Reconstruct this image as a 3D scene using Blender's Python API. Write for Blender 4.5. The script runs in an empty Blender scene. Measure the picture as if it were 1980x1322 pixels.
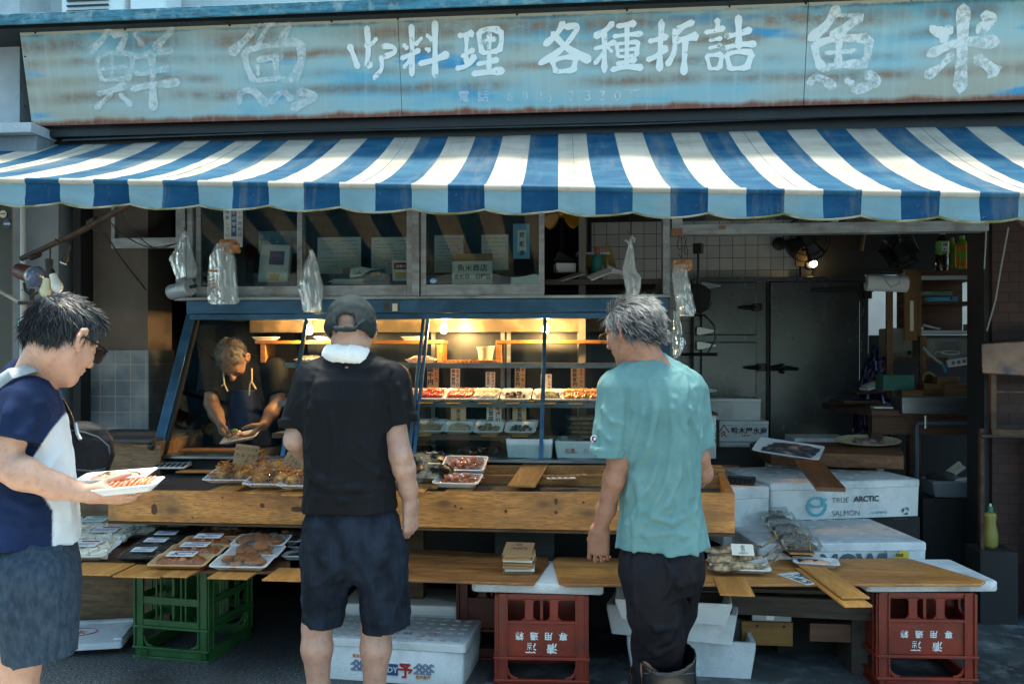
import bpy, math, random
import numpy as np
from mathutils import Vector, Matrix, Euler
random.seed(7); np.random.seed(7)
R=math.radians
sc=bpy.context.scene; COL=sc.collection
# ------------------------------------------------------------------ camera
YAW=R(5.5); F_PX=1650.; CX,HY=990.,680.; CAMP=Vector((0,-4.9,1.45))
cam=bpy.data.cameras.new('camera'); camo=bpy.data.objects.new('camera',cam); COL.objects.link(camo)
cam.sensor_width=36; cam.lens=36*F_PX/1980; cam.shift_y=(HY-661)/1980; cam.clip_end=500; cam.clip_start=.05
camo.location=CAMP; camo.rotation_euler=(R(90),0,YAW); sc.camera=camo
# ------------------------------------------------------------------ light
SUN_EL,SUN_AZ=R(82),R(-15)      # sun high, a little behind the shop roof
w=bpy.data.worlds.new('World'); sc.world=w; w.use_nodes=True
nt=w.node_tree; bg=nt.nodes['Background']; sky=nt.nodes.new('ShaderNodeTexSky'); sky.sky_type='NISHITA'
sky.sun_disc=False; sky.sun_elevation=SUN_EL; sky.sun_rotation=SUN_AZ; sky.dust_density=3.5; sky.air_density=1.0; sky.ozone_density=.6
tnt=nt.nodes.new('ShaderNodeMixRGB'); tnt.blend_type='MULTIPLY'; tnt.inputs[0].default_value=1; tnt.inputs[2].default_value=(.80,1,.93,1); nt.links.new(sky.outputs[0],tnt.inputs[1]); nt.links.new(tnt.outputs[0],bg.inputs[0]); bg.inputs[1].default_value=.15
sl=bpy.data.lights.new('sun','SUN'); sl.energy=2.0; sl.angle=R(7); sl.color=(1,.90,.77)
so=bpy.data.objects.new('sun',sl); COL.objects.link(so)
sd=Vector((math.sin(SUN_AZ)*math.cos(SUN_EL),math.cos(SUN_AZ)*math.cos(SUN_EL),math.sin(SUN_EL)))  # towards the sun
so.rotation_euler=sd.to_track_quat('Z','Y').to_euler(); so.location=(0,0,12)
vs=sc.view_settings; vs.view_transform='Standard'; vs.look='None'; vs.gamma=1; vs.exposure=1.85
sc.cycles.use_denoising=True; sc.cycles.max_bounces=8; sc.cycles.transparent_max_bounces=24; sc.cycles.sample_clamp_indirect=8
# ------------------------------------------------------------------ picture -> place helpers
FW=Vector((-math.sin(YAW),math.cos(YAW),0)); RT=Vector((math.cos(YAW),math.sin(YAW),0)); UP=Vector((0,0,1))
def ray(px,py): return FW+RT*((px-CX)/F_PX)+UP*((HY-py)/F_PX)
def PY(px,py,y): d=ray(px,py); return CAMP+d*((y-CAMP.y)/d.y)
def PZ(px,py,z): d=ray(px,py); return CAMP+d*((z-CAMP.z)/d.z)
def PP(px,py,o,n): d=ray(px,py); return CAMP+d*((o-CAMP).dot(n)/d.dot(n))
def PX_(p):
    q=Vector(p)-CAMP; z=q.dot(FW); return (CX+F_PX*q.dot(RT)/z, HY-F_PX*q.z/z)
# ------------------------------------------------------------------ objects
def tag(o,label=None,cat=None,group=None,kind=None):
    if label: o['label']=label
    if cat: o['category']=cat
    if group: o['group']=group
    if kind: o['kind']=kind
    return o
def thing(name,label,cat,loc=(0,0,0),rz=0,group=None,rot=None):
    o=bpy.data.objects.new(name,None); COL.objects.link(o); o.location=loc; o.empty_display_size=.05
    o.rotation_euler=rot if rot is not None else (0,0,rz)
    return tag(o,label,cat,group)
def dup(root,loc,rz=None,label=None,rot=None,scale=None):
    r=root.copy(); COL.objects.link(r); r.location=loc
    if rz is not None: r.rotation_euler=(0,0,rz)
    if rot is not None: r.rotation_euler=rot
    if scale: r.scale=scale
    if label: r['label']=label
    for ch in list(root.children):
        c=ch.copy(); COL.objects.link(c); c.parent=r
        for g in list(ch.children):
            d=g.copy(); COL.objects.link(d); d.parent=c
    return r
class MB:
    def __init__(s): s.v=[]; s.f=[]; s.m=[]; s.cur=0; s.xf=Matrix.Identity(4)
    def add(s,vs,fs):
        n=len(s.v); s.v+= [tuple(s.xf@Vector(p)) for p in vs]; s.f+=[tuple(i+n for i in q) for q in fs]; s.m+=[s.cur]*len(fs); return s
    def hexa(s,p): return s.add(p,[(0,3,2,1),(4,5,6,7),(0,1,5,4),(1,2,6,5),(2,3,7,6),(3,0,4,7)])
    def box(s,x0,x1,y0,y1,z0,z1):
        return s.hexa([(x0,y0,z0),(x1,y0,z0),(x1,y1,z0),(x0,y1,z0),(x0,y0,z1),(x1,y0,z1),(x1,y1,z1),(x0,y1,z1)])
    def obox(s,c,size,rot=(0,0,0)):
        o=s.xf; s.xf=o@Matrix.Translation(c)@Euler(rot).to_matrix().to_4x4(); a,b,h=size
        s.box(-a/2,a/2,-b/2,b/2,-h/2,h/2); s.xf=o; return s
    def bar(s,a,b,w,d,up=(0,0,1)):
        a=Vector(a); b=Vector(b); t=(b-a).normalized(); u=Vector(up)
        if abs(t.dot(u))>.98: u=Vector((0,1,0))
        x=t.cross(u).normalized()*w/2; y=x.cross(t).normalized()*d/2
        return s.hexa([a-x-y,a+x-y,a+x+y,a-x+y,b-x-y,b+x-y,b+x+y,b-x+y])
    def prism(s,pts,vec):
        n=len(pts); vec=Vector(vec); P=[Vector(p) for p in pts]
        return s.add(P+[p+vec for p in P],[tuple(range(n))[::-1],tuple(range(n,2*n))]+[(i,(i+1)%n,n+(i+1)%n,n+i) for i in range(n)])
    def tube(s,pts,r,n=8,caps=True,flat=1,up=(0,0,1)):
        P=[Vector(p) for p in pts]; k=len(P); rr=r if hasattr(r,'__len__') else [r]*k
        vs=[]; u=Vector(up)
        for i,p in enumerate(P):
            t=(P[min(i+1,k-1)]-P[max(i-1,0)]).normalized()
            if i==0 and abs(t.dot(u))>.95: u=Vector((1,0,0)) if abs(t.x)<.9 else Vector((0,1,0))
            x=t.cross(u)
            x=x.normalized() if x.length>1e-5 else Vector((1,0,0)); y=x.cross(t).normalized(); u=y
            for j in range(n):
                a=2*math.pi*j/n; vs.append(p+x*(rr[i]*math.cos(a))+y*(rr[i]*flat*math.sin(a)))
        fs=[(i*n+j,i*n+(j+1)%n,(i+1)*n+(j+1)%n,(i+1)*n+j) for i in range(k-1) for j in range(n)]
        if caps: fs+=[tuple(range(n))[::-1],tuple(range((k-1)*n,k*n))]
        return s.add(vs,fs)
    def lathe(s,prof,n=24,o=(0,0,0),sx=1,sy=1):
        o=Vector(o); k=len(prof); vs=[o+Vector((r*sx*math.cos(2*math.pi*j/n),r*sy*math.sin(2*math.pi*j/n),z)) for r,z in prof for j in range(n)]
        fs=[(i*n+j,i*n+(j+1)%n,(i+1)*n+(j+1)%n,(i+1)*n+j) for i in range(k-1) for j in range(n)]
        if prof[0][0]>1e-4: fs.append(tuple(range(n))[::-1])
        if prof[-1][0]>1e-4: fs.append(tuple(range((k-1)*n,k*n)))
        return s.add(vs,fs)
    def ball(s,c,r,n=10,m=6,sc=(1,1,1),rot=None):
        c=Vector(c); q=Euler(rot).to_matrix() if rot else Matrix.Identity(3); vs=[]; fs=[]
        for i in range(m+1):
            a=math.pi*i/m
            for j in range(n):
                b=2*math.pi*j/n; vs.append(c+q@Vector((r*sc[0]*math.sin(a)*math.cos(b),r*sc[1]*math.sin(a)*math.sin(b),-r*sc[2]*math.cos(a))))
        for i in range(m):
            for j in range(n): fs.append((i*n+j,i*n+(j+1)%n,(i+1)*n+(j+1)%n,(i+1)*n+j))
        return s.add(vs,fs)
    def grid(s,nu,nv,fn,mfn=None):
        vs=[fn(i/nu,j/nv) for i in range(nu+1) for j in range(nv+1)]; n=len(s.v)
        for p in vs: s.v.append(tuple(s.xf@Vector(p)))
        for i in range(nu):
            for j in range(nv):
                s.f.append((n+i*(nv+1)+j,n+(i+1)*(nv+1)+j,n+(i+1)*(nv+1)+j+1,n+i*(nv+1)+j+1)); s.m.append(mfn(i,j) if mfn else s.cur)
        return s
    def text(s,body,size,origin=(0,0,0),xd=(1,0,0),yd=(0,0,1),bold=0,center=True,shear=0):
        vs,fs,w,h=glyphs(body,bold,shear); xd=Vector(xd); yd=Vector(yd); o=Vector(origin)
        cx=w/2 if center else 0
        return s.add([o+xd*((x-cx)*size)+yd*(y*size) for x,y in vs],fs)
    def build(s,name,mt,parent=None,bevel=0,smooth=40,solid=0,sub=0,seg=2,label=None):
        me=bpy.data.meshes.new(name); me.from_pydata(s.v,[],s.f)
        for q in (mt if isinstance(mt,(list,tuple)) else [mt]): me.materials.append(q)
        if any(s.m): me.polygons.foreach_set('material_index',s.m)
        if smooth:
            me.polygons.foreach_set('use_smooth',[True]*len(s.f)); me.set_sharp_from_angle(angle=R(smooth))
        me.update(); o=bpy.data.objects.new(name,me); COL.objects.link(o)
        if parent: o.parent=parent
        if solid: md=o.modifiers.new('s','SOLIDIFY'); md.thickness=solid; md.offset=0
        if sub: md=o.modifiers.new('u','SUBSURF'); md.levels=md.render_levels=sub
        if bevel:
            md=o.modifiers.new('b','BEVEL'); md.width=bevel; md.segments=seg; md.limit_method='ANGLE'; md.angle_limit=R(50); md.harden_normals=False
        if label: o['label']=label
        return o
_G={}
def glyphs(body,bold=0,shear=0):
    k=(body,bold,shear)
    if k in _G: return _G[k]
    cu=bpy.data.curves.new('t','FONT'); cu.body=body; cu.size=1; cu.offset=bold; cu.shear=shear; cu.resolution_u=3
    o=bpy.data.objects.new('t',cu); m=o.to_mesh()
    vs=[(v.co.x,v.co.y) for v in m.vertices]; fs=[tuple(p.vertices) for p in m.polygons]; o.to_mesh_clear()
    bpy.data.objects.remove(o); bpy.data.curves.remove(cu)
    w=max([v[0] for v in vs],default=0); h=max([v[1] for v in vs],default=0); _G[k]=(vs,fs,w,h); return _G[k]
def noise3(p,s,seed=0):
    from mathutils import noise
    return noise.noise(Vector(p)*s+Vector((seed*7.3,seed*3.1,seed*5.7)))
# ------------------------------------------------------------------ materials
def lin(c):
    if isinstance(c,str): c=[int(c[i:i+2],16) for i in (1,3,5)]
    if max(c)>1.0001 or isinstance(c[0],int): c=[x/255 for x in c]
    return tuple((x/12.92 if x<=.04045 else ((x+.055)/1.055)**2.4) for x in c)+(1,)
_M={}
class NT:
    def __init__(s,name):
        s.m=bpy.data.materials.new(name); s.m.use_nodes=True; s.t=s.m.node_tree; s.b=s.t.nodes['Principled BSDF']; s.out=s.t.nodes['Material Output']
    def n(s,typ,**kw):
        nd=s.t.nodes.new('ShaderNode'+typ)
        for k,v in kw.items():
            if k[0]=='_': setattr(nd,k[1:],v)
            else:
                key=int(k[1:]) if k[0]=='i' and k[1:].isdigit() else k.replace('_',' ')
                if isinstance(v,bpy.types.NodeSocket): s.t.links.new(v,nd.inputs[key])
                else: nd.inputs[key].default_value=v
        return nd
    def L(s,a,b): s.t.links.new(a,b)
    def co(s,scale=(1,1,1),rnd=True):
        c=s.n('TexCoord'); v=c.outputs['Object']
        if rnd:
            oi=s.n('ObjectInfo'); ml=s.n('Math',_operation='MULTIPLY',i0=oi.outputs['Random'],i1=17.0); ad=s.n('VectorMath',_operation='ADD',i0=v,i1=ml.outputs[0]); v=ad.outputs[0]
        return s.n('Mapping',Vector=v,Scale=scale).outputs[0]
    def noise(s,scale,vec,detail=4,rough=.55,dist=0): return s.n('TexNoise',Vector=vec,Scale=scale,Detail=detail,Roughness=rough,Distortion=dist).outputs[0]
    def ramp(s,fac,stops):
        r=s.n('ValToRGB',Fac=fac); e=r.color_ramp.elements
        while len(e)<len(stops): e.new(.5)
        for q,(p,c) in zip(e,stops): q.position=p; q.color=c if len(c)==4 else lin(c)
        return r.outputs[0]
    def val(s,fac,a,b): return s.n('MapRange',Value=fac,From_Min=a,From_Max=b).outputs[0]
    def mix(s,fac,a,b):
        m=s.n('MixRGB',Fac=fac) if not isinstance(fac,bpy.types.NodeSocket) else s.n('MixRGB',Fac=fac)
        for i,x in ((1,a),(2,b)):
            if isinstance(x,bpy.types.NodeSocket): s.L(x,m.inputs[i])
            else: m.inputs[i].default_value=x if len(x)==4 and not isinstance(x,str) else lin(x)
        return m.outputs[0]
    def set(s,**kw):
        for k,v in kw.items():
            i=s.b.inputs[k.replace('_',' ')]
            if isinstance(v,bpy.types.NodeSocket): s.L(v,i)
            else: i.default_value=v
    def bump(s,h,strength=.3,dist=.01):
        b=s.n('Bump',Height=h,Strength=strength,Distance=dist); s.L(b.outputs[0],s.b.inputs['Normal'])
def mat(name,col,rough=.6,col2=None,ns=6,st=(1,1,1),lo=.35,hi=.65,metal=0,bump=0,bs=80,bd=.01,emit=0,sss=0,coat=0,spec=.5,dirt=None,ds=3,det=4,bst=None,sheen=0):
    if name in _M: return _M[name]
    t=NT(name); c=lin(col); base=c
    v=t.co(st)
    if col2 is not None:
        base=t.mix(t.val(t.noise(ns,v,det),lo,hi),c,lin(col2))
    if dirt is not None:
        v2=t.co((1,1,1)); base=t.mix(t.val(t.noise(ds,v2,6,.65),.5,.72),base,lin(dirt))
    t.set(Base_Color=base,Roughness=rough,Metallic=metal)
    t.b.inputs['Specular IOR Level'].default_value=spec
    if bump: t.bump(t.noise(bs,t.co(bst or st),5,.6),bump,bd)
    if emit: t.set(Emission_Color=c,Emission_Strength=emit)
    if sss: t.set(Subsurface_Weight=sss,Subsurface_Radius=(.012,.005,.003))
    if coat: t.set(Coat_Weight=coat,Coat_Roughness=.15)
    if sheen: t.set(Sheen_Weight=sheen)
    _M[name]=t.m; return t.m
def glass(name,tint='#f2fbfa',refl=1.0,rough=.02,op=0.0,opc='#dfe8ea',bump=0,bs=20,ior=1.5):
    if name in _M: return _M[name]
    t=NT(name); t.t.nodes.remove(t.b)
    tr=t.n('BsdfTransparent',Color=lin(tint)); gl=t.n('BsdfGlossy',Roughness=rough,Color=(1,1,1,1)); fr=t.n('Fresnel',IOR=ior)
    if bump:
        b=t.n('Bump',Height=t.noise(bs,t.co(),3),Strength=bump,Distance=.02); t.L(b.outputs[0],gl.inputs['Normal']); t.L(b.outputs[0],fr.inputs['Normal'])
    f=t.n('Math',_operation='MULTIPLY',i0=fr.outputs[0],i1=refl); f.use_clamp=True
    m=t.n('MixShader',Fac=f.outputs[0]); t.L(tr.outputs[0],m.inputs[1]); t.L(gl.outputs[0],m.inputs[2]); o=m
    if op:
        d=t.n('BsdfDiffuse',Color=lin(opc)); m2=t.n('MixShader',Fac=op); t.L(m.outputs[0],m2.inputs[1]); t.L(d.outputs[0],m2.inputs[2]); o=m2
    t.L(o.outputs[0],t.out.inputs[0]); _M[name]=t.m; return t.m
def wood(name,c1,c2,c3=None,axis='X',ns=3,rough=.5,dirt=None,coat=0,stretch=14,knots=False):
    if name in _M: return _M[name]
    t=NT(name); st={'X':(1,stretch,stretch),'Y':(stretch,1,stretch),'Z':(stretch,stretch,1)}[axis]
    v=t.co(st); n1=t.noise(ns,v,6,.6,.6); n2=t.noise(ns*9,v,3,.5)
    b=t.mix(t.val(n1,.36,.64),lin(c1),lin(c2)); b=t.mix(t.n('Math',_operation='MULTIPLY',i0=t.val(n2,.42,.66),i1=.6).outputs[0],b,lin(c3 or c2)); b=t.mix(t.n('Math',_operation='MULTIPLY',i0=t.val(t.noise(.9,t.co({'X':(1,4,4),'Y':(4,1,4),'Z':(4,4,1)}[axis]),5,.65),.52,.7),i1=.55).outputs[0],b,lin(c3 or c2))
    if knots:
        vo=t.n('TexVoronoi',Vector=t.co({'X':(1,2.2,2.2),'Y':(2.2,1,2.2)}[axis]),Scale=2.6); d=vo.outputs['Distance']
        b=t.mix(t.val(d,.13,.05),b,lin('#4a2a12')); b=t.mix(t.n('Math',_operation='MULTIPLY',i0=t.val(d,.3,.1),i1=.55).outputs[0],b,lin('#8a5a2a'))
    if dirt: b=t.mix(t.val(t.noise(4,t.co((1,1,1)),7,.7),.5,.75),b,lin(dirt))
    t.set(Base_Color=b,Roughness=rough); t.bump(n2,.25,.004)
    if coat: t.set(Coat_Weight=coat,Coat_Roughness=.3)
    _M[name]=t.m; return t.m
# ================================================================== setting
M_alu=mat('aluminium','#a9b1b4',.42,'#8b9296',5,(1,1,6),metal=.55,bump=.05,bs=40,dirt='#6d6c66',ds=5)
M_alud=mat('aluminium_dark','#6f7b84',.4,'#59656e',5,(1,1,6),metal=.6,dirt='#4a4a46',ds=6)
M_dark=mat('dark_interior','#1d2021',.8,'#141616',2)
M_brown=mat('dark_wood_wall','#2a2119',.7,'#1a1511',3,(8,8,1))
def asphalt():
    t=NT('asphalt'); v=t.co((1,1,1),False); n=t.noise(90,v,6,.7); big=t.noise(1.3,v,5,.6)
    b=t.ramp(n,[(.35,lin('#1c1e20')),(.5,lin('#45484a')),(.68,lin('#85898a'))]); b=t.mix(t.val(big,.45,.7),b,lin('#2a2b2b'))
    vo=t.n('TexVoronoi',Vector=v,Scale=26); d=t.val(vo.outputs['Distance'],.09,.05); rn=t.n('TexWhiteNoise',Vector=vo.outputs['Position']); g=t.n('Math',_operation='GREATER_THAN',i0=rn.outputs[0],i1=.45)
    f=t.n('Math',_operation='MULTIPLY',i0=d,i1=g.outputs[0]); b=t.mix(f.outputs[0],b,lin('#b9bcba'))
    t.set(Base_Color=b,Roughness=t.ramp(big,[(.4,(.8,.8,.8,1)),(.65,(.35,.35,.35,1))])); t.bump(n,.6,.01); return t.m
M_asph=asphalt()
g=MB(); g.grid(8,8,lambda u,v:(-60+120*u,-60+120*v,0)); tag(g.build('ground',M_asph),kind='structure')
M_conc=mat('wet_concrete','#4b5153',.5,'#23282a',2.2,det=8,bump=.4,bs=30,dirt='#7a8486',ds=7)
c=MB(); p=[PZ(1190,1300,.004),PZ(1990,1330,.004),PZ(1990,1140,.004),PZ(1480,1180,.004),PZ(1180,1200,.004)]
c.add([(q.x,q.y,.004) for q in [PZ(880,1420,0),PZ(2300,1420,0),PZ(2100,1120,0)]]+[(2.2,1.9,.004),(-.3,1.9,.004),(-.45,-.9,.004)],[(0,1,2,3,4,5)]); tag(c.build('pavement',M_conc),kind='structure')

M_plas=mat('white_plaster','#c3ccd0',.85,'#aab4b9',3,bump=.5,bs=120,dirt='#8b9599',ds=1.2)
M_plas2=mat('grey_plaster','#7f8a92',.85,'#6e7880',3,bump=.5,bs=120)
M_black=mat('black_metal','#121618',.5,'#0b0d0e',3,dirt='#1d2a30',ds=3)
M_teal=mat('verdigris_copper','#2f7d95',.55,'#1f4d5c',9,(1,8,8),dirt='#7a9aa0',ds=14,bump=.3,bs=50)
def brickmat():
    t=NT('dark_brick'); v=t.n('TexCoord').outputs['Object']; mp=t.n('Mapping',Vector=v); mp.inputs['Rotation'].default_value=(R(90),0,0)
    br=t.n('TexBrick',Vector=mp.outputs[0],Color1=lin('#3a201a'),Color2=lin('#2a1815'),Mortar=lin('#141010'),Scale=4.5); br.inputs['Mortar Size'].default_value=.018
    t.set(Base_Color=br.outputs[0],Roughness=.7); t.bump(br.outputs[1],-.5,.01); return t.m
M_brick=brickmat()
def tilemat(name,c1,c2,gr,size,rough=.25,metal=0):
    t=NT(name); v=t.n('TexCoord').outputs['Object']; mp=t.n('Mapping',Vector=v); mp.inputs['Rotation'].default_value=(R(90),0,0)
    br=t.n('TexBrick',Vector=mp.outputs[0],Color1=lin(c1),Color2=lin(c2),Mortar=lin(gr),Scale=1); br.offset=0; br.inputs['Brick Width'].default_value=size; br.inputs['Row Height'].default_value=size; br.inputs['Mortar Size'].default_value=.0025; br.inputs['Mortar Smooth'].default_value=.2
    b=t.mix(t.val(t.noise(2,t.co((1,1,1),False),5),.5,.85),br.outputs[0],lin('#a3a5a2')) if not metal else br.outputs[0]
    t.set(Base_Color=b,Roughness=rough); t.bump(br.outputs[1],-.4,.004); return t.m
M_wtile=tilemat('white_tile','#c9cbc8','#bfc2c0','#4a4a48',.1)
M_gtile=tilemat('grey_blue_tile','#475660','#404e58','#8d7a68',.098,.35)
shop=thing('shop_building','old Japanese fish shop with its open dark front behind the striped awning','building')
# upper part
b=MB(); b.box(-5.2,4.2,-.02,.3,2.5,4.6); b.build('upper_wall',M_plas,shop)
zt=3.235
b=MB(); b.box(-5.2,4.2,-.60,-.02,3.225,3.262); b.box(-5.2,4.2,-.612,-.60,3.20,3.258); b.build('roof_edge',M_teal,shop,bevel=.003)
b=MB(); b.box(-5.2,4.2,-.56,-.02,3.198,3.224); b.build('fascia',M_black,shop)
b=MB(); b.box(-3.3,4.2,-.36,-.02,2.66,2.715); b.box(-3.3,4.2,-.30,-.02,2.55,2.66); b.build('soffit',M_black,shop)
b=MB(); b.tube([(-3.0,-.33,2.648),(-1.5,-.345,2.66),(.2,-.34,2.655),(1.8,-.35,2.672),(3.2,-.34,2.66)],.006,6); b.build('cable',mat('grey_cable','#4c5a60',.5),shop)
# interior shell
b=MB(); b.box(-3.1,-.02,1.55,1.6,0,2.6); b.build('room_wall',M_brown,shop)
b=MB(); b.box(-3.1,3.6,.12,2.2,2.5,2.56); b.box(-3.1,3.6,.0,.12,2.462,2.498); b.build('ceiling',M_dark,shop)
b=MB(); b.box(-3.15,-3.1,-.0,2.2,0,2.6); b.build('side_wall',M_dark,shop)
b=MB(); b.box(-.05,1.62,2.06,2.12,0,2.6); b.build('tiled_wall',M_wtile,shop)
b=MB(); b.box(-.09,-.05,.1,2.12,0,2.6); b.build('partition_wall',mat('partition','#6d6b66',.8,'#55544f',3),shop)
# the brick pier right with opening between: right wall
xq=PY(1914,700,.08).x; b=MB(); b.box(xq,3.6,.05,.35,0,2.6); b.build('brick_wall',M_brick,shop)
b=MB(); b.box(xq-.03,xq-.002,.08,.3,0,2.6); b.build('door_post',mat('dark_post','#17191b',.7,'#222527',4),shop)
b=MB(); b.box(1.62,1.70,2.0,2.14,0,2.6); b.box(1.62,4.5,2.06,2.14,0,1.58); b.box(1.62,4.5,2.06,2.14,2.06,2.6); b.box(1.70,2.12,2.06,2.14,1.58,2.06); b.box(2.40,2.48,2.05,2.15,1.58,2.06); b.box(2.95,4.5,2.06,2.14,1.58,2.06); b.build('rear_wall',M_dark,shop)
# left pier with tiles, brick, doorway
x0,x1=PY(180,500,.12).x,PY(286,500,.12).x
b=MB(); b.box(x0,x1,.12,.42,1.46,2.6); b.build('pillar',mat('pillar_render','#5c5751',.85,'#504b46',4,bump=.35,bs=150),shop)
b=MB(); b.box(x0-.012,x1+.012,.105,.43,0,1.46); b.build('tiled_base',M_gtile,shop)
xa=PY(112,500,.2).x
b=MB(); b.box(xa,x0-.012,.2,.5,0,2.6); b.build('brick_pier',M_brick,shop)
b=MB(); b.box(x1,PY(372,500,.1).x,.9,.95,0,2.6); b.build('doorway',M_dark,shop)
q0,q1=PY(218,470,.02),PY(345,470,.02)
b=MB(); b.box(q0.x,q1.x,.0,.05,PY(300,480,.02).z,PY(300,460,.02).z); b.box(q0.x,q0.x+.022,0,.05,PY(300,460,.02).z,2.5)
b.build('transom_frame',M_alu,shop,bevel=.003)
# neighbour
nb=thing('neighbour_building','pale plastered building with a downpipe at the left edge of the fish shop','building')
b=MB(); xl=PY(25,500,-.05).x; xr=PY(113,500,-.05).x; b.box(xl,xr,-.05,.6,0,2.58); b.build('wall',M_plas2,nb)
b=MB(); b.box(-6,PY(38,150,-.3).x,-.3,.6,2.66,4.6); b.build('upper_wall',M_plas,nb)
b=MB(); e=PY(60,245,-.52); b.box(-6,e.x,-.52,.3,e.z-.03,e.z+.025); b.build('ledge',M_plas,nb,bevel=.004)
b=MB(); b.box(-6,e.x-.01,-.46,.3,e.z-.14,e.z-.03); b.build('ledge_bracket',M_plas2,nb,bevel=.004)
b=MB(); xd=PY(45,500,-.1).x; b.tube([(xd,-.1,1.62),(xd,-.1,2.58)],.017,12); b.tube([(xd,-.1,1.0),(xd,-.1,1.60)],.02,12); b.build('downpipe',mat('pvc_pipe','#b8c0c4',.4),nb)
b=MB(); b.box(-6,xl-.0,.1,.16,0,2.6); b.build('door_panel',mat('brown_door','#4a4a44',.4,'#39423f',3),nb)
b=MB(); b.box(xl-.045,xl-.01,.0,.1,0,2.6); b.build('door_jamb',mat('jamb','#6c5c4c',.6),nb)
for px,py,t,d in ((27,340,'#d9d6c4',14),(30,415,'#d9d6c4',14)):
    pass
# round door stickers
M_stk=mat('sticker_paper','#d6d2bf',.6); M_stb=mat('sticker_blue','#2c5a86',.5); M_ink=mat('ink_black','#15171a',.6)
for py,mm,lab in ((338,M_stk,'round cream sticker on the brown door, upper one of two'),(414,M_stk,'round cream sticker on the brown door, lower one of two'),(434-0,None,'')):
    if mm is None: continue
    P=PY(6,py/1.0+0,.095); s=thing('door_sticker',lab,'sticker',P,group='stickers on the brown door')
    b=MB(); b.xf=Matrix.Rotation(R(90),4,'X'); b.lathe([(.024,0),(.024,.002)],20); b.build('disc',mm,s)
    b=MB(); b.text('●●●',.012,(0,-.003,-.003)); b.build('print',M_ink,s)
P=PY(14,433-0,.095)
s=thing('round_badge','small round blue badge high on the brown door','sticker',PY(14,433,.09)); 
b=MB(); b.xf=Matrix.Rotation(R(90),4,'X'); b.lathe([(.028,0),(.028,.002)],20); b.build('disc',M_stb,s); b=MB(); b.box(-.022,.022,-.0035,-.0025,-.006,.006); b.build('band',M_stk,s)
P=PY(42,625,-.055); s=thing('house_number_plate','small green plate with the house number 18 on the grey wall','plate',P)
b=MB(); b.box(-.034,.05,-.004,0,-.028,.028); b.build('plate',mat('green_plate','#1f7f78',.4),s,bevel=.002); b=MB(); b.text('18-',.045,(0,-.006,-.016)); b.build('digits',M_stk,s)
P=PY(50,602,-.055); s=thing('street_plate','green street plate just above the house number plate','plate',P)
b=MB(); b.box(-.04,.0,-.004,0,-.02,.02); b.build('plate',_M['green_plate'],s,bevel=.002)
b=MB(); b.obox((-.02,-.006,0),(.02,.002,.004)); b.build('print',M_stk,s)
# outdoor unit above the roof edge
ac=thing('air_conditioner_unit','white outdoor air conditioner unit on the roof ledge at top left','air conditioner',PY(255,22,-.35)+Vector((0,.0,0)))
P=PY(180,14,-.3); ac.location=(0,0,0)
b=MB(); xA,xB=PY(118,10,-.28).x,PY(240,10,-.28).x; b.box(xA,xB,-.28,-.05,3.3,3.75); b.build('casing',mat('ac_white','#d5dcde',.4),ac,bevel=.01)
b=MB()
for k in range(12): b.box(xA+.04,xB-.09,-.292,-.282,3.33+.03*k,3.338+.03*k)
b.build('grille',M_black,ac)
b=MB(); b.box(xA+.02,xA+.08,-.28,-.1,3.262,3.3); b.box(xB-.08,xB-.02,-.28,-.1,3.262,3.3); b.build('feet',M_black,ac)
dp=thing('air_conditioner_hood','rounded white vent hood beside the outdoor unit on the roof ledge','vent',(0,0,0))
b=MB(); h0=PY(250,8,-.28); h1=PY(320,8,-.28); b.prism([(h0.x,-.28,3.262),(h1.x-.05,-.28,3.262),(h1.x,-.28,3.32),(h1.x,-.28,3.6),(h0.x,-.28,3.6)],(0,.2,0)); b.build('hood',_M['ac_white'],dp,bevel=.015)
b=MB(); b.box(h0.x+.03,h1.x-.08,-.286,-.281,3.275,3.30); b.build('slot',M_black,dp)

# the street behind the camera: seen only in the panes and the steel, plus an added strip that lights the shade
rd=MB(); rd.box(-40,40,-4.6,-2.7,.0,.004); tag(rd.build('road',mat('pale_road','#cdc8bd',.9,'#bdb7ab',3)),kind='structure')  # added pale strip out of view, bounces sun onto the shaded shop front
ob=thing('opposite_building','pale three storey building across the street mirrored in the shop panes','building',(0,0,0))
b=MB(); b.box(-22,-3.2,-28,-24,0,8); b.build('wall',mat('opposite_plaster','#a39d92',.85,'#958f84',2),ob)
for i in range(5):
    for j in range(3):
        b=MB(); x=-19+3*i; b.box(x,x+1.6,-24.02,-23.97,1+2.5*j,2.4+2.5*j); f_=b.build('window',mat('opposite_window','#44525c',.2),ob)

tr_=thing('street_tree','leafy green tree across the street mirrored in the steel fridge door','tree',(5.6,-19,0)); rr_=random.Random(3)
b=MB(); b.tube([(0,0,0),(.05,0,1.2),(-.05,.1,2.2)],[.14,.11,.08],8)
for k in range(7): a=k*.9; b.tube([(0,.05,1.6+.1*k),(.7*math.cos(a),.7*math.sin(a),2.3+.15*k),(1.3*math.cos(a+.2),1.3*math.sin(a+.2),2.9+.1*k)],[.05,.03,.012],5)
b.build('trunk',mat('bark','#4a3d30',.9,'#352b22',8),tr_)
b=MB(); cl=[Vector((rr_.gauss(0,1.0),rr_.gauss(0,.9),rr_.uniform(.8,4.2))) for _ in range(46)]
for k in range(2600):
    c=rr_.choice(cl)+Vector((rr_.gauss(0,.28),rr_.gauss(0,.28),rr_.gauss(0,.24))); b.obox(c,(.16,.09,.002),(rr_.uniform(-1,1),rr_.uniform(-1,1),rr_.uniform(0,6.3)))
b.build('crown',mat('leaf_green_tree','#4d6b2c',.6,'#7c9440',2),tr_,smooth=0)
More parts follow.
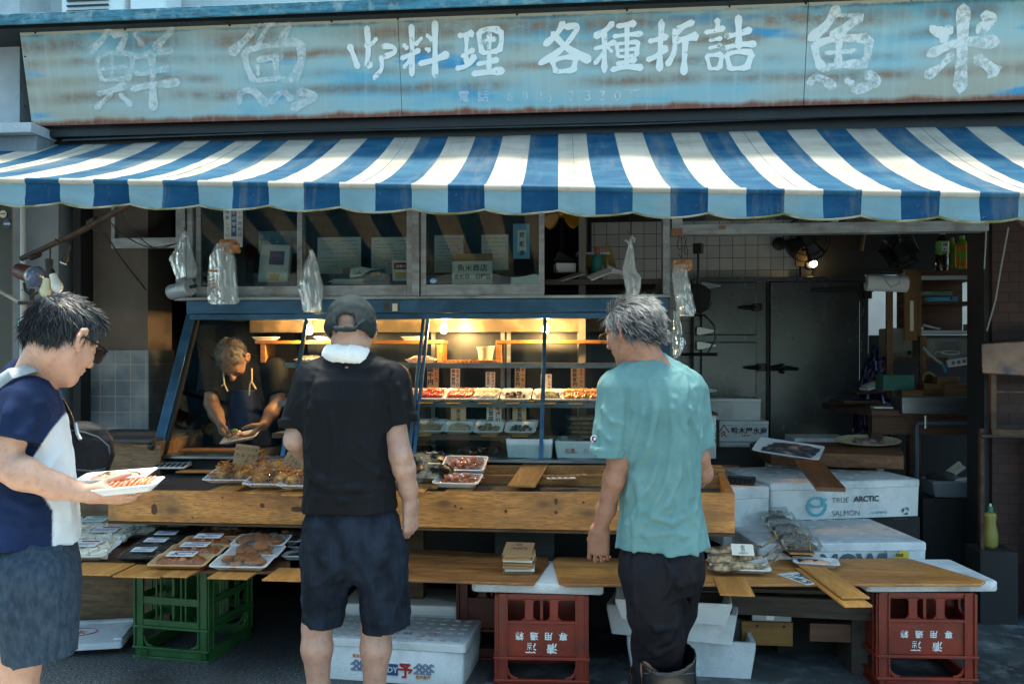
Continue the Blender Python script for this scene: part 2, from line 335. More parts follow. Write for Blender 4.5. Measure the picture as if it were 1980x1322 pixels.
# ================================================================== signboard
SO=Vector((0,-.40,2.712)); SU=Vector((0,-.10,.49)); SN=Vector((0,-.49,-.10)).normalized()
def PS(px,py,off=0): 
    o=SO+SN*off; return PP(px,py,o,SN)
def signmat():
    t=NT('faded_sign_paint'); v=t.n('TexCoord').outputs['Object']
    def mp(s,l=(0,0,0)): return t.n('Mapping',Vector=v,Scale=s,Location=l).outputs[0]
    big=t.noise(1.6,mp((.55,1,2.2)),4,.5); mid=t.noise(2.2,mp((.6,1,3),(3,0,1)),5,.55)
    b=t.ramp(big,[(.34,lin('#62acc4')),(.43,lin('#92bcc4')),(.52,lin('#a4bab8')),(.64,lin('#a8aa9c'))])
    b=t.mix(t.val(t.noise(2.6,mp((.5,1,2.6),(9,0,4)),3,.5),.60,.68),b,lin('#3d97c2'))
    # rust runs in level bands
    sx=t.n('SeparateXYZ',Vector=v); z=sx.outputs[2]; x=sx.outputs[0]
    wob=t.noise(1.5,mp((.8,1,.2)),3); zz=t.n('Math',_operation='MULTIPLY_ADD',i0=wob,i1=.07,i2=z).outputs[0]
    fine=t.noise(14,mp((1,1,1.4)),6,.7)
    fac=None
    for zc,hw,th in ((.425,.035,.40),(.335,.020,.43),(.235,.018,.47),(.145,.022,.42)):
        d=t.n('Math',_operation='SUBTRACT',i0=zz,i1=zc+.035).outputs[0]; d=t.n('Math',_operation='ABSOLUTE',i0=d).outputs[0]
        m=t.val(d,hw*1.9,hw*.3); n=t.val(t.noise(1.9,mp((1,1,.1),(zc*40,0,0)),3,.55),th-.05,th+.12)
        k=t.n('Math',_operation='MULTIPLY',i0=m,i1=n).outputs[0]
        fac=k if fac is None else t.n('Math',_operation='MAXIMUM',i0=fac,i1=k).outputs[0]
    fr=t.n('Math',_operation='MULTIPLY',i0=fac,i1=t.val(fine,.25,.6)).outputs[0]
    b=t.mix(t.n('Math',_operation='MULTIPLY',i0=fr,i1=.95).outputs[0],b,t.ramp(fine,[(.35,lin('#57463a')),(.6,lin('#8a7058')),(.75,lin('#a5886a'))]))
    # rust eating up from the bottom edge and a pale chipped top edge
    e=t.n('Math',_operation='MULTIPLY_ADD',i0=t.noise(3.5,mp((1,1,.3)),6,.65),i1=-.085,i2=z).outputs[0]
    b=t.mix(t.val(e,-.005,-.028),b,lin('#8a5a37')); b=t.mix(t.val(e,-.024,-.036),b,lin('#7c463c'))
    b=t.mix(t.val(e,.425,.445),b,lin('#2f6f8c')); e2=t.n('Math',_operation='MULTIPLY_ADD',i0=fine,i1=-.03,i2=z).outputs[0]
    b=t.mix(t.val(e2,.462,.47),b,lin('#b9b8a8'))
    st=t.noise(9,mp((3.5,1,.25)),4,.6); b=t.mix(t.n('Math',_operation='MULTIPLY',i0=t.val(st,.5,.75),i1=.3).outputs[0],b,lin('#c3cfcd'))
    t.set(Base_Color=b,Roughness=.55); t.bump(fine,.25,.006); return t.m
M_sign=signmat()
sign=thing('signboard','long faded blue painted metal signboard with white brush lettering above the awning','signboard',SO)
UZ=SU.length; sup=SU.normalized()
tiltq=math.atan2(.10,.49)
sign.rotation_euler=(tiltq,0,0)      # local z runs up the leaning face, local -y faces the street
SI=(Matrix.Translation(SO)@Euler((tiltq,0,0)).to_matrix().to_4x4()).inverted()
def SL(px,py): return SI@PS(px,py)
xs=[SL(50,150).x,SL(773.5,130).x,SL(1558.5,100).x,4.2]
zl0,zl1=0,.515
for i in range(3):
    b=MB(); g_=.0012
    if i==0: a=SL(37,57); c0=SL(62,245); pts=[(c0.x,0,zl0),(xs[1]-g_,0,zl0),(xs[1]-g_,0,zl1),(a.x,0,zl1)]
    else: pts=[(xs[i]+g_,-.002*i,zl0),(xs[i+1]-g_,-.002*i,zl0),(xs[i+1]-g_,-.002*i,zl1),(xs[i]+g_,-.002*i,zl1)]
    b.prism(pts,(0,.03,0)); b.build('panel',M_sign,sign,bevel=.0015)
b=MB(); b.prism([(SL(62,245).x+.02,.034,.0),(4.2,.034,0),(4.2,.034,.5),(SL(40,60).x+.02,.034,.5)],(0,.06,0)); b.build('backing',M_black,sign)
b=MB(); 
for px in (70,243,445,642,770,1000,1212,1410,1557,1760):
    q=SL(px,70-px*.033); b.ball((q.x,-.006,.492),.006,8,4)
for py in (110,160,205): q=SL(48+py*.06,py); b.ball((SL(45,py).x+.012,-.003,q.z),.005,8,4)
b.build('screw',M_black,sign)
def stroke(mb,pts,w,org,y):
    P=[SL(org+x/3,yy/3) for x,yy in pts]; P=[Vector((p.x,0,p.z)) for p in P]
    # smooth resample
    if len(P)>2:
        Q=[]
        for i in range(len(P)-1):
            p0,p1,p2,p3=P[max(i-1,0)],P[i],P[i+1],P[min(i+2,len(P)-1)]
            for k in range(6):
                u=k/6; Q.append(.5*((2*p1)+(p2-p0)*u+(2*p0-5*p1+4*p2-p3)*u*u+(3*p1-p0-3*p2+p3)*u**3))
        Q.append(P[-1])
    else: Q=[P[0].lerp(P[1],k/8) for k in range(9)]
    n=len(Q); hw=w/3*4.42/F_PX/2*1.1; L=[];Rr=[]; sgn=1 if abs(Q[0].x-Q[-1].x)>abs(Q[0].z-Q[-1].z) else -.6
    for i,q in enumerate(Q):
        t=(Q[min(i+1,n-1)]-Q[max(i-1,0)]).normalized(); nn=Vector((-t.z,0,t.x)); u=i/(n-1)
        prof=min(1,(u+.10)/.2)**.6*(1.22-.5*max(0,math.sin((u*.86+.12)*math.pi))**1.5+.22*(u-.4)*sgn)*min(1,(1.10-u)/.2)**.7
        k=hw*prof*(1+.2*noise3(q,38)+.1*noise3(q,110)); L.append(q+nn*k); Rr.append(q-nn*k)
    t0=(Q[1]-Q[0]).normalized()*hw*.55; t1=(Q[-1]-Q[-2]).normalized()*hw*.5
    ring=[Q[0]-t0]+L+[Q[-1]+t1]+Rr[::-1]
    vs=[(p.x,y,p.z) for p in ring]; m=len(ring); fs=[(0,1,m-1)]
    for i in range(1,n): fs.append((i,i+1,m-1-i,m-i))
    fs.append((n,n+1,n+2)); mb.add(vs,fs)
def brushmat(name,lo,hi,op):
    t=NT(name); v=t.co((1,1,1),False); n=t.noise(26,v,6,.7); n2=t.noise(4,v,4,.6)
    s=t.n('Math',_operation='ADD',i0=n,i1=t.n('Math',_operation='MULTIPLY',i0=n2,i1=.8).outputs[0]).outputs[0]
    f=t.n('Math',_operation='MULTIPLY',i0=t.val(s,lo,hi),i1=op).outputs[0]
    t.set(Base_Color=lin('#eaf2f1'),Roughness=.6,Alpha=f); return t.m
M_br1=brushmat('brush_paint',.60,.78,.95); M_br2=brushmat('worn_brush_paint',.66,1.0,.62); M_br3=brushmat('thin_brush_paint',.6,.92,.82)
faint1=[(0,[(640,170),(585,245),(525,300)],44),(0,[(655,205),(735,205),(690,295)],38),(0,[(565,345),(575,410),(600,470)],30),(0,[(565,345),(640,312),(755,312)],28),(0,[(768,312),(770,390),(742,465)],40),(0,[(655,330),(655,460)],24),(0,[(590,405),(740,388)],22),(0,[(600,470),(735,458)],26),(0,[(570,545),(640,530),(735,495)],36),(0,[(650,545),(560,630)],34),(0,[(700,550),(765,610)],38),(0,[(785,185),(830,265)],42),(0,[(1005,170),(900,285)],44),(0,[(790,332),(900,310),(1005,292)],36),(0,[(785,425),(850,430),(985,395)],30),(0,[(770,520),(860,500),(1040,478)],44),(0,[(882,300),(890,470),(892,635)],50),
 (0,[(1500,130),(1430,230),(1340,310)],46),(0,[(1560,140),(1500,260)],30),(0,[(1545,140),(1680,140),(1630,235)],42),(0,[(1420,310),(1440,400),(1475,470)],44),(0,[(1420,300),(1560,265),(1730,245)],40),(0,[(1745,250),(1750,360),(1700,470)],60),(0,[(1500,350),(1640,325)],42),(0,[(1495,380),(1500,440)],26),(0,[(1600,330),(1610,460)],40),(0,[(1490,470),(1600,460),(1700,470)],34),(0,[(1390,600),(1400,540),(1470,530),(1550,610)],42),(0,[(1570,600),(1640,535),(1695,580)],40),(0,[(1730,530),(1830,560),(1760,600),(1695,632)],50)]
white=[(660,[(48,265),(75,330),(98,395)],36),(660,[(150,160),(158,290),(150,380),(175,370)],36),(660,[(205,225),(180,255),(140,270)],28),(660,[(240,270),(300,275),(310,305),(245,335)],30),(660,[(232,330),(235,400),(190,460)],30),
 (660,[(408,150),(412,300),(410,440)],34),(660,[(362,262),(385,285)],28),(660,[(468,222),(430,262)],24),(660,[(350,342),(400,320),(455,292)],30),(660,[(405,340),(365,395)],26),(660,[(545,130),(545,290),(545,445)],38),(660,[(498,205),(530,235)],28),(660,[(490,285),(515,295)],26),(660,[(455,372),(540,350),(620,315)],36),
 (660,[(682,210),(720,205),(765,195)],32),(660,[(728,200),(725,370)],28),(660,[(700,330),(770,290)],26),(660,[(670,400),(735,380),(775,325)],32),(660,[(798,190),(805,250),(818,310)],34),(660,[(800,190),(860,170),(920,180)],34),(660,[(925,180),(930,240),(915,300)],36),(660,[(825,245),(895,228)],24),(660,[(815,312),(910,298)],26),(660,[(860,190),(857,410)],32),(660,[(790,375),(850,362),(910,348)],30),(660,[(765,430),(850,420),(940,412)],40),
 (660,[(1290,135),(1245,205),(1180,262)],38),(660,[(1300,160),(1370,160),(1280,285),(1150,372)],36),(660,[(1225,195),(1310,280),(1440,352)],44),(660,[(1225,352),(1235,390),(1248,420)],32),(660,[(1225,352),(1300,335),(1360,330)],30),(660,[(1362,335),(1345,415)],38),(660,[(1248,418),(1345,410)],30),
 (660,[(1575,135),(1530,180),(1470,215)],36),(660,[(1470,285),(1530,268),(1590,245)],28),(660,[(1527,190),(1525,420)],32),(660,[(1530,300),(1470,372)],28),(660,[(1545,275),(1570,305)],20),(660,[(1600,155),(1705,138)],32),(660,[(1578,215),(1650,205),(1745,198)],26),(660,[(1657,150),(1655,390)],30),(660,[(1597,262),(1605,330)],24),(660,[(1597,258),(1720,245)],24),(660,[(1722,245),(1712,325)],30),(660,[(1605,297),(1712,285)],18),(660,[(1605,332),(1712,325)],20),(660,[(1597,372),(1710,348)],26),(660,[(1568,408),(1650,390),(1745,395)],34),
 (660,[(1785,242),(1830,232),(1890,212)],32),(660,[(1858,122),(1850,270),(1845,410)],36),(660,[(1775,350),(1830,325),(1885,275)],34),(660,[(2040,130),(1985,155),(1930,190)],40),(660,[(1935,190),(1930,300),(1890,380)],34),(660,[(1940,240),(2000,225),(2065,210)],38),(660,[(1995,235),(1990,340),(1985,430)],40),
 (1320,[(200,115),(203,180)],34),(1320,[(130,190),(185,182),(240,165)],30),(1320,[(155,237),(225,225)],24),(1320,[(152,282),(222,265)],24),(1320,[(138,325),(158,405)],26),(1320,[(138,325),(225,318)],26),(1320,[(228,320),(212,400)],30),(1320,[(158,402),(212,398)],22),(1320,[(248,215),(320,200),(395,175)],34),(1320,[(322,100),(325,280)],42),(1320,[(238,285),(320,262),(420,258)],32),(1320,[(252,318),(275,405)],32),(1320,[(255,315),(330,302),(400,308)],30),(1320,[(400,315),(368,400)],40),(1320,[(275,402),(365,395)],28)]
faint2=[(1320,[(895,50),(830,150),(735,228)],56),(1320,[(1035,95),(960,150),(865,228)],56),(1320,[(905,90),(1025,95)],24),(1320,[(765,255),(775,330),(805,395)],46),(1320,[(775,255),(900,225),(1080,228)],44),(1320,[(1078,230),(1070,320),(1035,390)],52),(1320,[(905,230),(900,380)],40),(1320,[(825,310),(1005,298)],26),(1320,[(800,402),(910,380),(1030,372)],44),(1320,[(730,495),(775,450),(880,505)],44),(1320,[(945,465),(985,490)],34),(1320,[(1065,432),(1125,475),(1070,505),(990,525)],56),
 (1320,[(1625,45),(1618,280),(1605,525)],72),(1320,[(1440,160),(1490,205),(1555,165)],46),(1320,[(1480,170),(1520,240)],50),(1320,[(1740,95),(1795,110),(1710,185)],60),(1320,[(1425,320),(1600,250),(1820,245)],56),(1320,[(1560,315),(1490,390),(1410,445)],46),(1320,[(1700,340),(1770,385),(1810,430)],66)]
for nm,lst,mm in (('faded_lettering',faint1,M_br2),('brush_lettering',white,M_br1),('worn_lettering',faint2,M_br3)):
    b=MB()
    for i,(o,p,w_) in enumerate(lst): stroke(b,p,w_,o,-.0052-.00012*(i%24))
    b.build(nm,mm,sign,smooth=0)
b=MB()
for ch,px,sz in (('電',897,.062),('話',934,.062),('6',986,.068),('0',1015,.068),('1',1044,.068),(')',1063,.06),('2',1104,.072),('3',1136,.072),('3',1164,.072),('0',1194,.072),('番',1228,.066)):
    q=SL(px,186 if px<1080 else 184); b.text(ch,sz,(q.x,-.0056,q.z-sz*.4),bold=.012)
b.build('phone_lettering',M_br2,sign,smooth=0)
# ================================================================== awning
def fabric(name,c,c2):
    t=NT(name); v=t.co((1,1,1),False); n=t.noise(3,t.n('Mapping',Vector=t.n('TexCoord').outputs['Object'],Scale=(1,2.5,2.5)).outputs[0],6,.65)
    b=t.mix(t.val(n,.42,.72),lin(c),lin(c2)); sp=t.noise(60,v,2); b=t.mix(t.n('Math',_operation='MULTIPLY',i0=t.val(sp,.68,.75),i1=.5).outputs[0],b,lin('#6b6a60'))
    st=t.noise(1.2,t.n('Mapping',Vector=t.n('TexCoord').outputs['Object'],Scale=(5,.6,.6)).outputs[0],6,.7); b=t.mix(t.n('Math',_operation='MULTIPLY',i0=t.val(st,.5,.72),i1=.55).outputs[0],b,lin('#7d8078')); t.set(Base_Color=b,Roughness=.6,Specular_IOR_Level=.1); t.bump(t.noise(9,v,4),.12,.02)
    tl=t.n('BsdfTranslucent',Color=b); m=t.n('MixShader',Fac=.12); t.L(t.b.outputs[0],m.inputs[1]); t.L(tl.outputs[0],m.inputs[2]); t.L(m.outputs[0],t.out.inputs[0]); return t.m
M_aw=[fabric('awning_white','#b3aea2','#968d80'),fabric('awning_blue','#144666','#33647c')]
aw=thing('striped_awning','blue and white striped awning with scalloped valance over the shop front','awning')
yl,yr=-1.50,-1.38
def wx(px,py,y): return PY(px,py,y).x
zl_=PY(0,346,yl).z; zr_=PY(1980,374,yr).z; xl_=wx(0,346,yl); xr_=wx(1980,374,yr)
zbl=PY(117,276,-.30).z; zbr=PY(1980,238,-.30).z; xbl=wx(117,276,-.3); xbr=wx(1980,238,-.3)
def yf(x): return yl+(yr-yl)*(x-xl_)/(xr_-xl_)
def zf(x): return zl_+(zr_-zl_)*(x-xl_)/(xr_-xl_)
def zb(x): return zbl+(zbr-zbl)*(x-xbl)/(xbr-xbl)
XS=wx(1079.5,350,yf(0)); SW=(wx(1297,352,yf(0.2))-wx(728,350,yf(-1)))/8
K0,K1=-29,28
def awp(x,t):
    y=yf(x)*(1-t)+(-.28)*t; u=1-t; z=zb(x-.048*t)+(zf(x)-zb(x-.048*t))*(u+.32*u*(1-u))
    z+=.006*math.sin(x*9)*math.sin(math.pi*t)+.009*noise3((x,t*.6,0),2.2)+.004*noise3((x*.4,t*3,4),5)
    return (x-.048*t,y,z)
NS=4
b=MB(); b.grid((K1-K0)*NS,16,lambda u,v: awp(XS+SW*(K0+(K1-K0)*u),v),lambda i,j:(i//NS+K0)%2 and 1 or 0)
b.build('canopy',M_aw,aw,smooth=60)
b=MB()
for k in range(K0+5,K1,6):
    x=XS+SW*(k+.5); b.tube([Vector(awp(x,q/14))+Vector((0,0,.0012)) for q in range(15)],.0013,4)
b.build('seam',mat('awning_seam','#5d7f88',.8),aw)
b=MB(); n=(K1-K0)*2
def tubep(u,v):
    x=XS+SW*(K0+(K1-K0)*u); a=2*math.pi*v; return (x,yf(x)-.004+.0135*math.cos(a),zf(x)-.008+.0135*math.sin(a))
b.grid(n,10,tubep,lambda i,j:(i//2+K0)%2 and 1 or 0); b.build('front_bar',M_aw,aw,smooth=60)
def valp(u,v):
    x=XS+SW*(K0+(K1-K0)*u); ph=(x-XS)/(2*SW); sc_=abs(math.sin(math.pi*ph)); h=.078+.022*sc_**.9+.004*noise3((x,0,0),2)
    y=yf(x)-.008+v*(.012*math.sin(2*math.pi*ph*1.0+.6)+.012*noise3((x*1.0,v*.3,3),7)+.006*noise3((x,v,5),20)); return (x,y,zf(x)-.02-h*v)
b=MB(); b.grid((K1-K0)*10,8,valp,lambda i,j:(i//10+K0)%2 and 1 or 0); b.build('valance',[fabric('valance_pale_blue','#7598a5','#5f8796'),fabric('valance_blue','#0d3a5c','#184d70')],aw,smooth=80)  # valance shade painted in: bluish, darker tones of the awning's white and blue
M_trim=mat('mossy_trim','#8c8a78',.8,'#5e6032',9,lo=.45,hi=.6,bump=.4,bs=60)
b=MB(); b.tube([Vector(valp(i/ ((K1-K0)*8),1))+Vector((0,0,.001)) for i in range((K1-K0)*8+1)],.0046,6,flat=1.2); b.build('trim',M_trim,aw)
M_rust=mat('rusty_pipe','#4a352a',.6,'#2b211d',12,lo=.4,hi=.6,metal=.3,bump=.3,bs=50)
b=MB(); a0=PY(42,500,-.75); a1=PY(265,388,-1.3); b.tube([a0,PY(150,450,-1.0),a1],.014,10); b.tube([PY(60,497,-.78)+Vector((0,0,.0)),PY(75,490,-.8)],.019,10); b.tube([PY(172,432,-1.06),PY(186,424,-1.09)],.017,10)
for px,py in ((112,465),(160,445),(200,420)): q=PY(px,py,-.95); b.tube([q+Vector((-.012,-.004,.006)),q+Vector((.0,-.016,0)),q+Vector((.012,-.004,-.006))],.004,6)
b.build('support_arm',M_rust,aw)
b=MB(); b.tube([PY(1995,455,-.6),PY(1962,422,-1.0),PY(1935,396,-1.3)],.013,10); b.build('support_arm',M_rust,aw)
b=MB(); x0_=xl_-.5; b.box(x0_,xr_+1,-.285,-.22,zb(0)-.02,zb(0)+.03); b.build('head_rail',M_black,aw)
# ================================================================== front windows and showcase
M_glass=glass('window_glass','#eef7f6',1.0,.01); M_cglass=glass('case_glass','#f4f9f7',.42,.012)
M_blue=mat('blue_steel','#3d6684',.36,'#2b4f6b',3,(1,1,4),metal=.5,dirt='#20394c',ds=4,bump=.05,bs=30)
M_steel=mat('worn_steel','#8b9499',.32,'#6d777d',4,(1,1,5),metal=.85,bump=.05,bs=60)
def wz(py,px=800,y=0): return PY(px,py,y).z
zs0,zs1,zs2=wz(579),wz(573),wz(551)
ztop=2.46
win=thing('window_frame','aluminium window front with sliding panes above the showcase','window')
xpx=lambda px,y=0,py=480: PY(px,py,y).x
b=MB(); b.box(xpx(343),xpx(1296),-.045,.05,zs0,zs1); b.build('sill',M_alu,win,bevel=.002)
b=MB(); b.box(xpx(343),xpx(1296),-.03,.05,ztop-.04,ztop); b.build('head',M_alu,win)
b=MB(); b.box(xpx(345),xpx(363),-.035,.04,zs1,ztop-.04); b.box(xpx(366),xpx(376),-.03,.03,zs1,ztop-.04); b.build('side_post',M_alu,win,bevel=.002)
b=MB(); b.box(xpx(799),xpx(813),-.042,.04,zs1,ztop-.04); b.build('centre_post',M_alu,win,bevel=.002)
b=MB(); b.box(xpx(1281),xpx(1294),-.04,.06,zs1,ztop-.04); b.box(xpx(1283),xpx(1293),.06,.16,zs1,ztop-.04); b.build('side_post',M_alu,win,bevel=.002)
for i,(a,c,yy) in enumerate(((378,589,.012),(577,798,-.012),(815,1053,-.012))):
    f=MB(); x0,x1=xpx(a),xpx(c); w_=.031
    f.box(x0,x0+w_,yy-.012,yy+.012,zs1,ztop-.04); f.box(x1-w_,x1,yy-.012,yy+.012,zs1,ztop-.04); f.box(x0+w_,x1-w_,yy-.012,yy+.012,zs1,zs2); f.box(x0+w_,x1-w_,yy-.012,yy+.012,ztop-.08,ztop-.04)
    fo=f.build('sash',M_alu,win,bevel=.0015); p=MB(); p.box(x0+w_,x1-w_,yy-.002,yy+.002,zs2,ztop-.08); p.build('pane',M_glass,fo)
# long transom over the open right-hand side
b=MB(); z0,z1=PY(1600,452,0).z,PY(1600,432,0).z; b.box(xpx(1298),xpx(1906),-.04,.05,z0,z1); b.box(xpx(1298),xpx(1318),-.045,.05,z1,ztop); b.box(xpx(1606),xpx(1619),-.03,.03,z1,ztop); b.box(xpx(1298),xpx(1906),-.03,.04,ztop-.03,ztop)
tr=thing('transom','aluminium transom beam across the open right side of the shop','transom'); b.build('beam',M_alu,tr,bevel=.002)
b=MB(); b.box(xpx(1320),xpx(1604),-.002,.002,z1,ztop-.03); b.build('pane',M_glass,tr); b=MB(); b.box(xpx(1621),xpx(1904),-.002,.002,z1,ztop-.03); b.build('pane',M_glass,tr)
M_tape=mat('brown_tape','#7d5a47',.5)
b=MB(); q=PY(1310,448,-.046); b.box(q.x-.035,q.x+.028,-.048,-.046,q.z-.022,q.z+.018); q=PY(1396,440,-.042); b.box(q.x-.018,q.x+.02,-.0425,-.041,q.z-.01,q.z+.012); b.build('tape_patch',M_tape,tr)
# ------------------------------------------------------------------ showcase
GO=Vector((0,-.42,.885)); GU=Vector((0,.39,.755)); GN=Vector((0,-.755,.39)).normalized()
def PG(px,py,off=0): return PP(px,py,GO+GN*off,GN)
def gy(z): return -.42+(z-.885)/.755*.39
case=thing('display_case','blue steel glass fronted fish showcase with lit shelves beneath the windows','showcase')
XL=PG(312,870).x; XR=PG(1288,760).x; ZG0,ZG1=.885,1.64
def slant(b,x0,x1,d0,d1,za=ZG0,zb_=ZG1):
    b.hexa([(x0,gy(za)+d0,za),(x1,gy(za)+d0,za),(x1,gy(za)+d1,za),(x0,gy(za)+d1,za),(x0,gy(zb_)+d0,zb_),(x1,gy(zb_)+d0,zb_),(x1,gy(zb_)+d1,zb_),(x0,gy(zb_)+d1,zb_)])
b=MB(); b.box(XL-.035,XR+.03,-.05,.03,1.672,zs0-.002); b.build('header',M_blue,case,bevel=.004)
b=MB(); b.box(XL-.01,XR,-.062,-.02,1.638,1.672); b.build('top_rail',M_blue,case,bevel=.004)
b=MB(); slant(b,XL-.045,XL+.012,-.02,.035,.885,1.672); b.build('end_post',M_blue,case,bevel=.004)
b=MB(); slant(b,XL+.014,XL+.03,-.008,.02); b.build('end_trim',M_black,case)
b=MB(); slant(b,XR-.03,XR+.03,-.02,.035,.885,1.672); b.build('end_post',M_blue,case,bevel=.004)
xm=[PG(547,880).x,PG(796,880).x,PG(1046,884).x]
b=MB(); slant(b,xm[0]-.011,xm[0]+.011,-.012,.014); b.build('mullion',M_blue,case,bevel=.003)
b=MB(); slant(b,xm[1]-.022,xm[1]-.003,-.012,.014); slant(b,xm[1]+.003,xm[1]+.022,-.006,.02); b.build('mullion',M_blue,case,bevel=.003)
b=MB(); slant(b,xm[2]-.011,xm[2]+.011,-.012,.014); b.build('mullion',M_blue,case,bevel=.003)
b=MB(); b.box(XL,XR,-.45,-.40,.868,.884); b.build('bottom_rail',M_steel,case,bevel=.003)
xx=[XL+.03]+xm+[XR-.03]
for i in range(4):
    b=MB(); slant(b,xx[i],xx[i+1],.002,.006); b.build('pane',M_cglass,case)
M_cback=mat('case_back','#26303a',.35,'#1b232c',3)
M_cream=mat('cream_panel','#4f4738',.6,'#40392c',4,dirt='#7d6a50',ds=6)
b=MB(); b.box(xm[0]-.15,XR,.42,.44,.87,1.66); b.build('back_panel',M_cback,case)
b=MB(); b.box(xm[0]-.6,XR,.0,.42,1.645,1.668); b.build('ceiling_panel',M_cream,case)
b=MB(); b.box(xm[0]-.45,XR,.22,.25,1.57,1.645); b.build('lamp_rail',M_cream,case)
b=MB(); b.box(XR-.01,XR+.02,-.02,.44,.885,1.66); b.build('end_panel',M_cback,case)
b=MB(); b.box(XL-.02,XR+.02,-.40,.44,.30,.868); b.build('base',M_dark,case)
b=MB(); b.box(XL,XR,-.40,.42,.868,.884); b.build('floor_panel',M_steel,case)
ZS=(1.385,1.17,.998)
for z,y1 in zip(ZS,(.38,.30,.05)):
    b=MB(); yy=gy(z)+.05; xr=XR-.02 if z>1.1 else PG(1075,850).x
    b.box(xm[0]-.1,xr,.0 if z>1.3 else (-.13 if z>1.1 else yy),y1,z-.006,z); s_=b.build('shelf',mat('shelf_board','#5b5048',.5,'#4b423b',4),case)
    b=MB(); b.box(xm[0]-.1,xr,yy-.008,yy,z-.026,z+.002); b.build('shelf_rail',M_alud if z>1.1 else mat('shelf_wood','#5a3f2a',.6),s_)
b=MB()
for px in (838,972,984,1120,690): x=PY(px,660,.36).x; b.box(x-.012,x+.012,.35,.375,.89,1.575)
b.build('upright',M_alu,case)
b=MB(); q=PY(757,593,-.052); b.box(q.x-.05,q.x+.045,-.055,-.0505,q.z-.03,q.z+.03); b.build('sticker',mat('dark_sticker','#20262b',.4,'#4a5560',20),case)
b=MB(); b.box(q.x+.006,q.x+.036,-.057,-.0555,q.z-.026,q.z+.018); b.build('sticker',M_stk,case)
# bulbs
M_bulb=mat('bulb_glow','#ffc27a',.4,emit=470); M_sock=mat('socket','#b9a98a',.5)
def bulb(loc,label,r=.021):
    t_=thing('light_bulb',label,'bulb',loc,group='lit bulbs in the showcase'); b=MB()
    b.lathe([(0,-r*1.25),(r*.6,-r*1.05),(r*.97,-r*.45),(r,0),(r*.85,r*.55),(r*.55,r*1.05),(r*.42,r*1.5)],18); b.build('globe',M_bulb,t_,smooth=80)
    b=MB(); b.lathe([(r*.5,r*1.5),(r*.6,r*1.6),(r*.6,r*2.6),(r*.45,r*2.7)],14); b.build('socket',M_sock,t_); return t_
bulb(PY(858,636,-.01),'lit bare bulb hanging in the showcase just right of the double mullion')
bulb(PY(1055,636,-.01),'lit bare bulb hanging in the showcase by the right-hand mullion')
bulb(PY(598,638,.0),'lit bare bulb in the showcase beside the fishmonger, left of the capped customer')
bulb(PY(897,634,.16),'smallest lit bulb at the back of the showcase',.010)
b=MB(); b.box(xm[1]-.2,XR,.36,.365,1.585,1.59)
# wooden risers
M_pine=wood('warm_pine','#b07a3e','#8a5a2a','#6b431f','X',3,.5)
def riser(px0,px1,lab,legs):
    t_=thing('wooden_riser',lab,'riser',(0,0,0),group='wooden risers in the showcase'); x0,x1=xpx(px0,.1,660),xpx(px1,.1,660); zt_=PY(900,658,.1).z
    b=MB(); b.box(x0,x1,.04,.22,zt_-.02,zt_); b.build('board',M_pine,t_,bevel=.002)
    for x in legs:
        x=xpx(x,.1,660); b=MB(); b.box(x-.016,x+.016,.045,.215,1.386,zt_-.02); b.build('leg',M_pine,t_,bevel=.002)
riser(500,860,'long wooden riser on the upper showcase shelf behind the capped customer',(515,853))
riser(961,1260,'wooden riser on the upper showcase shelf right of the white tub',(966,1250))
t_=thing('slatted_rack','slatted wooden rack lying on the upper showcase shelf between the two risers','rack'); b=MB()
for k in range(13): x=xpx(864+8*k,.1,690); b.box(x-.004,x+.006,.02,.24,1.396,1.402)
b.box(xpx(862,.1,690),xpx(965,.1,690),.03,.045,1.3855,1.3955); b.box(xpx(862,.1,690),xpx(965,.1,690),.21,.225,1.3855,1.3955); b.build('slats',M_pine,t_)
t_=thing('plastic_tub','small cream tub with a tilted lid on the slatted rack in the showcase','tub',PY(939,694,.02)*1); t_.location.z=1.4025
M_tub=mat('cream_tub','#cfc3a2',.45,sss=.1)
b=MB(); b.lathe([(.038,0),(.047,.062),(.05,.064),(.05,.07),(.046,.07)],26); b.build('tub',M_tub,t_); b=MB(); b.xf=Matrix.Translation((0,0,.074))@Matrix.Rotation(R(-4),4,'Y'); b.lathe([(.053,-.004),(.053,.005),(.0,.006)],26); b.build('lid',M_tub,t_)
# ================================================================== things behind and in front of the windows
M_paper=mat('paper','#c9cfcf',.7,'#bcc3c4',4); M_frame=mat('picture_frame','#23262b',.4); M_bluep=mat('blue_paper','#5f97bd',.6); M_inkr=mat('ink_red','#a52a24',.6); M_inkb=mat('ink_navy','#1d2c55',.6)
def card(name,label,cat,P,w,h,mt,lines=(),rz=0,tilt=0,group=None,th=.0012,vert=False,border=None):
    """an upright sheet standing on P; lines: (text,size,x,y,material,bold[,vertical])"""
    t_=thing(name,label,cat,P,group=group,rot=(tilt,0,rz))
    b=MB(); b.box(-w/2,w/2,0,th,0,h); b.build('sheet',mt,t_)
    if border: b=MB(); e=.006; b.box(-w/2-e,w/2+e,-.003,0,-e,0); b.box(-w/2-e,w/2+e,-.003,0,h,h+e); b.box(-w/2-e,-w/2,-.003,0,0,h); b.box(w/2,w/2+e,-.003,0,0,h); b.build('border',border,t_)
    by={}
    for L in lines: by.setdefault(L[4].name,[]).append(L)
    for k,Ls in by.items():
        b=MB()
        for tx,sz,x,y,m_,bold,*vv in Ls:
            if vv and vv[0]:
                for i,ch in enumerate(tx): b.text(ch,sz,(x+random.uniform(-.04,.04)*sz,-.0008,y-i*sz*1.12),xd=(1,0,random.uniform(-.07,.07)),bold=bold)
            else: b.text(tx,sz,(x,-.0008,y),bold=bold)
        b.build('writing',bpy.data.materials[k],t_,smooth=0)
    return t_
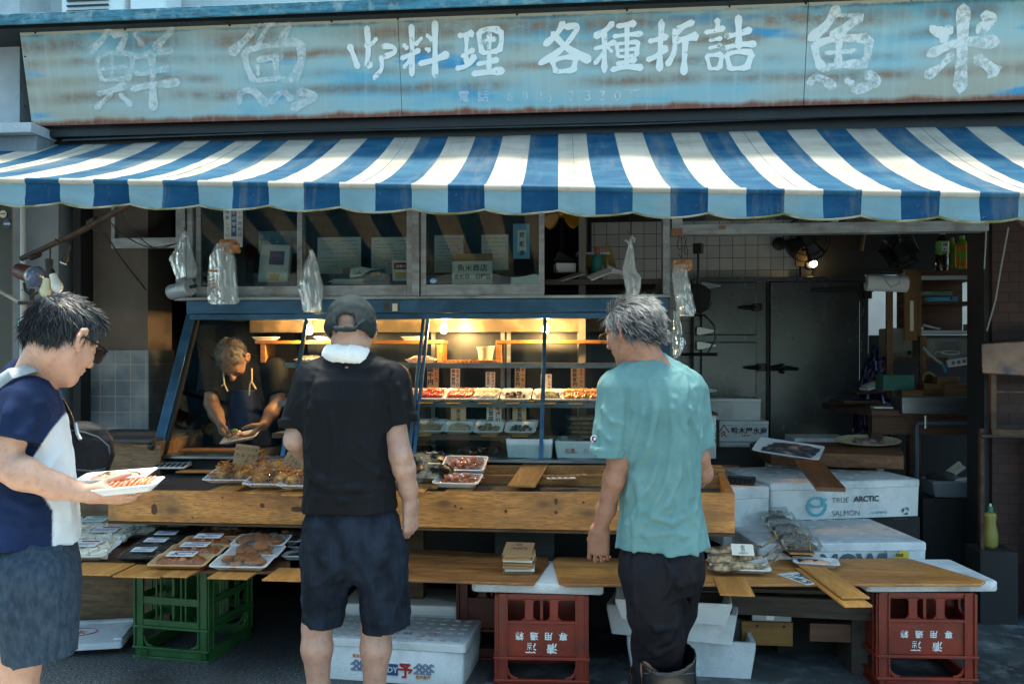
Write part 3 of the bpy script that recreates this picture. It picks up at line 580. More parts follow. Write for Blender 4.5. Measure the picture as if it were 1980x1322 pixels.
def rows(w,h,n,m,sz=.006,seed=0,fill=.9):
    return None
def scribble(w,h,n,mt,t_,x0=None,seed=1,lw=.0022):
    rr=random.Random(seed); b=MB()
    for i in range(n):
        z=h*(.9-.8*i/n); x=-w*.42
        while x<w*.38:
            l=rr.uniform(.01,.05); 
            if rr.random()<.8: b.box(x,min(x+l,w*.42),-.0012,-.0005,z-lw/2,z+lw/2)
            x+=l+.006
    return b.build('print',mt,t_)
def pz(px,py,y): return PY(px,py,y)
def sheet_at(name,label,cat,px0,py0,px1,py1,y,mt,lines=(),**k):
    a=PY((px0+px1)/2,py1,y); w=(PY(px1,py1,y)-PY(px0,py1,y)).x; h=PY(px0,py0,y).z-PY(px0,py1,y).z
    return card(name,label,cat,a,w,h,mt,lines,**k),w,h
t_,w_,h_=sheet_at('closing_day_sign','white paper sign with the shop name and closing day standing behind the middle window','sign',874,505,952,549,.045,M_paper)
b=MB(); b.text('魚米商店',.045,(0,-.0009,h_*.58),bold=.012); b.text('定休日　日曜日',.031,(0,-.0009,h_*.24),bold=.03); b.build('writing',M_ink,t_,smooth=0)
b=MB(); b.box(-w_/2,w_/2,.0015,.006,h_,h_+.045); b.build('cardboard_top',mat('kraft_board','#8a6a48',.8,'#7a5c3e',6),t_)
t_,w_,h_=sheet_at('framed_certificate','framed paper certificate behind the first pane right of the centre post, left one of two','certificate',840,455,896,527,.30,M_paper,border=M_frame,group='framed certificates in the windows'); scribble(w_,h_,9,M_inkb,t_,seed=2)
t_,w_,h_=sheet_at('framed_certificate','smaller framed paper right of the certificate and above the closing day sign','certificate',931,454,983,522,.30,M_paper,border=M_frame,group='framed certificates in the windows'); scribble(w_,h_,7,M_inkb,t_,seed=3)
t_,w_,h_=sheet_at('framed_certificate','landscape framed certificate behind the hanging bag of the second pane','certificate',614,459,698,529,.30,M_paper,border=M_frame,group='framed certificates in the windows'); scribble(w_,h_,7,M_inkb,t_,seed=4)
t_,w_,h_=sheet_at('framed_certificate','tall framed certificate at the right of the second pane behind the white box','certificate',718,459,790,530,.30,M_paper,border=M_frame,group='framed certificates in the windows'); scribble(w_,h_,9,M_inkb,t_,seed=5)
t_,w_,h_=sheet_at('blue_notice','tall blue paper notice hanging at the right of the middle window','notice',992,433,1024,500,.25,M_bluep)
b=MB(); b.box(-w_*.24,w_*.3,-.002,-.001,h_*.2,h_*.82); b.build('slip',M_paper,t_); b=MB()
for i,ch in enumerate('君瀬清'): b.text(ch,.035,(.003,-.003,h_*.62-i*.055),bold=.02)
b.build('writing',M_inkb,t_,smooth=0)
t_,w_,h_=sheet_at('vertical_sticker_sign','narrow white and blue vertical sign stuck to the left window pane','sign',432,404,469,478,.006,M_paper)
b=MB(); b.box(-.01,.022,-.0016,-.0006,h_*.28,h_*1.0); b.build('band',M_stb,t_); b=MB()
for i,ch in enumerate('この施設は'): b.text(ch,.026,(.043,-.0018,h_*.88-i*.034),bold=.01)
for i,ch in enumerate('推進してい'): b.text(ch,.026,(-.035,-.0018,h_*.88-i*.034),bold=.01)
b.build('writing',M_stb,t_,smooth=0); b=MB()
for i,ch in enumerate('食の安全'): b.text(ch,.026,(.006,-.0022,h_*.86-i*.034),bold=.01)
b.build('writing',M_paper,t_,smooth=0)
t_,w_,h_=sheet_at('blue_poster','dim blue poster with white clouds behind the white box lid in the left pane','poster',500,447,578,490,.30,mat('poster_blue','#4d86a3',.6,'#9fc3cf',7,lo=.55,hi=.62)); b=MB(); b.text('販売',.05,(-.07,-.001,.06)); b.text('協力',.05,(.12,-.001,.06)); b.build('writing',M_inkb,t_,smooth=0)
M_white=mat('white_plastic','#d5dadb',.4,'#c7cdcf',4)
# white box lid with stickers
P=PY(526,548,.10); t_=thing('white_plastic_box','white rounded plastic box with purple sticker standing in the left window','box',P,rot=(R(-6),R(3),0))
b=MB(); b.box(-.095,.095,0,.05,0,.245); b.build('body',M_white,t_,bevel=.012,seg=3)
b=MB(); b.box(-.03,.062,-.002,-.0006,.115,.2); b.build('label_sticker',mat('purple_label','#4b4a7a',.5),t_); b=MB(); b.box(-.02,.042,-.002,-.0006,.018,.06); b.build('label_sticker',mat('yellow_label','#c49a22',.5),t_)
b=MB(); b.text('大切なお知らせ',.01,(.016,-.003,.18)); b.text('販売中止',.012,(.016,-.003,.15)); b.build('writing',M_ink,t_,smooth=0)
# sanitiser box, books, paper clutter
P=PY(775,545,.08); t_=thing('white_dispenser','white box with red label standing at the right of the second pane','dispenser',P,rot=(R(-5),0,0))
b=MB(); b.hexa([(-.052,0,0),(.052,0,0),(.05,.06,0),(-.05,.06,0),(-.06,0,.135),(.06,0,.135),(.056,.06,.135),(-.056,.06,.135)]); b.build('body',M_white,t_,bevel=.008)
b=MB(); b.box(-.044,.044,-.003,-.001,.075,.115); b.build('red_label',mat('red_label','#8f2326',.5),t_); b=MB(); b.text('消毒済',.02,(0,-.004,.086),bold=.02); b.build('writing',M_paper,t_,smooth=0)
b=MB(); b.box(-.032,.032,-.003,-.001,.02,.055); b.build('badge',_M['yellow_label'],t_)
P=PY(727,548,.12); t_=thing('blue_book','blue booklet leaning beside the white dispenser behind the second pane','book',P,rot=(R(-18),R(-8),0)); b=MB(); b.box(-.06,.06,0,.012,0,.09); b.build('cover',M_stb,t_,bevel=.003); b=MB(); b.box(-.03,.03,-.002,-.0005,.05,.075); b.build('title',_M['yellow_label'],t_)
for px,w_,lab in ((690,.15,'pile of papers lying on the window sill behind the second pane'),(660,.1,'small stack of loose papers left of the paper pile on the sill')):
    P=PY(px,551,.10); t_=thing('paper_pile',lab,'papers',P,group='papers on the window sill'); b=MB()
    for k in range(5): b.obox((random.uniform(-.01,.01),0,.004+.006*k),(w_*random.uniform(.8,1),.12,.005),(0,0,random.uniform(-.15,.15)))
    b.build('sheets',M_paper,t_)
P=PY(697,530,.07); t_=thing('torn_card','torn white price card taped in the second pane','card',P,rot=(0,0,0)); b=MB(); b.prism([(-.075,0,.02),(-.062,0,-.02),(.0,0,-.012),(.075,0,.03),(.0,0,.045)],(0,.001,0)); b.build('sheet',M_paper,t_); b=MB(); b.obox((-.085,-.002,.02),(.045,.002,.035)); b.build('tape',M_tape,t_); b=MB(); b.text('ロA',.03,(-.02,-.002,.0)); b.build('writing',M_ink,t_,smooth=0)
b=MB(); P=PY(838,543,-.016); t_=thing('round_sticker','small blue and white oval sticker in the lower corner of the middle window pane','sticker',P); b.xf=Matrix.Rotation(R(90),4,'X'); b.lathe([(.021,0),(.021,.0015)],24,sx=1,sy=.72); b.build('disc',mat('sky_sticker','#6fb0d0',.5),t_); b=MB(); b.box(-.014,.014,-.003,-.0016,-.004,.004); b.build('print',M_paper,t_)
# open window clutter
M_yel=mat('yellow_blade','#c98f12',.35,'#a87812',8); M_bglass=mat('bottle_teal','#1d7f7c',.15,coat=.4)
P=PY(1086,412,.5); t_=thing('desk_fan','desk fan with yellow blades inside the open window','fan',P)
b=MB(); b.xf=Matrix.Rotation(R(90),4,'X'); b.lathe([(.0,.05),(.022,.045),(.03,.02),(.03,0)],20); b.build('hub',M_yel,t_)
for k in range(3):
    a=R(-28-120*k) if k else R(-32); b=MB(); a={0:R(-35),1:R(215),2:R(90)}[k]
    ca,sa=math.cos(a),math.sin(a)
    def blade(u,v,ca=ca,sa=sa):
        r=.02+.115*u; wd=(.02+.075*math.sin(min(1,u*1.05)*math.pi*.62))*(1 if u<.86 else math.sqrt(max(0,1-((u-.86)/.14)**2))*.9+.1); q=(v-.5)*wd
        return (r*ca-q*sa,-.02+q*.35,r*sa+q*ca)
    b.grid(10,6,blade); b.build('blade',M_yel,t_,solid=.003)
b=MB(); b.tube([(0,.03,0),(0,.05,-.16),(0,.05,-.30)],.012,8); b.lathe([(.07,-.33),(.07,-.315),(.03,-.30)],18,o=(0,.05,0)); b.build('stand',M_black,t_)
P=PY(1155,520,.25); t_=thing('detergent_bottle','teal bottle with an orange cap standing in the open window','bottle',P)
b=MB(); b.lathe([(.036,-.06),(.038,0),(.038,.045),(.03,.07),(.016,.088),(.014,.095)],20,sy=.7); b.build('body',M_bglass,t_,smooth=80); b=MB(); b.lathe([(.015,.095),(.015,.125),(.012,.127)],16); b.build('cap',mat('orange_cap','#b0452c',.4),t_)
def clutter(name,label,cat,px,py,y,size,rot,mt,bev=.004,extra=None):
    t_=thing(name,label,cat,PY(px,py,y),rot=rot); b=MB(); b.box(-size[0]/2,size[0]/2,-size[1]/2,size[1]/2,0,size[2]); b.build('body',mt,t_,bevel=bev)
    if extra: extra(t_)
    return t_
M_kraft=_M['kraft_board']; M_folder=mat('folder_yellow','#8f7a38',.6); M_boxp=mat('printed_box','#a8adb0',.6,'#8a3a34',14,lo=.6,hi=.63)
def lidded(t_):
    b=MB(); b.box(-.1,.1,-.07,.07,.075,.09); b.build('lid',M_white,t_,bevel=.003)
clutter('cardboard_box','yellowish cardboard box with white lid stacked behind the teal bottle','box',1145,518,.40,(.17,.12,.072),(0,0,.1),M_folder,extra=lidded)
clutter('printed_carton','small printed white carton in the open window left of the teal bottle','box',1092,528,.18,(.12,.1,.055),(0,0,.2),M_boxp)
clutter('white_tray','white plastic tray leaning askew in front of the teal bottle','tray',1158,532,.10,(.13,.09,.008),(R(20),R(-22),.3),M_white)
clutter('paper_sheet','crumpled white paper lying beside the leaning tray in the open window','paper',1190,528,.16,(.09,.07,.03),(R(20),R(10),.5),M_paper)
clutter('newspaper','folded grey newspaper lying left in the open window','newspaper',1105,537,.08,(.15,.1,.012),(R(8),R(-18),.3),mat('newsprint','#7a7f80',.8,'#5d6264',30))
clutter('black_folder','dark folder standing open above the printed carton','folder',1085,512,.3,(.11,.02,.07),(R(15),R(30),0),M_black)
for k,(px,rz) in enumerate(((1183,-14),(1190,-17),(1224,-6))):
    clutter('wooden_slip',('thin wooden slip leaning left of the clear hanging bag','second thin wooden slip just behind the leaning one','thin wooden slip standing right of the clear hanging bag')[k],'slip',px,520,.35,(.022,.01,.15),(0,R(rz),0),M_folder)
t_=thing('window_table','dark table just inside the open window carrying the clutter','table',(0,0,0)); b=MB(); x0,x1=PY(1056,540,.3).x,PY(1279,540,.3).x; zt_=PY(1160,541,.1).z; b.box(xpx(380),x1,.055,.9,zt_-.03,zt_); b.build('top',wood('dark_table','#3a2a1d','#251a12',None,'X',2),t_); b=MB(); b.box(x1-.05,x1,.06,.11,zs0,zt_-.03); b.build('leg',_M['dark_table'],t_)
b=MB(); b.box(x0,x1,.5,.52,zs0-.1,zt_-.03); b.build('back_board',_M['dark_table'],t_)
# ------------------------------------------------------------------ hanging bags
def baggmat(name,op,tint='#eef4f6',refl=1.6):
    return glass(name,tint,refl*.45,.1,op,'#dfe6ea',bump=.35,bs=26)
M_bag=baggmat('clear_bag',.08,refl=2.4); M_bagw=baggmat('milky_bag',.22,refl=2.2); M_bago=mat('bag_orange_print','#b0743c',.5)
def hook(t_,z0,dx=0,name='hook',l=.08):
    b=MB(); b.tube([(dx,0,z0),(dx+.002,0,z0+l*.7),(dx-.004,.004,z0+l)],.0022,6); b.tube([(dx-.02,0,z0+l*.35),(dx,0,z0+l*.1),(dx+.022,0,z0-l*.45)],.0018,5); b.build(name,M_black,t_)
def bundle(b,outline,th,seed,n=3,amp=.012):
    """crumpled flat bag bundle: rows of (z,xl,xr)"""
    for k in range(n):
        off=(k-(n-1)/2)*th
        def fn(u,v):
            f=v*(len(outline)-1); i=min(int(f),len(outline)-2); s=f-i; z,l,r=[outline[i][q]*(1-s)+outline[i+1][q]*s for q in range(3)]
            x=l+(r-l)*u; cr=amp*(noise3((x,z,k),28,seed)+.6*noise3((x*2.6,z*.5,k),22,seed+3)+.5*abs(noise3((x*1.5,z,k),55,seed+5))); pl=.006*math.sin(u*15+k*2.3+z*14+4*noise3((x,z*.4,k),9,seed))*(.4+noise3((x,z,k),6,seed+8)**2*3)
            return (x+.006*noise3((u,v,k),5,seed),off+(cr+pl)*(.35+.65*v)-.02*v*(1-abs(2*u-1)),z+.006*noise3((u*4,k,0),2,seed)*v)
        b.grid(26,30,fn)
    return b
yb=-.10
P=PY(356,446,yb); t_=thing('clear_plastic_bag','clear plastic bag bundle hanging point up from the left window post','plastic bag',P)
b=MB(); bundle(b,[(0,-.004,.006),(-.07,-.035,.03),(-.17,-.088,.062),(-.215,-.075,.085),(-.275,-.05,.07),(-.285,-.046,.02)],.008,1,3,.006); b.build('film',baggmat('clear_stack',.12,refl=3),t_)
hook(t_,-.01,l=.03)
P=PY(432,480,yb-.02); t_=thing('carrier_bag_bundle','milky plastic carrier bags with orange print hanging in the left window','plastic bag',P)
b=MB(); bundle(b,[(.03,-.03,.05),(0,-.05,.045),(-.06,-.075,.065),(-.2,-.09,.08),(-.31,-.09,.085),(-.325,-.07,.07)],.014,4,4,.016); b.build('film',M_bagw,t_)
b=MB(); bundle(b,[(.05,-.015,.07),(.02,-.02,.095),(-.03,-.03,.1)],.02,9,2,.02); b.build('torn_top',mat('bag_orange_film','#b98a62',.35,'#8f5a34',9),t_)
b=MB()
for k in range(4): b.obox((-.055+.002*k,-.035,-.17-.02*k),(.04-.004*k,.002,.005),(0,R(-12),0))
b.obox((-.045,-.036,-.135),(.05,.002,.012),(0,R(6),0)); b.build('print',M_bago,t_)
hook(t_,.045,0,l=.14)
P=PY(603,488,yb); t_=thing('bag_roll_bundle','bundle of clear bags tied at the top hanging in the second pane','plastic bag',P)
b=MB(); bundle(b,[(0,-.008,.012),(-.05,-.03,.03),(-.14,-.055,.05),(-.2,-.075,.065),(-.33,-.05,.055),(-.345,-.04,.045)],.013,12,4,.018); b.build('film',M_bagw,t_); b=MB(); b.ball((0,-.01,.004),.013,8,6); b.build('knot',M_white,t_); hook(t_,.01,.01,l=.16)
P=PY(1219,466,yb); t_=thing('long_clear_bag','narrow clear plastic bag knotted at the top hanging in the open window','plastic bag',P)
b=MB(); bundle(b,[(0,-.007,.008),(-.06,-.02,.018),(-.16,-.045,.03),(-.2,-.04,.06),(-.26,-.028,.055),(-.34,-.026,.03)],.011,16,3,.008); b.build('film',baggmat('clear_long',.3,refl=2.0),t_); b=MB()
for k in range(9): b.obox((random.uniform(-.02,.02),random.uniform(-.015,.01),random.uniform(-.006,.02)),(.025,.012,.012),(random.random(),random.random(),random.random()))
b.build('knot',M_bagw,t_); hook(t_,.02,l=.12)
P=PY(1318,520,-.12); t_=thing('white_bag_bundle','white plastic carrier bags with orange tops hanging beside the dial scale','plastic bag',P)
b=MB(); bundle(b,[(.02,-.04,.03),(-.04,-.05,.03),(-.14,-.04,.055),(-.24,-.02,.07),(-.26,-.01,.065)],.018,21,4,.02); b.build('film',M_bagw,t_); b=MB(); bundle(b,[(.05,-.04,.05),(.02,-.05,.06),(-.01,-.04,.05)],.02,22,2,.02); b.build('torn_top',_M['bag_orange_film'],t_); hook(t_,.04,l=.14); hook(t_,.03,.03,l=.1)
P=PY(1308,622,-.16); t_=thing('thin_clear_bag','thin crumpled clear bag hanging low along the right edge of the showcase','plastic bag',P)
b=MB(); bundle(b,[(.06,-.012,.015),(-.06,-.02,.03),(-.12,-.022,.05),(-.2,-.02,.01)],.012,25,2,.014); b.build('film',M_bag,t_)
# roll of bags on a spindle
P=PY(350,560,-.13); t_=thing('bag_roll','roll of clear plastic bags on a spindle at the left window post','roll',P,rot=(0,R(-8),R(-25)))
b=MB(); b.xf=Matrix.Rotation(R(90),4,'Y'); b.lathe([(.044,-.085),(.046,-.08),(.046,.08),(.044,.085),(.012,.086)],26); b.build('roll',mat('film_roll','#aab6bd',.22,'#8794a0',6,(30,1,1),metal=.25),t_); b=MB(); b.xf=Matrix.Rotation(R(90),4,'Y'); b.lathe([(.011,.05),(.011,.13)],10); b.build('spindle',M_black,t_)
# ------------------------------------------------------------------ street lamps at the left
M_red=mat('red_enamel','#6e2c22',.4,'#4a2019',7,dirt='#33231e',ds=8); M_lens=mat('lamp_lens','#5b6f92',.08,'#39496b',6,coat=.8)
P=PY(62,532,-.95); t_=thing('spot_lamp','old red metal spot lamp with glass bulb clamped at the left edge','lamp',P,rot=(0,R(105),R(-20)))
b=MB(); b.lathe([(.0,-.115),(.028,-.112),(.038,-.10),(.042,-.02),(.043,.0)],22); b.build('housing',M_red,t_); b=MB(); b.lathe([(.043,0),(.05,.02),(.052,.03)],24); b.build('rim',mat('lamp_rim','#b9bdbb',.3,metal=.6),t_); b=MB(); b.lathe([(.052,.03),(.046,.045),(.025,.055),(0,.058)],24); b.build('lens',M_lens,t_)
b=MB(); b.tube([(.05,0,-.05),(.085,0,-.03),(.10,0,.02),(.075,0,.06)],.006,8); b.build('bracket',M_black,t_)
t_=thing('lamp_pole','thin jointed metal pole carrying the lamps at the left edge','pole',PY(48,560,-.9)); b=MB(); o=t_.location
b.tube([PY(46,548,-.9)-o,PY(47,608,-.9)-o],.0105,10); b.tube([PY(-30,540,-.85)-o,PY(0,563,-.88)-o,PY(40,585,-.9)-o],.010,10); b.build('tube',mat('pale_pole','#a9a59c',.5,'#7b7468',9),t_); b=MB(); b.obox(PY(48,586,-.91)-o,(.055,.03,.016)); b.obox(PY(62,570,-.9)-o,(.014,.02,.06)); b.tube([PY(66,548,-.9)-o,PY(95,560,-.88)-o],.008,8); b.build('clamp',M_black,t_)
b=MB(); b.tube([PY(42,561,-.905)-o,PY(52,558,-.92)-o,PY(56,563,-.9)-o],.004,6); b.build('wire_tie',mat('green_wire','#2f7f78',.5),t_)
M_led=mat('led_bulb_white','#d3d6d2',.3,sss=.1); M_led2=mat('led_bulb_cream','#c9c7a6',.3,sss=.1)
o_=PY(95,520,-1.0); t_=thing('twin_bulb_fitting','pair of unlit white bulbs hanging from a black socket on the rusty arm','bulb',o_)
b=MB(); b.tube([PY(97,478,-1.0)-o_,PY(97,500,-1.0)-o_],.004,6); b.lathe([(.006,.05),(.019,.046),(.017,.0),(.015,-.03),(.004,-.034)],14); b.build('socket',M_black,t_)
for dx,dy,rot,mm in ((-.012,-.03,R(6),M_led2),(.02,-.012,R(-22),M_led)):
    b=MB(); b.xf=Matrix.Translation((dx,0,dy-.02))@Matrix.Rotation(rot,4,'Y'); b.lathe([(.0,-.09),(.016,-.085),(.026,-.066),(.027,-.052),(.022,-.035),(.018,-.02),(.0165,.006)],20); b.build('bulb',mm,t_,smooth=80)
    b=MB(); b.xf=Matrix.Translation((dx,0,dy-.02))@Matrix.Rotation(rot,4,'Y'); b.lathe([(.015,.006),(.014,.03),(.006,.034)],14); b.build('bulb_base',M_black,t_)
o_=PY(126,500,-1.02); t_=thing('empty_lamp_socket','empty black and white lamp socket taped under the rusty arm','lamp socket',o_,rot=(0,R(25),0)); b=MB(); b.tube([(-.005,0,.07),(.0,0,.03),(.0,0,.0)],.006,8); b.lathe([(.012,.02),(.016,.0),(.016,-.02)],14); b.build('holder',M_black,t_); b=MB(); b.lathe([(.0165,-.02),(.0165,-.026),(.012,-.026),(.012,-.015),(.0,-.014)],16); b.build('ring',M_white,t_)
# loose cables
def cable(label,pts,r=.004,mt=None):
    P=[PY(*p) for p in pts]; o=P[0]; t_=thing('cable',label,'cable',o,group='loose cables at the left'); b=MB(); Q=[]
    for i in range(len(P)-1):
        p0,p1,p2,p3=P[max(i-1,0)],P[i],P[i+1],P[min(i+2,len(P)-1)]
        for k in range(6): u=k/6; Q.append(.5*((2*p1)+(p2-p0)*u+(2*p0-5*p1+4*p2-p3)*u*u+(3*p1-p0-3*p2+p3)*u**3)-o)
    Q.append(P[-1]-o); b.tube(Q,r,6); b.build('wire',mt or M_black,t_)
cable('black cable drooping from the rusty arm past the pale pillar',[(178,443,-1.0),(205,455,-.7),(235,500,-.4),(282,560,.05)])
cable('black cable hung in a long curve to the left window post',[(206,421,-1.1),(240,455,-.6),(290,478,-.2),(345,470,-.06)],.003)
cable('second black cable crossing above the transom frame at the left',[(232,404,-1.2),(262,450,-.6),(300,480,-.2),(338,472,-.06)],.003)
# ================================================================== right-hand interior
M_fr=None
def steelmat():
    t=NT('brushed_fridge_steel'); v=t.n('TexCoord').outputs['Object']; a=t.noise(1.6,v,5,.6); b_=t.noise(40,t.n('Mapping',Vector=v,Scale=(1,1,12)).outputs[0],3)
    base=t.ramp(a,[(.3,lin('#4f5354')),(.6,lin('#5f6262')),(.8,lin('#565249'))]); sp=t.noise(70,v,2); base=t.mix(t.val(sp,.66,.72),base,lin('#4a4540'))
    t.set(Base_Color=base,Roughness=t.ramp(t.noise(9,t.n('Mapping',Vector=v,Scale=(1,1,.35)).outputs[0],6,.7),[(.35,(.2,.2,.2,1)),(.7,(.3,.3,.3,1))]),Metallic=.7); t.bump(b_,.06,.004); return t.m
M_fr=steelmat()
YF=1.9
def fz(py,px=1500): return PY(px,py,YF).z
fx=lambda px: PY(px,700,YF).x
fr=thing('walk_in_fridge','old stainless steel walk in fridge with heavy hinged doors against the tiled wall','fridge',(0,0,0))
b=MB(); b.box(fx(1340),fx(1680),YF,YF+.14,0,fz(537)); b.build('cabinet',M_fr,fr,bevel=.006)
b=MB(); b.box(fx(1352),fx(1679),YF-.03,YF,fz(546),fz(536)); b.build('top_trim',M_fr,fr,bevel=.003)
def fdoor(x0,x1,y0,y1,nm='door'):
    b=MB(); b.box(fx(x0),fx(x1),YF-.045,YF-.002,fz(y1),fz(y0)); return b.build(nm,M_fr,fr,bevel=.008)
d1=fdoor(1354,1461,545,648); d2=fdoor(1354,1461,661,778); d3=fdoor(1486,1660,545,1100)
b=MB(); b.box(fx(1482),fx(1485.5),YF-.03,YF-.001,0,fz(545)); b.build('gasket',M_black,fr)
M_chr=mat('hinge_chrome','#9a9d9c',.25,metal=.9); M_blk=mat('black_iron','#0d0f10',.45)
for dd,px,py in ((d1,1358,553),(d1,1350,640),(d2,1350,668),(d2,1352,755)):
    b=MB(); x=fx(px); z=fz(py)
    b.prism([(x-.02,YF-.06,z-.032),(x+.01,YF-.06,z-.034),(x+.13,YF-.06,z-.010),(x+.138,YF-.06,z),(x+.13,YF-.06,z+.010),(x+.01,YF-.06,z+.034),(x-.02,YF-.06,z+.032)],(0,.012,0)); b.build('hinge',M_chr,dd,bevel=.004)
for dd,px,py in ((d1,1452,595),(d2,1462,710)):
    b=MB(); x=fx(px); z=fz(py); b.tube([(x-.11,YF-.08,z),(x-.06,YF-.085,z),(x+.02,YF-.07,z)],[.006,.014,.018],8); b.obox((x+.03,YF-.06,z),(.06,.04,.055)); b.tube([(x+.06,YF-.07,z-.02),(x+.06,YF-.07,z+.03)],.014,8); b.build('latch',M_blk,dd,bevel=.003)
b=MB(); x=fx(1488); z=fz(712); b.tube([(x,YF-.07,z),(x+.06,YF-.09,z+.01),(x+.2,YF-.075,z-.004)],[.02,.022,.012],8); b.ball((x+.08,YF-.09,z+.02),.02); b.ball((x+.08,YF-.09,z-.02),.02); b.build('latch',M_blk,d3)
b=MB(); b.prism([(fx(1566),YF-.06,fz(566)),(fx(1684),YF-.06,fz(567)),(fx(1684),YF-.06,fz(553)),(fx(1566),YF-.06,fz(559))],(0,.012,0)); b.obox((fx(1673),YF-.05,fz(563)),(.06,.04,.13)); b.build('hinge',M_blk,d3,bevel=.003)
# wall lamp
P=PY(1568,510,1.96); t_=thing('wall_lamp','small lit round lamp in a dark holder on the white tiled wall','lamp',P,rot=(R(90),0,0)); b=MB(); b.lathe([(.0,-.09),(.05,-.088),(.046,-.04),(.032,-.02)],20); b.build('holder',M_blk,t_); b=MB(); b.ball((.02,0,.0),.027,16,10); b.build('bulb',mat('wall_bulb_glow','#ffd9a0',.4,emit=14),t_,smooth=80)
def fan(px,py,y,r,lab,rz=0):
    P=PY(px,py,y); t_=thing('wall_fan',lab,'fan',P,rot=(R(90),0,rz),group='dark wall fans')
    b=MB()
    for k in range(40):
        a=2*math.pi*k/40; b.tube([(.05*math.cos(a),.05*math.sin(a),.05),(r*.75*math.cos(a),r*.75*math.sin(a),.045),(r*math.cos(a),r*math.sin(a),.0)],.0016,4,caps=False)
    for q,z in ((1,0),(.75,.045)): b.tube([(r*q*math.cos(2*math.pi*k/40),r*q*math.sin(2*math.pi*k/40),z) for k in range(41)],.004,6)
    b.build('cage',M_blk,t_); b=MB(); b.lathe([(0,.055),(.05,.052),(.052,.045),(.05,.01)],20); b.build('hub',M_blk,t_)
    for k in range(4):
        b=MB(); a=k*math.pi/2+.5; ca,sa=math.cos(a),math.sin(a)
        b.grid(8,4,lambda u,v:((.03+(r*.8)*u)*ca-(v-.5)*.14*sa*(.5+u*.6),(.03+(r*.8)*u)*sa+(v-.5)*.14*ca*(.5+u*.6),.01+(v-.5)*.03)); b.build('blade',mat('fan_blade','#2b2b28',.4),t_,solid=.003)
    b=MB(); b.lathe([(.06,-.10),(.07,-.02),(.06,.0)],16); b.build('motor',M_blk,t_)
fan(1560,462,1.8,.175,'dark caged wall fan above the fridge beside the lit lamp')
fan(1738,485,1.2,.118,'dark caged fan at the end of the tiled wall beside the drink bottles')
P=PY(1557,512,1.99); t_=thing('switch_board','brown wooden switch board on the tiled wall under the fan','board',P); b=MB(); b.box(-.07,.05,0,.03,-.01,.11); b.build('board',wood('switch_wood','#5d4a2c','#49391f',None,'Z'),t_)
P=PY(1506,472,2.04); t_=thing('wall_clock','small round black rimmed clock on the tiled wall','clock',P,rot=(R(90),0,0)); b=MB(); b.lathe([(.05,0),(.053,.012),(.045,.016)],28); b.build('rim',M_blk,t_); b=MB(); b.lathe([(0,.0125),(.045,.0125)],28); b.build('face',mat('clock_face','#6a6d6c',.5),t_); b=MB(); b.box(-.0015,.0015,0,.035,.014,.0155); b.build('hand',M_blk,t_)
P=PY(1668,470,2.03); t_=thing('hand_tool','wooden handled tool hanging on the tiled wall','tool',P); b=MB(); b.tube([(.03,0,.12),(.01,0,.04),(-.01,0,-.06)],[.011,.012,.018],8); b.build('shaft',_M['switch_wood'],t_)
# hanging dial scale
P=PY(1348,577,.3); t_=thing('dial_scale','hanging round dial scale on a black rod beside the white bags','scale',P,rot=(R(90),0,R(-25)))
b=MB(); b.lathe([(.0,-.035),(.085,-.033),(.088,.0),(.084,.006)],32); b.build('case',M_blk,t_); b=MB(); b.lathe([(0,.004),(.08,.004)],32); b.build('face',mat('dial_face','#8d958c',.25),t_); b=MB(); b.text('15',.035,(.03,.05,.0055),xd=(1,0,0),yd=(0,1,0),bold=.02)
for k in range(24):
    a=2*math.pi*k/24; b.obox((.07*math.cos(a),.07*math.sin(a),.0055),(.012,.002,.001),(0,0,a))
b.build('marking',M_ink,t_); b=MB(); b.obox((.0,.02,.007),(.004,.11,.002),(0,0,.5)); b.build('pointer',M_ink,t_)
b=MB(); b.tube([(0,.085,-.02),(0,.33,-.02)],.008,8); b.obox((0,.30,-.02),(.05,.06,.05)); b.tube([(0,-.085,-.02),(0,-.10,-.02),(.02,-.11,-.02)],.006,8); b.build('hanger',M_blk,t_)
b=MB(); b.tube([(-.05,-.10,-.01),(.04,-.10,-.01),(.10,-.16,-.01),(.11,-.24,-.01),(.06,-.33,-.01)],.006,8); b.tube([(-.1,-.335,-.01),(.12,-.335,-.01)],.010,8); b.build('pan_arm',M_blk,t_)
for k,(px,dy) in enumerate(((1311,0),(1324,8))):
    P=PY(px,455+dy,-.0); t_=thing('s_hook',('black wire S hook under the transom, nearer the window post','black wire S hook under the transom, just right of the first')[k],'hook',P,group='wire hooks under the transom'); b=MB()
    b.tube([(-.008,0,0),(0,0,.014),(.008,0,.004),(.002,0,-.03),(-.004,0,-.06),(.006,0,-.085),(.016,0,-.075)],.0028,6); b.build('wire',M_blk,t_)
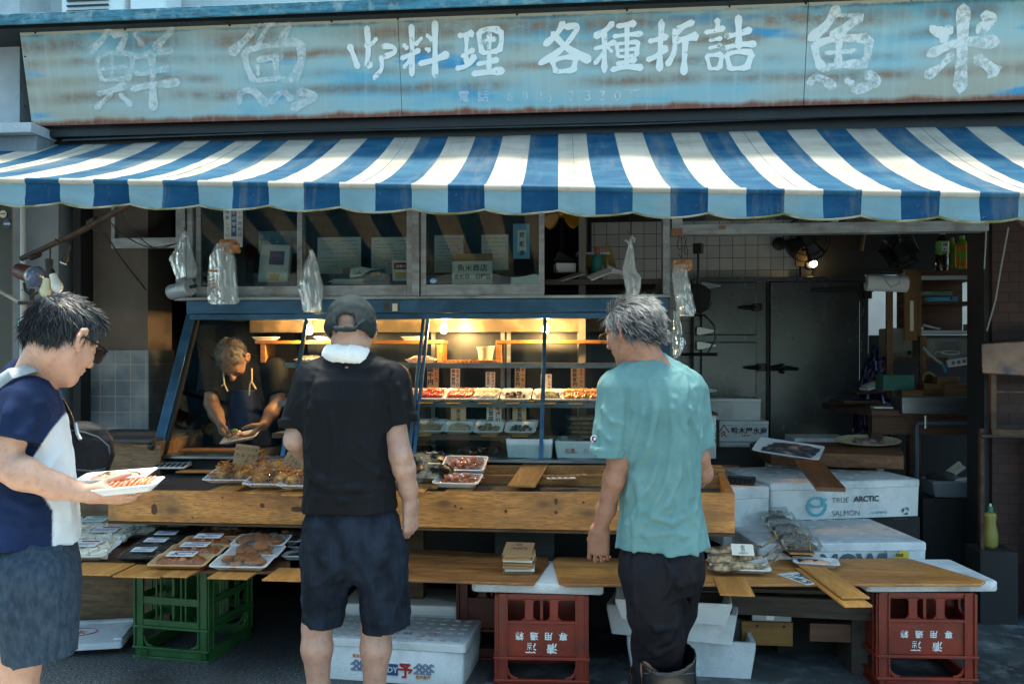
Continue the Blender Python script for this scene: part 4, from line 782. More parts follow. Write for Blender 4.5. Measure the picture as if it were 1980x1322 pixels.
# ------------------------------------------------------------------ storage rack
YR=1.1
rz_=lambda py,px=1800: PY(px,py,YR).z
rx=lambda px: PY(px,560,YR).x
M_rackw=wood('rack_wood','#6a4428','#472d1a',None,'X',2.5,.6); M_rackp=wood('rack_post','#7a5632','#50371e',None,'Z',2.5,.6,dirt='#7a5a34')
M_edge=mat('pale_edge','#aab8ba',.5)
rk=thing('storage_rack','brown wooden storage rack with white edged shelves at the right end of the shop','rack',(0,0,0))
b=MB(); b.box(rx(1765),rx(1905),YR-.02,YR+.35,rz_(533),rz_(524)); b.build('top_board',M_rackw,rk)
for py,mm in ((540,M_edge),(588,M_rackp),(645,M_edge)):
    b=MB(); b.box(rx(1770),rx(1903),YR,YR+.35,rz_(py),rz_(py)+.018); o=b.build('shelf',M_rackw,rk)
    if mm is M_edge: b=MB(); b.box(rx(1770),rx(1903),YR-.012,YR-.001,rz_(py)-.004,rz_(py)+.022); b.build('edge_strip',mm,o)
b=MB(); b.box(rx(1770),rx(1903),YR+.34,YR+.36,rz_(645),rz_(540)); b.build('back_board',M_rackw,rk)
for px,w_,t0,t1 in ((1765,.045,528,650),(1898,.04,528,760),(1712,.04,560,770),(1776,.04,650,765)):
    b=MB(); b.box(rx(px),rx(px)+w_,YR-.03,YR-.002,rz_(t1),rz_(t0)); b.build('post',M_rackp,rk)
b=MB(); b.box(rx(1712),rx(1776),YR-.025,YR+.01,rz_(698),rz_(690)); b.box(rx(1782),rx(1830),YR-.025,YR+.01,rz_(699),rz_(691)); b.build('rail',mat('rusty_rail','#6a5236',.6,'#33241a',14,lo=.45,hi=.55),rk)
b=MB(); b.box(rx(1744),rx(1768),YR-.05,YR-.03,rz_(658),rz_(522)); b.build('side_plank',wood('plank_ochre','#7a5a2c','#5f431f',None,'Z'),rk)
b=MB(); b.box(rx(1754),rx(1761),YR-.053,YR-.0505,rz_(640),rz_(582)); b.build('thermometer',M_stk,rk)
def bottle(px,py,y,h,r,lab,body,labm,cap,lz,prints=None):
    t_=thing('drink_bottle',lab,'bottle',PY(px,py,y),group='drink bottles on the rack'); b=MB(); b.lathe([(r*.9,0),(r,.01),(r,h*.35),(r*.94,h*.37),(r,h*.40),(r,h*.66),(r*.85,h*.76),(r*.4,h*.9),(r*.36,h*.93)],20,sy=.9); b.build('body',body,t_,smooth=60)
    b=MB(); b.lathe([(r*1.02,h*lz[0]),(r*1.02,h*lz[1])],20,sy=.9); b.build('label_band',labm,t_); b=MB(); b.lathe([(r*.4,h*.92),(r*.4,h),(r*.36,h*1.005)],16); b.build('cap',cap,t_)
    if prints: b=MB(); b.box(-r*.45,r*.45,-r*1.0-.003,-r*.9-.002,h*(lz[0]+.06),h*(lz[1]-.04)); b.build('badge',M_paper,t_); b=MB(); [b.text(ch,.03,(0,-r*1.0-.004,h*(lz[1]-.16)-i*.034),bold=.03) for i,ch in enumerate(prints)]; b.build('writing',M_ink,t_,smooth=0)
M_tea=mat('tea_brown','#33241a',.08,coat=.5); M_grn=mat('label_green','#4d8a46',.4,'#85b06a',20); M_org=mat('label_orange','#c8661f',.35,'#6fa028',18,lo=.48,hi=.55); M_lime=mat('lime_cap','#8fae3a',.4); M_yg=mat('label_lime','#b9b52a',.35,'#5f9230',18)
bottle(1822,524,1.05,.265,.042,'tall brown tea bottle with green label and white cap on the rack',M_tea,M_grn,M_white,(.42,.74),'緑茶')
bottle(1841,521,1.16,.215,.03,'slim yellow green drink bottle in the middle of the three on the rack',M_yg,M_yg,M_lime,(.1,.7))
bottle(1860,521,1.10,.225,.042,'orange labelled drink bottle with lime cap at the right of the rack',M_org,M_org,M_lime,(.05,.72))
def box_thing(name,lab,cat,px,py,y,size,rz,mt,text=None,bev=.003,tm=None):
    t_=thing(name,lab,cat,PY(px,py,y),rz); w_,d_,h_=size; b=MB(); b.box(-w_/2,w_/2,0,d_,0,h_); b.build('body',mt,t_,bevel=bev)
    if text: b=MB(); b.text(text[0],text[1],(text[2] if len(text)>2 else 0,-.001,h_*.3),bold=.02); b.build('writing',tm or M_ink,t_,smooth=0)
    return t_
box_thing('glove_box','bright blue glove box marked M on the middle rack shelf','box',1824,582,1.08,(.19,.1,.028),0,mat('cyan_box','#3f9cc4',.5,'#2f86b0',9),('M',.022,.05))
box_thing('wrap_box','pale green wrap box lying behind the blue glove box on the rack','box',1812,572,1.2,(.2,.07,.03),0,mat('pale_green_box','#8fb09c',.5,'#b06a60',16,lo=.6,hi=.63))
box_thing('clear_case','clear plastic case at the right of the white edged rack shelf','case',1884,638,1.1,(.09,.07,.04),0,mat('clear_case','#8d9796',.2))
t_=thing('tool_scissors','pale handled scissors lying on the white edged rack shelf','scissors',PY(1800,638,1.08)); b=MB(); b.tube([(-.05,0,.035),(0,0,.02),(.06,0,.008)],.007,6); b.tube([(-.02,0,.03),(.04,-.02,.006)],.006,6); b.ball((-.06,0,.012),.014); b.build('tool',M_edge,t_)
# paper roll
P=PY(1714,548,.75); t_=thing('paper_roll','white paper towel roll hanging on a wire bracket beside the rack','paper roll',P,rot=(0,R(3),0)); b=MB(); b.xf=Matrix.Rotation(R(90),4,'Y'); b.lathe([(.018,-.125),(.05,-.125),(.052,-.12),(.052,.12),(.05,.125),(.018,.125)],28); b.build('roll',M_paper,t_); b=MB(); b.tube([(-.135,0,.0),(-.145,0,.07),(-.09,0,.08),(.09,0,.075)],.008,8); b.build('bracket',M_blk,t_); b=MB(); b.tube([(-.03,-.02,.07),(-.03,-.056,.02),(.01,-.06,-.03),(.06,-.056,.0),(.08,-.02,.07)],.0022,6); b.build('wire_loop',mat('teal_wire','#2c6a70',.5),t_)
# microwave, power strip, cord
P=PY(1838,697,1.12); t_=thing('microwave','beige microwave turned away on the lower rack shelf','microwave',P); b=MB(); b.box(-.16,.17,0,.28,0,.155); b.build('body',mat('beige_enamel','#8b8f84',.45,'#7c8076',5),t_,bevel=.008); b=MB(); b.box(-.10,.07,-.003,-.001,.04,.14); b.build('rear_plate',mat('rear_plate','#767a74',.5),t_); b=MB(); 
for k in range(5): b.box(-.07,.05,-.005,-.0035,.06+.014*k,.063+.014*k)
b.build('print',M_ink,t_)
P=PY(1748,690,1.2); t_=thing('white_appliance','off white appliance with a dark knob on the left of the lower rack','appliance',P); b=MB(); b.box(-.09,.06,0,.25,0,.2); b.build('body',_M['beige_enamel'],t_,bevel=.008); b=MB(); b.box(-.075,.0,-.004,-.001,.04,.17); b.build('door_panel',_M['rear_plate'],t_); b=MB(); b.ball((.03,-.012,.03),.014); b.build('knob',M_blk,t_)
P=PY(1855,700,1.02); t_=thing('power_strip','white power strip with plugs hung under the microwave','power strip',P,rot=(0,R(-9),0)); b=MB(); b.box(-.075,.09,0,.03,-.025,.025); b.build('body',M_white,t_,bevel=.004); b=MB(); [b.box(-.05+.035*k,-.03+.035*k,-.003,-.0005,-.01,.012) for k in range(4)]; b.build('sockets',mat('socket_grey','#6b7072',.5),t_); b=MB(); b.tube([(.07,-.01,0),(.1,-.02,.01),(.12,-.01,.06)],.008,6); b.build('plug_cord',M_blk,t_)
t_=thing('coiled_cord','black and white coiled cord hanging from the rack to a blue tag','cord',PY(1785,668,1.0)); b=MB(); o=t_.location; q=[PY(1785,672,1.0)-o,PY(1800,690,1.0)-o,PY(1822,704,1.0)-o]; N=60; pts=[]
for i in range(N*4+1):
    u=i/(N*4); p=(q[0]*(1-u)**2+q[1]*2*u*(1-u)+q[2]*u*u); a=u*2*math.pi*16; pts.append(p+Vector((.006*math.sin(a),.007*math.cos(a),.006*math.sin(a))))
b.tube(pts,.0026,5); b.build('coil',M_edge,t_); b=MB(); b.obox(PY(1826,712,1.0)-o,(.016,.006,.05),(0,R(-18),0)); b.build('tag',_M['cyan_box'],t_)
# white plug ring and cords under shelf
t_=thing('white_cable_loop','loop of white cable lying on the power strip shelf','cable',PY(1838,685,1.05)); b=MB(); b.tube([(.06*math.cos(a/10*2*math.pi),.02*math.sin(a/10*2*math.pi),.012+.012*math.sin(a/10*2*math.pi)) for a in range(11)],.004,6); b.tube([(-.06,0,.012),(-.09,0,.02),(-.1,0,.0)],.004,6); b.build('loop',M_edge,t_)
# work table below with blocks, tin tray
wt=thing('work_table','dark wooden work table with pipe legs below the storage rack','table',(0,0,0)); M_wt=wood('old_table','#5f402a','#3b281a',None,'X',2,.6); YT=.75
tz=PY(1700,792,YT).z; tx=lambda px: PY(px,800,YT).x
b=MB(); b.prism([(PY(1628,775,1.0).x,1.15,tz-.04),(tx(1685),YT,tz-.04),(tx(1900),YT,tz-.04),(tx(1900),1.5,tz-.04),(PY(1628,775,1.0).x,1.5,tz-.04)],(0,0,.04)); b.build('top',M_wt,wt,bevel=.004)
for px in (1690,1765,1895): b=MB(); b.box(tx(px),tx(px)+.07,YT+.05,YT+.12,0,tz-.04); b.build('leg',M_wt,wt)
b=MB(); b.box(tx(1690),tx(1900),YT+.04,YT+.06,tz-.16,tz-.04); b.build('apron',M_wt,wt)
t_=thing('water_pipe','grey water pipe with a tap running down the front of the work table','pipe',(0,0,0)); b=MB(); pz_=PY(1775,818,.7).z; px_=PY(1772,830,.7).x; b.tube([(px_+.35,.7,pz_),(px_+.01,.7,pz_),(px_,.7,pz_-.02),(px_,.7,.1)],.014,10); b.build('pipe',mat('blue_grey_pipe','#3d4c5c',.5),t_); b=MB(); b.tube([(px_+.05,.69,pz_-.03),(px_+.05,.69,pz_+.05)],.01,8); b.build('tap',M_chr,t_); b=MB(); b.tube([(px_-.03,.69,.42),(px_+.03,.69,.42)],.008,6); b.tube([(px_-.03,.69,.50),(px_+.03,.69,.50)],.008,6); b.build('pipe_clip',M_chr,t_)
t_=thing('steel_tray','battered stainless steel tray hung on the front of the work table','tray',PY(1824,784,.70)); b=MB(); b.box(-.25,.22,-.0,.2,-.055,.055); b.build('tray',M_steel,t_,bevel=.006); 
def blocks(lst,name,cat,mt,grp):
    for i,(px,py,y,s,rz,lab) in enumerate(lst):
        t_=thing(name,lab,cat,PY(px,py,y),rz,group=grp); b=MB(); b.box(-s[0]/2,s[0]/2,0,s[1],0,s[2]); b.build('block',mt,t_,bevel=.004)
M_blk2=wood('block_wood','#7a5a36','#543a20','#4a331d','X',4,.7)
blocks([(1765,770,.72,(.13,.1,.05),0,'small wooden block left of the steel tray on the work table'),(1808,768,.85,(.14,.12,.09),.05,'dark wooden block behind the steel tray, middle of the row'),(1856,768,.82,(.19,.12,.085),0,'long end grain wooden block behind the steel tray at the right'),(1834,742,.86,(.14,.1,.045),.0,'wooden block lying on top of the two others')],'wooden_block','block',M_blk2,'wooden blocks on the work table')
box_thing('teal_tin_box','teal painted metal tool box on the left of the work table','tool box',1738,755,.80,(.2,.12,.10),.12,mat('teal_paint','#2f6b60',.45,'#27584f',6,dirt='#1d3a35'))
blocks([(1668,780,1.05,(.26,.2,.02),.2,'worn chopping board on the left end of the work table'),(1690,762,1.1,(.25,.18,.015),.1,'thin board lying on the chopping board of the work table')],'chopping_board','board',M_wt,'boards on the work table')
t_=thing('folded_papers','folded white papers lying on the boards behind the teal tool box','papers',PY(1695,748,1.05)); b=MB(); b.obox((0,0,.01),(.2,.1,.015),(0,R(-14),.3)); b.obox((.02,.03,.035),(.2,.1,.012),(0,R(-20),.1)); b.build('sheets',M_paper,t_)
P=PY(1709,790,.72); t_=thing('shallow_dish','shallow white dish on the corner of the work table','dish',P); b=MB(); b.box(-.06,.06,0,.08,0,.012); b.build('dish',M_paper,t_,bevel=.004)
t_=thing('tape_roll','brown tape roll standing behind the wooden blocks','tape',PY(1795,735,.95),rot=(R(80),0,.3)); b=MB(); b.lathe([(.04,-.015),(.055,-.015),(.055,.015),(.04,.015),(.04,-.015)],24); b.build('roll',mat('tape_amber','#6d5a38',.3),t_)
t_=thing('blue_tarp','dark blue plastic sheet hanging beside the fridge','tarp',PY(1690,780,1.5)); b=MB(); bundle(b,[(.42,-.01,.06),(.3,-.06,.10),(0,-.14,.14),(-.3,-.15,.14)],.03,31,2,.04); b.build('sheet',mat('blue_film','#14285e',.25,'#0d1c44',5),t_)
# basin, brush, detergent
t_=thing('wash_basin','grey plastic basin holding scourers on a low stand behind the boxes','basin',PY(1838,958,.55)); b=MB(); b.hexa([(-.12,-.08,0),(.12,-.08,0),(.12,.1,0),(-.12,.1,0),(-.145,-.1,.10),(.145,-.1,.10),(.145,.12,.10),(-.145,.12,.10)]); b.build('basin',mat('grey_basin','#6d767c',.5),t_,bevel=.008); b=MB(); b.ball((-.05,0,.10),.075,12,8,(1.3,1,.7)); b.build('scourers',mat('scourer','#26292a',.6,bump=1,bs=120,bd=.02),t_)
b=MB(); b.box(-.2,.2,-.1,.2,-.46,-.002); b.build('stand',M_dark,t_)
t_=thing('scrub_brush','white bristled scrubbing brush sticking up from the basin','brush',PY(1846,915,.55),rot=(0,R(-38),0)); b=MB(); b.box(-.05,.07,-.02,.02,-.008,.008); b.build('back',M_paper,t_,bevel=.004); b=MB()
for i in range(14):
    for j in range(3): b.tube([(-.045+.008*i,-.012+.012*j,.008),(-.046+.0084*i,-.012+.012*j,.042)],.003,4)
b.build('bristles',M_stk,t_)
t_=thing('scraper','pale handled scrapers poking out of the basin','scraper',PY(1850,930,.5),rot=(0,R(-12),0)); b=MB(); b.box(-.05,.06,-.012,.012,-.01,.012); b.obox((0,0,-.045),(.09,.02,.02),(0,R(-14),0)); b.build('handle',M_paper,t_,bevel=.004)
t_=thing('soap_bottle','yellow dish soap bottle with green cap standing at the right','bottle',PY(1915,1058,-.05)); b=MB(); b.lathe([(.034,0),(.039,.02),(.039,.08),(.028,.13),(.032,.165),(.03,.185),(.012,.195)],20,sy=.7); b.build('body',mat('soap_yellow','#85823a',.35,'#6f6c2c',6),t_,smooth=80); b=MB(); b.lathe([(.013,.195),(.013,.22),(.007,.223)],14); b.build('cap',mat('soap_cap','#1f7a5a',.4),t_); b=MB(); b.lathe([(.006,.223),(.006,.235),(.003,.238)],10); b.build('nozzle',M_white,t_)
b=MB(); zst=t_.location.z; b.box(-.09,.10,-.09,.1,-zst,-.003); b.build('ledge',M_dark,t_)
# smoker / oven at the far right
YO=-.15; ox=lambda px,y=YO: PY(px,800,y).x; oz=lambda py,px=1960: PY(px,py,YO).z
ov=thing('metal_oven','rusty sheet metal oven with a dented hood at the right edge','oven',(0,0,0)); M_cop=mat('scorched_metal','#7d6658',.42,'#574438',4,metal=.55,dirt='#2f3c46',ds=5,bump=.5,bs=9,bd=.03)
b=MB(); a_=PY(1898,660,YO); b.hexa([(ox(1899),YO,oz(722)),(ox(2120),YO,oz(735)),(ox(2120),YO+.6,oz(735)),(ox(1900,YO+.6),YO+.6,oz(722)),(ox(1897),YO,oz(664)),(ox(2120),YO,oz(650)),(ox(2120),YO+.6,oz(640)),(ox(1902,YO+.6),YO+.6,oz(660))]); b.build('hood',M_cop,ov,bevel=.006)
b=MB(); b.box(ox(1920),ox(1930),YO+.02,YO+.05,oz(832),oz(723)); b.box(ox(1920),ox(2120),YO+.01,YO+.05,oz(842),oz(830)); b.box(ox(1930),ox(2100),YO+.03,YO+.05,oz(760),oz(756)); b.build('frame',mat('rust_frame','#5c4634',.5,'#2d221b',10,metal=.5),ov)
b=MB(); b.box(ox(1940,YO+.5),ox(2120),YO+.3,YO+.5,oz(830),oz(725)); b.build('inner_wall',M_dark,ov)
b=MB(); b.box(ox(1900),ox(2120),YO+.02,YO+.04,oz(848),oz(840)); b.box(ox(1932,YO+.5),ox(2120),YO+.06,YO+.5,0,oz(850)); b.build('lower_body',mat('oven_dark','#23282f',.45,'#171b20',4,metal=.3,dirt='#39424c',ds=3),ov,bevel=.005)
b=MB(); b.box(ox(1903),ox(1910),YO+.04,YO+.07,.1,oz(830)); b.build('leg',M_rust,ov)
t_=thing('hanging_cable','pale cable hanging down the dark brick wall at the right','cable',PY(1905,425,.0)); o=t_.location; b=MB(); b.tube([PY(1908,424,0)-o,PY(1906,470,.0)-o,PY(1903,520,.02)-o],.004,6); b.tube([PY(1950,440,-.05)-o,PY(1935,520,-.03)-o,PY(1925,580,0)-o,PY(1908,640,0)-o],.004,6); b.build('wire',mat('pale_cable','#8a8d8c',.5),t_)
# pale street seen through the rear opening
M_far=mat('far_facade','#b9b4ac',.8,'#a09a92',2)
fb=thing('rear_building','pale building across the lane seen through the gap behind the bottles','building',(0,0,0)); b=MB(); b.box(.5,5,5.5,5.8,0,5); b.build('wall',M_far,fb); b=MB(); b.box(2.2,2.9,5.45,5.5,1.4,2.2); b.build('shutter',mat('pink_shutter','#a85a55',.6),fb)
# ================================================================== trays and food
M_foam=mat('foam_tray_white','#dfe3e4',.45,'#d3d9dc',5); M_foamc=mat('foam_tray_cream','#d9b68c',.5,'#cfa878',5); M_blackt=mat('foam_tray_black','#1b1e22',.3)
M_wrap=glass('cling_film','#fcfdfd',.8,.05,.012,'#f0f2f2',bump=1,bs=30)
def rrect(w,d,r,z,n=4):
    P=[]
    for cx,cy,a0 in ((w/2-r,d/2-r,0),(-w/2+r,d/2-r,90),(-w/2+r,-d/2+r,180),(w/2-r,-d/2+r,270)):
        for k in range(n+1): a=R(a0+90*k/n); P.append((cx+r*math.cos(a),cy+r*math.sin(a),z))
    return P
def loops(b,L,cap0=True,cap1=True):
    n=len(L[0]); vs=[p for l in L for p in l]
    fs=[(i*n+j,i*n+(j+1)%n,(i+1)*n+(j+1)%n,(i+1)*n+j) for i in range(len(L)-1) for j in range(n)]
    if cap0: fs.append(tuple(range(n))[::-1])
    if cap1: fs.append(tuple(range((len(L)-1)*n,len(L)*n)))
    return b.add(vs,fs)
def dish(b,w,d,h,fl=.78,r=.012,t=.004):
    return loops(b,[rrect(w*fl,d*fl,r,0),rrect(w,d,r*1.3,h-.004),rrect(w+.008,d+.008,r*1.4,h-.003),rrect(w+.008,d+.008,r*1.4,h),rrect(w-.012,d-.012,r*1.2,h),rrect((w-.02)*fl,(d-.02)*fl,r*.9,t)])
def film(b,w,d,h,top,seed=0):
    b.grid(10,8,lambda u,v:((u-.5)*w,(v-.5)*d,h+top*min(1,4*u*(1-u)*1.3)*min(1,4*v*(1-v)*1.3)+.006*noise3((u*3,v*3,seed),1.5)))
def f_mound(w,d,h,seed,f=60,amp=.25):
    def fn(b):
        b.grid(22,18,lambda u,v:((u-.5)*w,(v-.5)*d,.004+h*max(0,1-((2*u-1)**2+(2*v-1)**2)*.85)**.6*(1+amp*noise3((u*w,v*d,0),f,seed)+amp*.6*noise3((u*w,v*d,1),f*2.3,seed))))
    return fn
def f_slices(w,d,rows,n,mtl,seed,thick=.006,lean=50,sz=(.034,.022)):
    def fn(b):
        rr=random.Random(seed)
        for j in range(rows):
            for i in range(n):
                x=(i/(n-1)-.5)*w+rr.uniform(-.002,.002); y=((j+.5)/rows-.5)*d+rr.uniform(-.004,.004)
                b.ball((x,y,.014+rr.uniform(0,.004)),1,8,6,(thick,sz[0]*rr.uniform(.8,1.1)*.6,sz[1]*.75),(rr.uniform(-.2,.2),R(lean)+rr.uniform(-.15,.15),rr.uniform(-.3,.3)))
    return fn
def f_balls(w,d,n,r,seed,sc=(1,1,.6),stack=.02,jit=1.5):
    def fn(b):
        rr=random.Random(seed)
        for i in range(n):
            a=rr.random()*6.283; q=math.sqrt(rr.random()); x=math.cos(a)*q*w/2; y=math.sin(a)*q*d/2
            b.ball((x,y,.008+stack*(1-q)*rr.random()),r*rr.uniform(.7,1.2),8,5,sc,(rr.uniform(-jit,jit)*.5,rr.uniform(-jit,jit)*.5,rr.random()*6))
    return fn
def f_curls(w,d,n,L,r,seed,curl=2.6,stack=.03):
    def fn(b):
        rr=random.Random(seed)
        for i in range(n):
            x=rr.uniform(-.5,.5)*w; y=rr.uniform(-.5,.5)*d; z=.008+stack*rr.random()*(1-abs(x/w*2)**2)*(1-abs(y/d*2)**2); a=rr.random()*6.28; tz=rr.uniform(-.6,.6); pts=[]; P=Vector((x,y,z)); c=rr.uniform(.4,1)*curl*rr.choice((-1,1))
            for k in range(7):
                pts.append(P.copy()); a+=c/7; P=P+Vector((math.cos(a),math.sin(a),tz*math.cos(k)))*(L/7)
            b.tube(pts,[r*.5,r,r*1.1,r,r*.9,r*.7,r*.3],5)
    return fn
M_tuna=mat('tuna_red','#b02a2a',.3,'#d05a52',40,coat=.4,sss=.1); M_bream=mat('bream_pink','#d9a596',.3,'#e6cfc2',60,coat=.4,sss=.1); M_salm=mat('salmon_orange','#d9742f',.3,'#e6a060',70,coat=.4,sss=.1)
M_oys=mat('oyster_grey','#6d6258',.3,'#2a2622',50,coat=.5); M_whb=mat('whitebait','#cdbd9f',.5,'#94866c',90,bump=1,bs=200); M_grnf=mat('leaf_green','#5f7a2d',.5,'#8fa34a',40); M_shell=mat('cooked_shellfish','#a58a68',.35,'#5d4630',45,coat=.3)
M_fry=mat('fried_gold','#c07c34',.55,'#84491a',45,coat=.15); M_fryl=mat('fried_pale','#d6a05a',.55,'#a86e2e',60); M_shr=mat('shrimp_orange','#e0683a',.35,'#f0a078',50,coat=.4); M_shw=mat('shrimp_white','#ece2d6',.4)
M_mince=mat('sauced_brown','#85421c',.25,'#b06a30',60,coat=.5,bump=.8,bs=140); M_cut=mat('fried_cake','#b0713a',.6,'#8f552a',30,bump=.8,bs=150); M_kombu=mat('black_seaweed','#17191a',.35,'#2b2b28',60,bump=1,bs=160); M_daik=mat('white_fishcake','#ece6d6',.45,'#e2d8c2',30,sss=.15)
M_yolk=mat('yellow_garnish','#d8a42c',.5)
def food_tray(label,P,w,d,h,rz,foods,tm=None,group=None,wrap=0,lab=None,rot=None,name='food_tray',cat='tray'):
    t_=thing(name,label,cat,P,rz,group,rot); b=MB(); dish(b,w,d,h); b.build('tray',tm or M_foam,t_,smooth=50)
    for nm,fn,mt,off in foods:
        b=MB(); b.xf=Matrix.Translation(off); fn(b); b.build(nm,mt,t_,smooth=60)
    if wrap: b=MB(); film(b,w-.005,d-.005,h+.001,wrap,random.random()*9); b.build('cling_film',M_wrap,t_,smooth=80)
    if lab: 
        lx,ly,lw,ld,zz,bands=lab; b=MB(); b.obox((lx,ly,zz),(lw,ld,.0012),(0,0,.04)); lo=b.build('label_sticker',M_paper,t_); b=MB()
        for k,(o,s,l) in enumerate(((.34,.10,.5),(.08,.12,.8),(-.14,.05,.7),(-.3,.05,.5))): b.obox((lx-lw*.04*k,ly+ld*o,zz+.0008),(lw*l,ld*s,.0008),(0,0,.04))
        b.build('print',bands,lo)
    return t_
M_slat=wood('thin_slat','#cf9650','#a87238','#805424','X',3,.45); M_slatm=wood('brown_slat','#9a6a42','#6f4828',None,'X',3,.45); M_slatd=wood('dark_slat','#6b452a','#4a2e1b',None,'X',3,.45)
def slat(label,P,L,w,rz,mt=None,th=.006,rot=None,group='thin wooden slats under the trays',name='wood_strip'):
    t_=thing(name,label,'slat',P,rz,group,rot); b=MB(); b.box(-L/2,L/2,-w/2,w/2,0,th); b.build('board',mt or M_slat,t_,bevel=.001); return t_
def strip(name,lab,p0,p1,z0,z1,w_,th,mt,group):
    a,c=PZ(*p0,z0),PZ(*p1,z1); v=c-a; m=(a+c)/2; L=v.length; t_=thing(name,lab,'slat',m,group=group,rot=(0,-math.asin(v.z/L),math.atan2(v.y,v.x))); b=MB(); b.box(-L/2,L/2,-w_/2,w_/2,0,th); b.build('board',mt,t_,bevel=.001); return t_
M_cardt=mat('tan_cardboard','#a5815a',.8,'#93714c',5); M_cardc=mat('tan_price_card','#d0ae84',.7,'#c29d70',5); M_cardw=mat('white_price_card','#e0dacb',.7)
# ------------------------------------------------------------------ goods in the showcase
y2=-.20; z2=ZS[1]+.001
row2=[(790,'pink sliced fish','pale pink sashimi slices on a white tray behind the double mullion',M_bream,'s'),(832,'tuna','red tuna sashimi on a white tray just right of the double mullion',M_tuna,'s'),(889,'tuna','larger portion of red tuna sashimi, second from the double mullion',M_tuna,'s'),(937,'bream','pale pink sea bream sashimi on the middle showcase shelf',M_bream,'s'),(998,'oysters','dark shucked oysters on the middle showcase shelf left of the last mullion',M_oys,'b'),(1060,'whitebait','grey whitebait heap with green garnish behind the last mullion',M_whb,'m'),(1113,'salmon','orange salmon slices on the middle showcase shelf near the teal shirted man',M_salm,'s'),(1160,'salmon','orange sashimi tray half hidden by the teal shirted man',M_salm,'s')]
for i,(px,nm,lab,mm,k) in enumerate(row2):
    for j,(yy,front) in enumerate(((y2+.10,0),(y2,1))):
        P=PY(px+(2 if not front else 0),700,yy); P=Vector((P.x,yy,z2+.022 if front else z2+.03))
        fn={'s':f_slices(.115,.075,3,9,mm,i*3+j,.008,50,(.045,.034)),'b':f_balls(.11,.065,16,.017,i,(1,.8,.7),.03),'m':f_mound(.12,.08,.03,i,90,.3)}[k]
        fd=[('fish',fn,mm,(0,0,.004))]
        if k=='s' and i<4: fd.append(('garnish',f_balls(.02,.02,2,.007,i+j),M_yolk,(.03,-.02,.008)))
        if k=='m': fd.append(('garnish',f_balls(.03,.03,7,.008,i,(1,.6,.5)),M_grnf,(.05,.0,.01)))
        food_tray(('front: ' if False else '')+lab+(', the front one' if front else ', the rear one'),P,.162,.115,.024,0,fd,group='sashimi trays on the middle shelf',rot=(R(22),0,0) if front else (R(16),0,0),name='sashimi_tray')
for px,lab in ((825,'orange slat under the tuna tray nearest the double mullion'),(878,'orange slat under the second tuna tray'),(938,'orange slat under the sea bream tray'),(992,'orange slat under the oyster tray'),(1062,'orange slat under the whitebait tray'),(1113,'orange slat under the salmon tray')):
    P=PY(px,700,y2-.05); slat(lab,Vector((P.x,y2-.05,z2)),.075,.07,0,th=.005,rot=(R(8),0,0))
y3=-.27; z3=ZS[2]+.001
row3=[(832,'pale fish strips heaped on the lower showcase shelf at the left',M_whb,'c'),(889,'whitebait on a white tray behind the tallest left price card',M_whb,'m'),(944,'cooked shellfish heap on the lower showcase shelf',M_shell,'b'),(1007,'dark glazed shellfish with greens on the lower showcase shelf',M_oys,'b')]
for i,(px,lab,mm,k) in enumerate(row3):
    for front in (0,1):
        yy=y3+(.0 if front else .11); P=PY(px+4*(1-front),800,yy); P=Vector((P.x,yy,z3+.022 if front else z3+.03))
        fn={'c':f_curls(.12,.07,90,.04,.0035,i,1.5,.04),'b':f_balls(.11,.065,26,.014,i+9,(1,.8,.7),.03),'m':f_mound(.12,.08,.03,i,90,.35)}[k]
        fd=[('food',fn,mm,(0,0,.004))]
        if i==3: fd.append(('greens',f_balls(.04,.02,7,.006,4),M_grnf,(-.04,-.02,.006)))
        food_tray(lab+(', the front tray' if front else ', the rear tray'),P,.162,.115,.024,0,fd,group='fish trays on the lower showcase shelf',rot=(R(22),0,0) if front else (R(16),0,0))
for px,lab in ((820,'orange slat below the fish strips on the lower showcase shelf'),(946,'orange slat below the cooked shellfish'),(1006,'orange slat below the glazed shellfish')):
    P=PY(px,830,y3-.05); slat(lab,Vector((P.x,y3-.05,z3)),.085,.07,0,th=.005,rot=(R(8),0,0))
def pcard(px,py0,py1,y,w_,black,red,lab,mt=None,rz=0,blackred=None):
    w=w_*1.12
    a=PY(px,py1,y); h=PY(px,py0,y).z-a.z; n=max(len(black),len(red or '')); sb=min(h*.85/max(len(black),1)/1.12,w*.5); L=[(black,sb,-w*.22 if red else 0,h-sb*1.05,blackred or M_inkb,.05,1)]
    if red: sr=min(h*.9/len(red)/1.12,w*.42); L.append((red,sr,w*.25,h-sr*1.1,M_inkr,.04,1))
    return card('price_card',lab,'price card',a,w,h,mt or M_cardw,L,rz=rz,tilt=R(-6),group='handwritten price cards in the showcase')
pcard(779,703,755,.06,.055,'一皿六百円','ハマチ','tan price card at the far left of the sashimi row, partly behind the double mullion',M_cardc)
pcard(837,706,752,.06,.06,'皿千円','中とろ','tan price card with red and black writing behind the first tuna tray',M_cardc,rz=.1)
pcard(880,712,750,.06,.05,'皿六百円','生まぐろ','white price card in red and black behind the second tuna tray')
pcard(948,719,748,.06,.05,'四五百円','天然タイ','small white price card with red writing behind the sea bream')
pcard(1005,709,752,.06,.055,'四五百円','サーモン','tan price card leaning behind the oysters',M_cardc,rz=-.1)
pcard(1056,723,756,-.06,.055,'一四五百円','生しらす','bright cream price card just right of the last mullion')
pcard(1117,711,752,.06,.07,'四四百円','生サーモン','wide tan price card with red writing behind the salmon',M_cardc)
pcard(886,781,829,-.21,.075,'一皿三百円',None,'tall tan price card with black writing only on the lower showcase shelf',M_cardc,rz=.05)
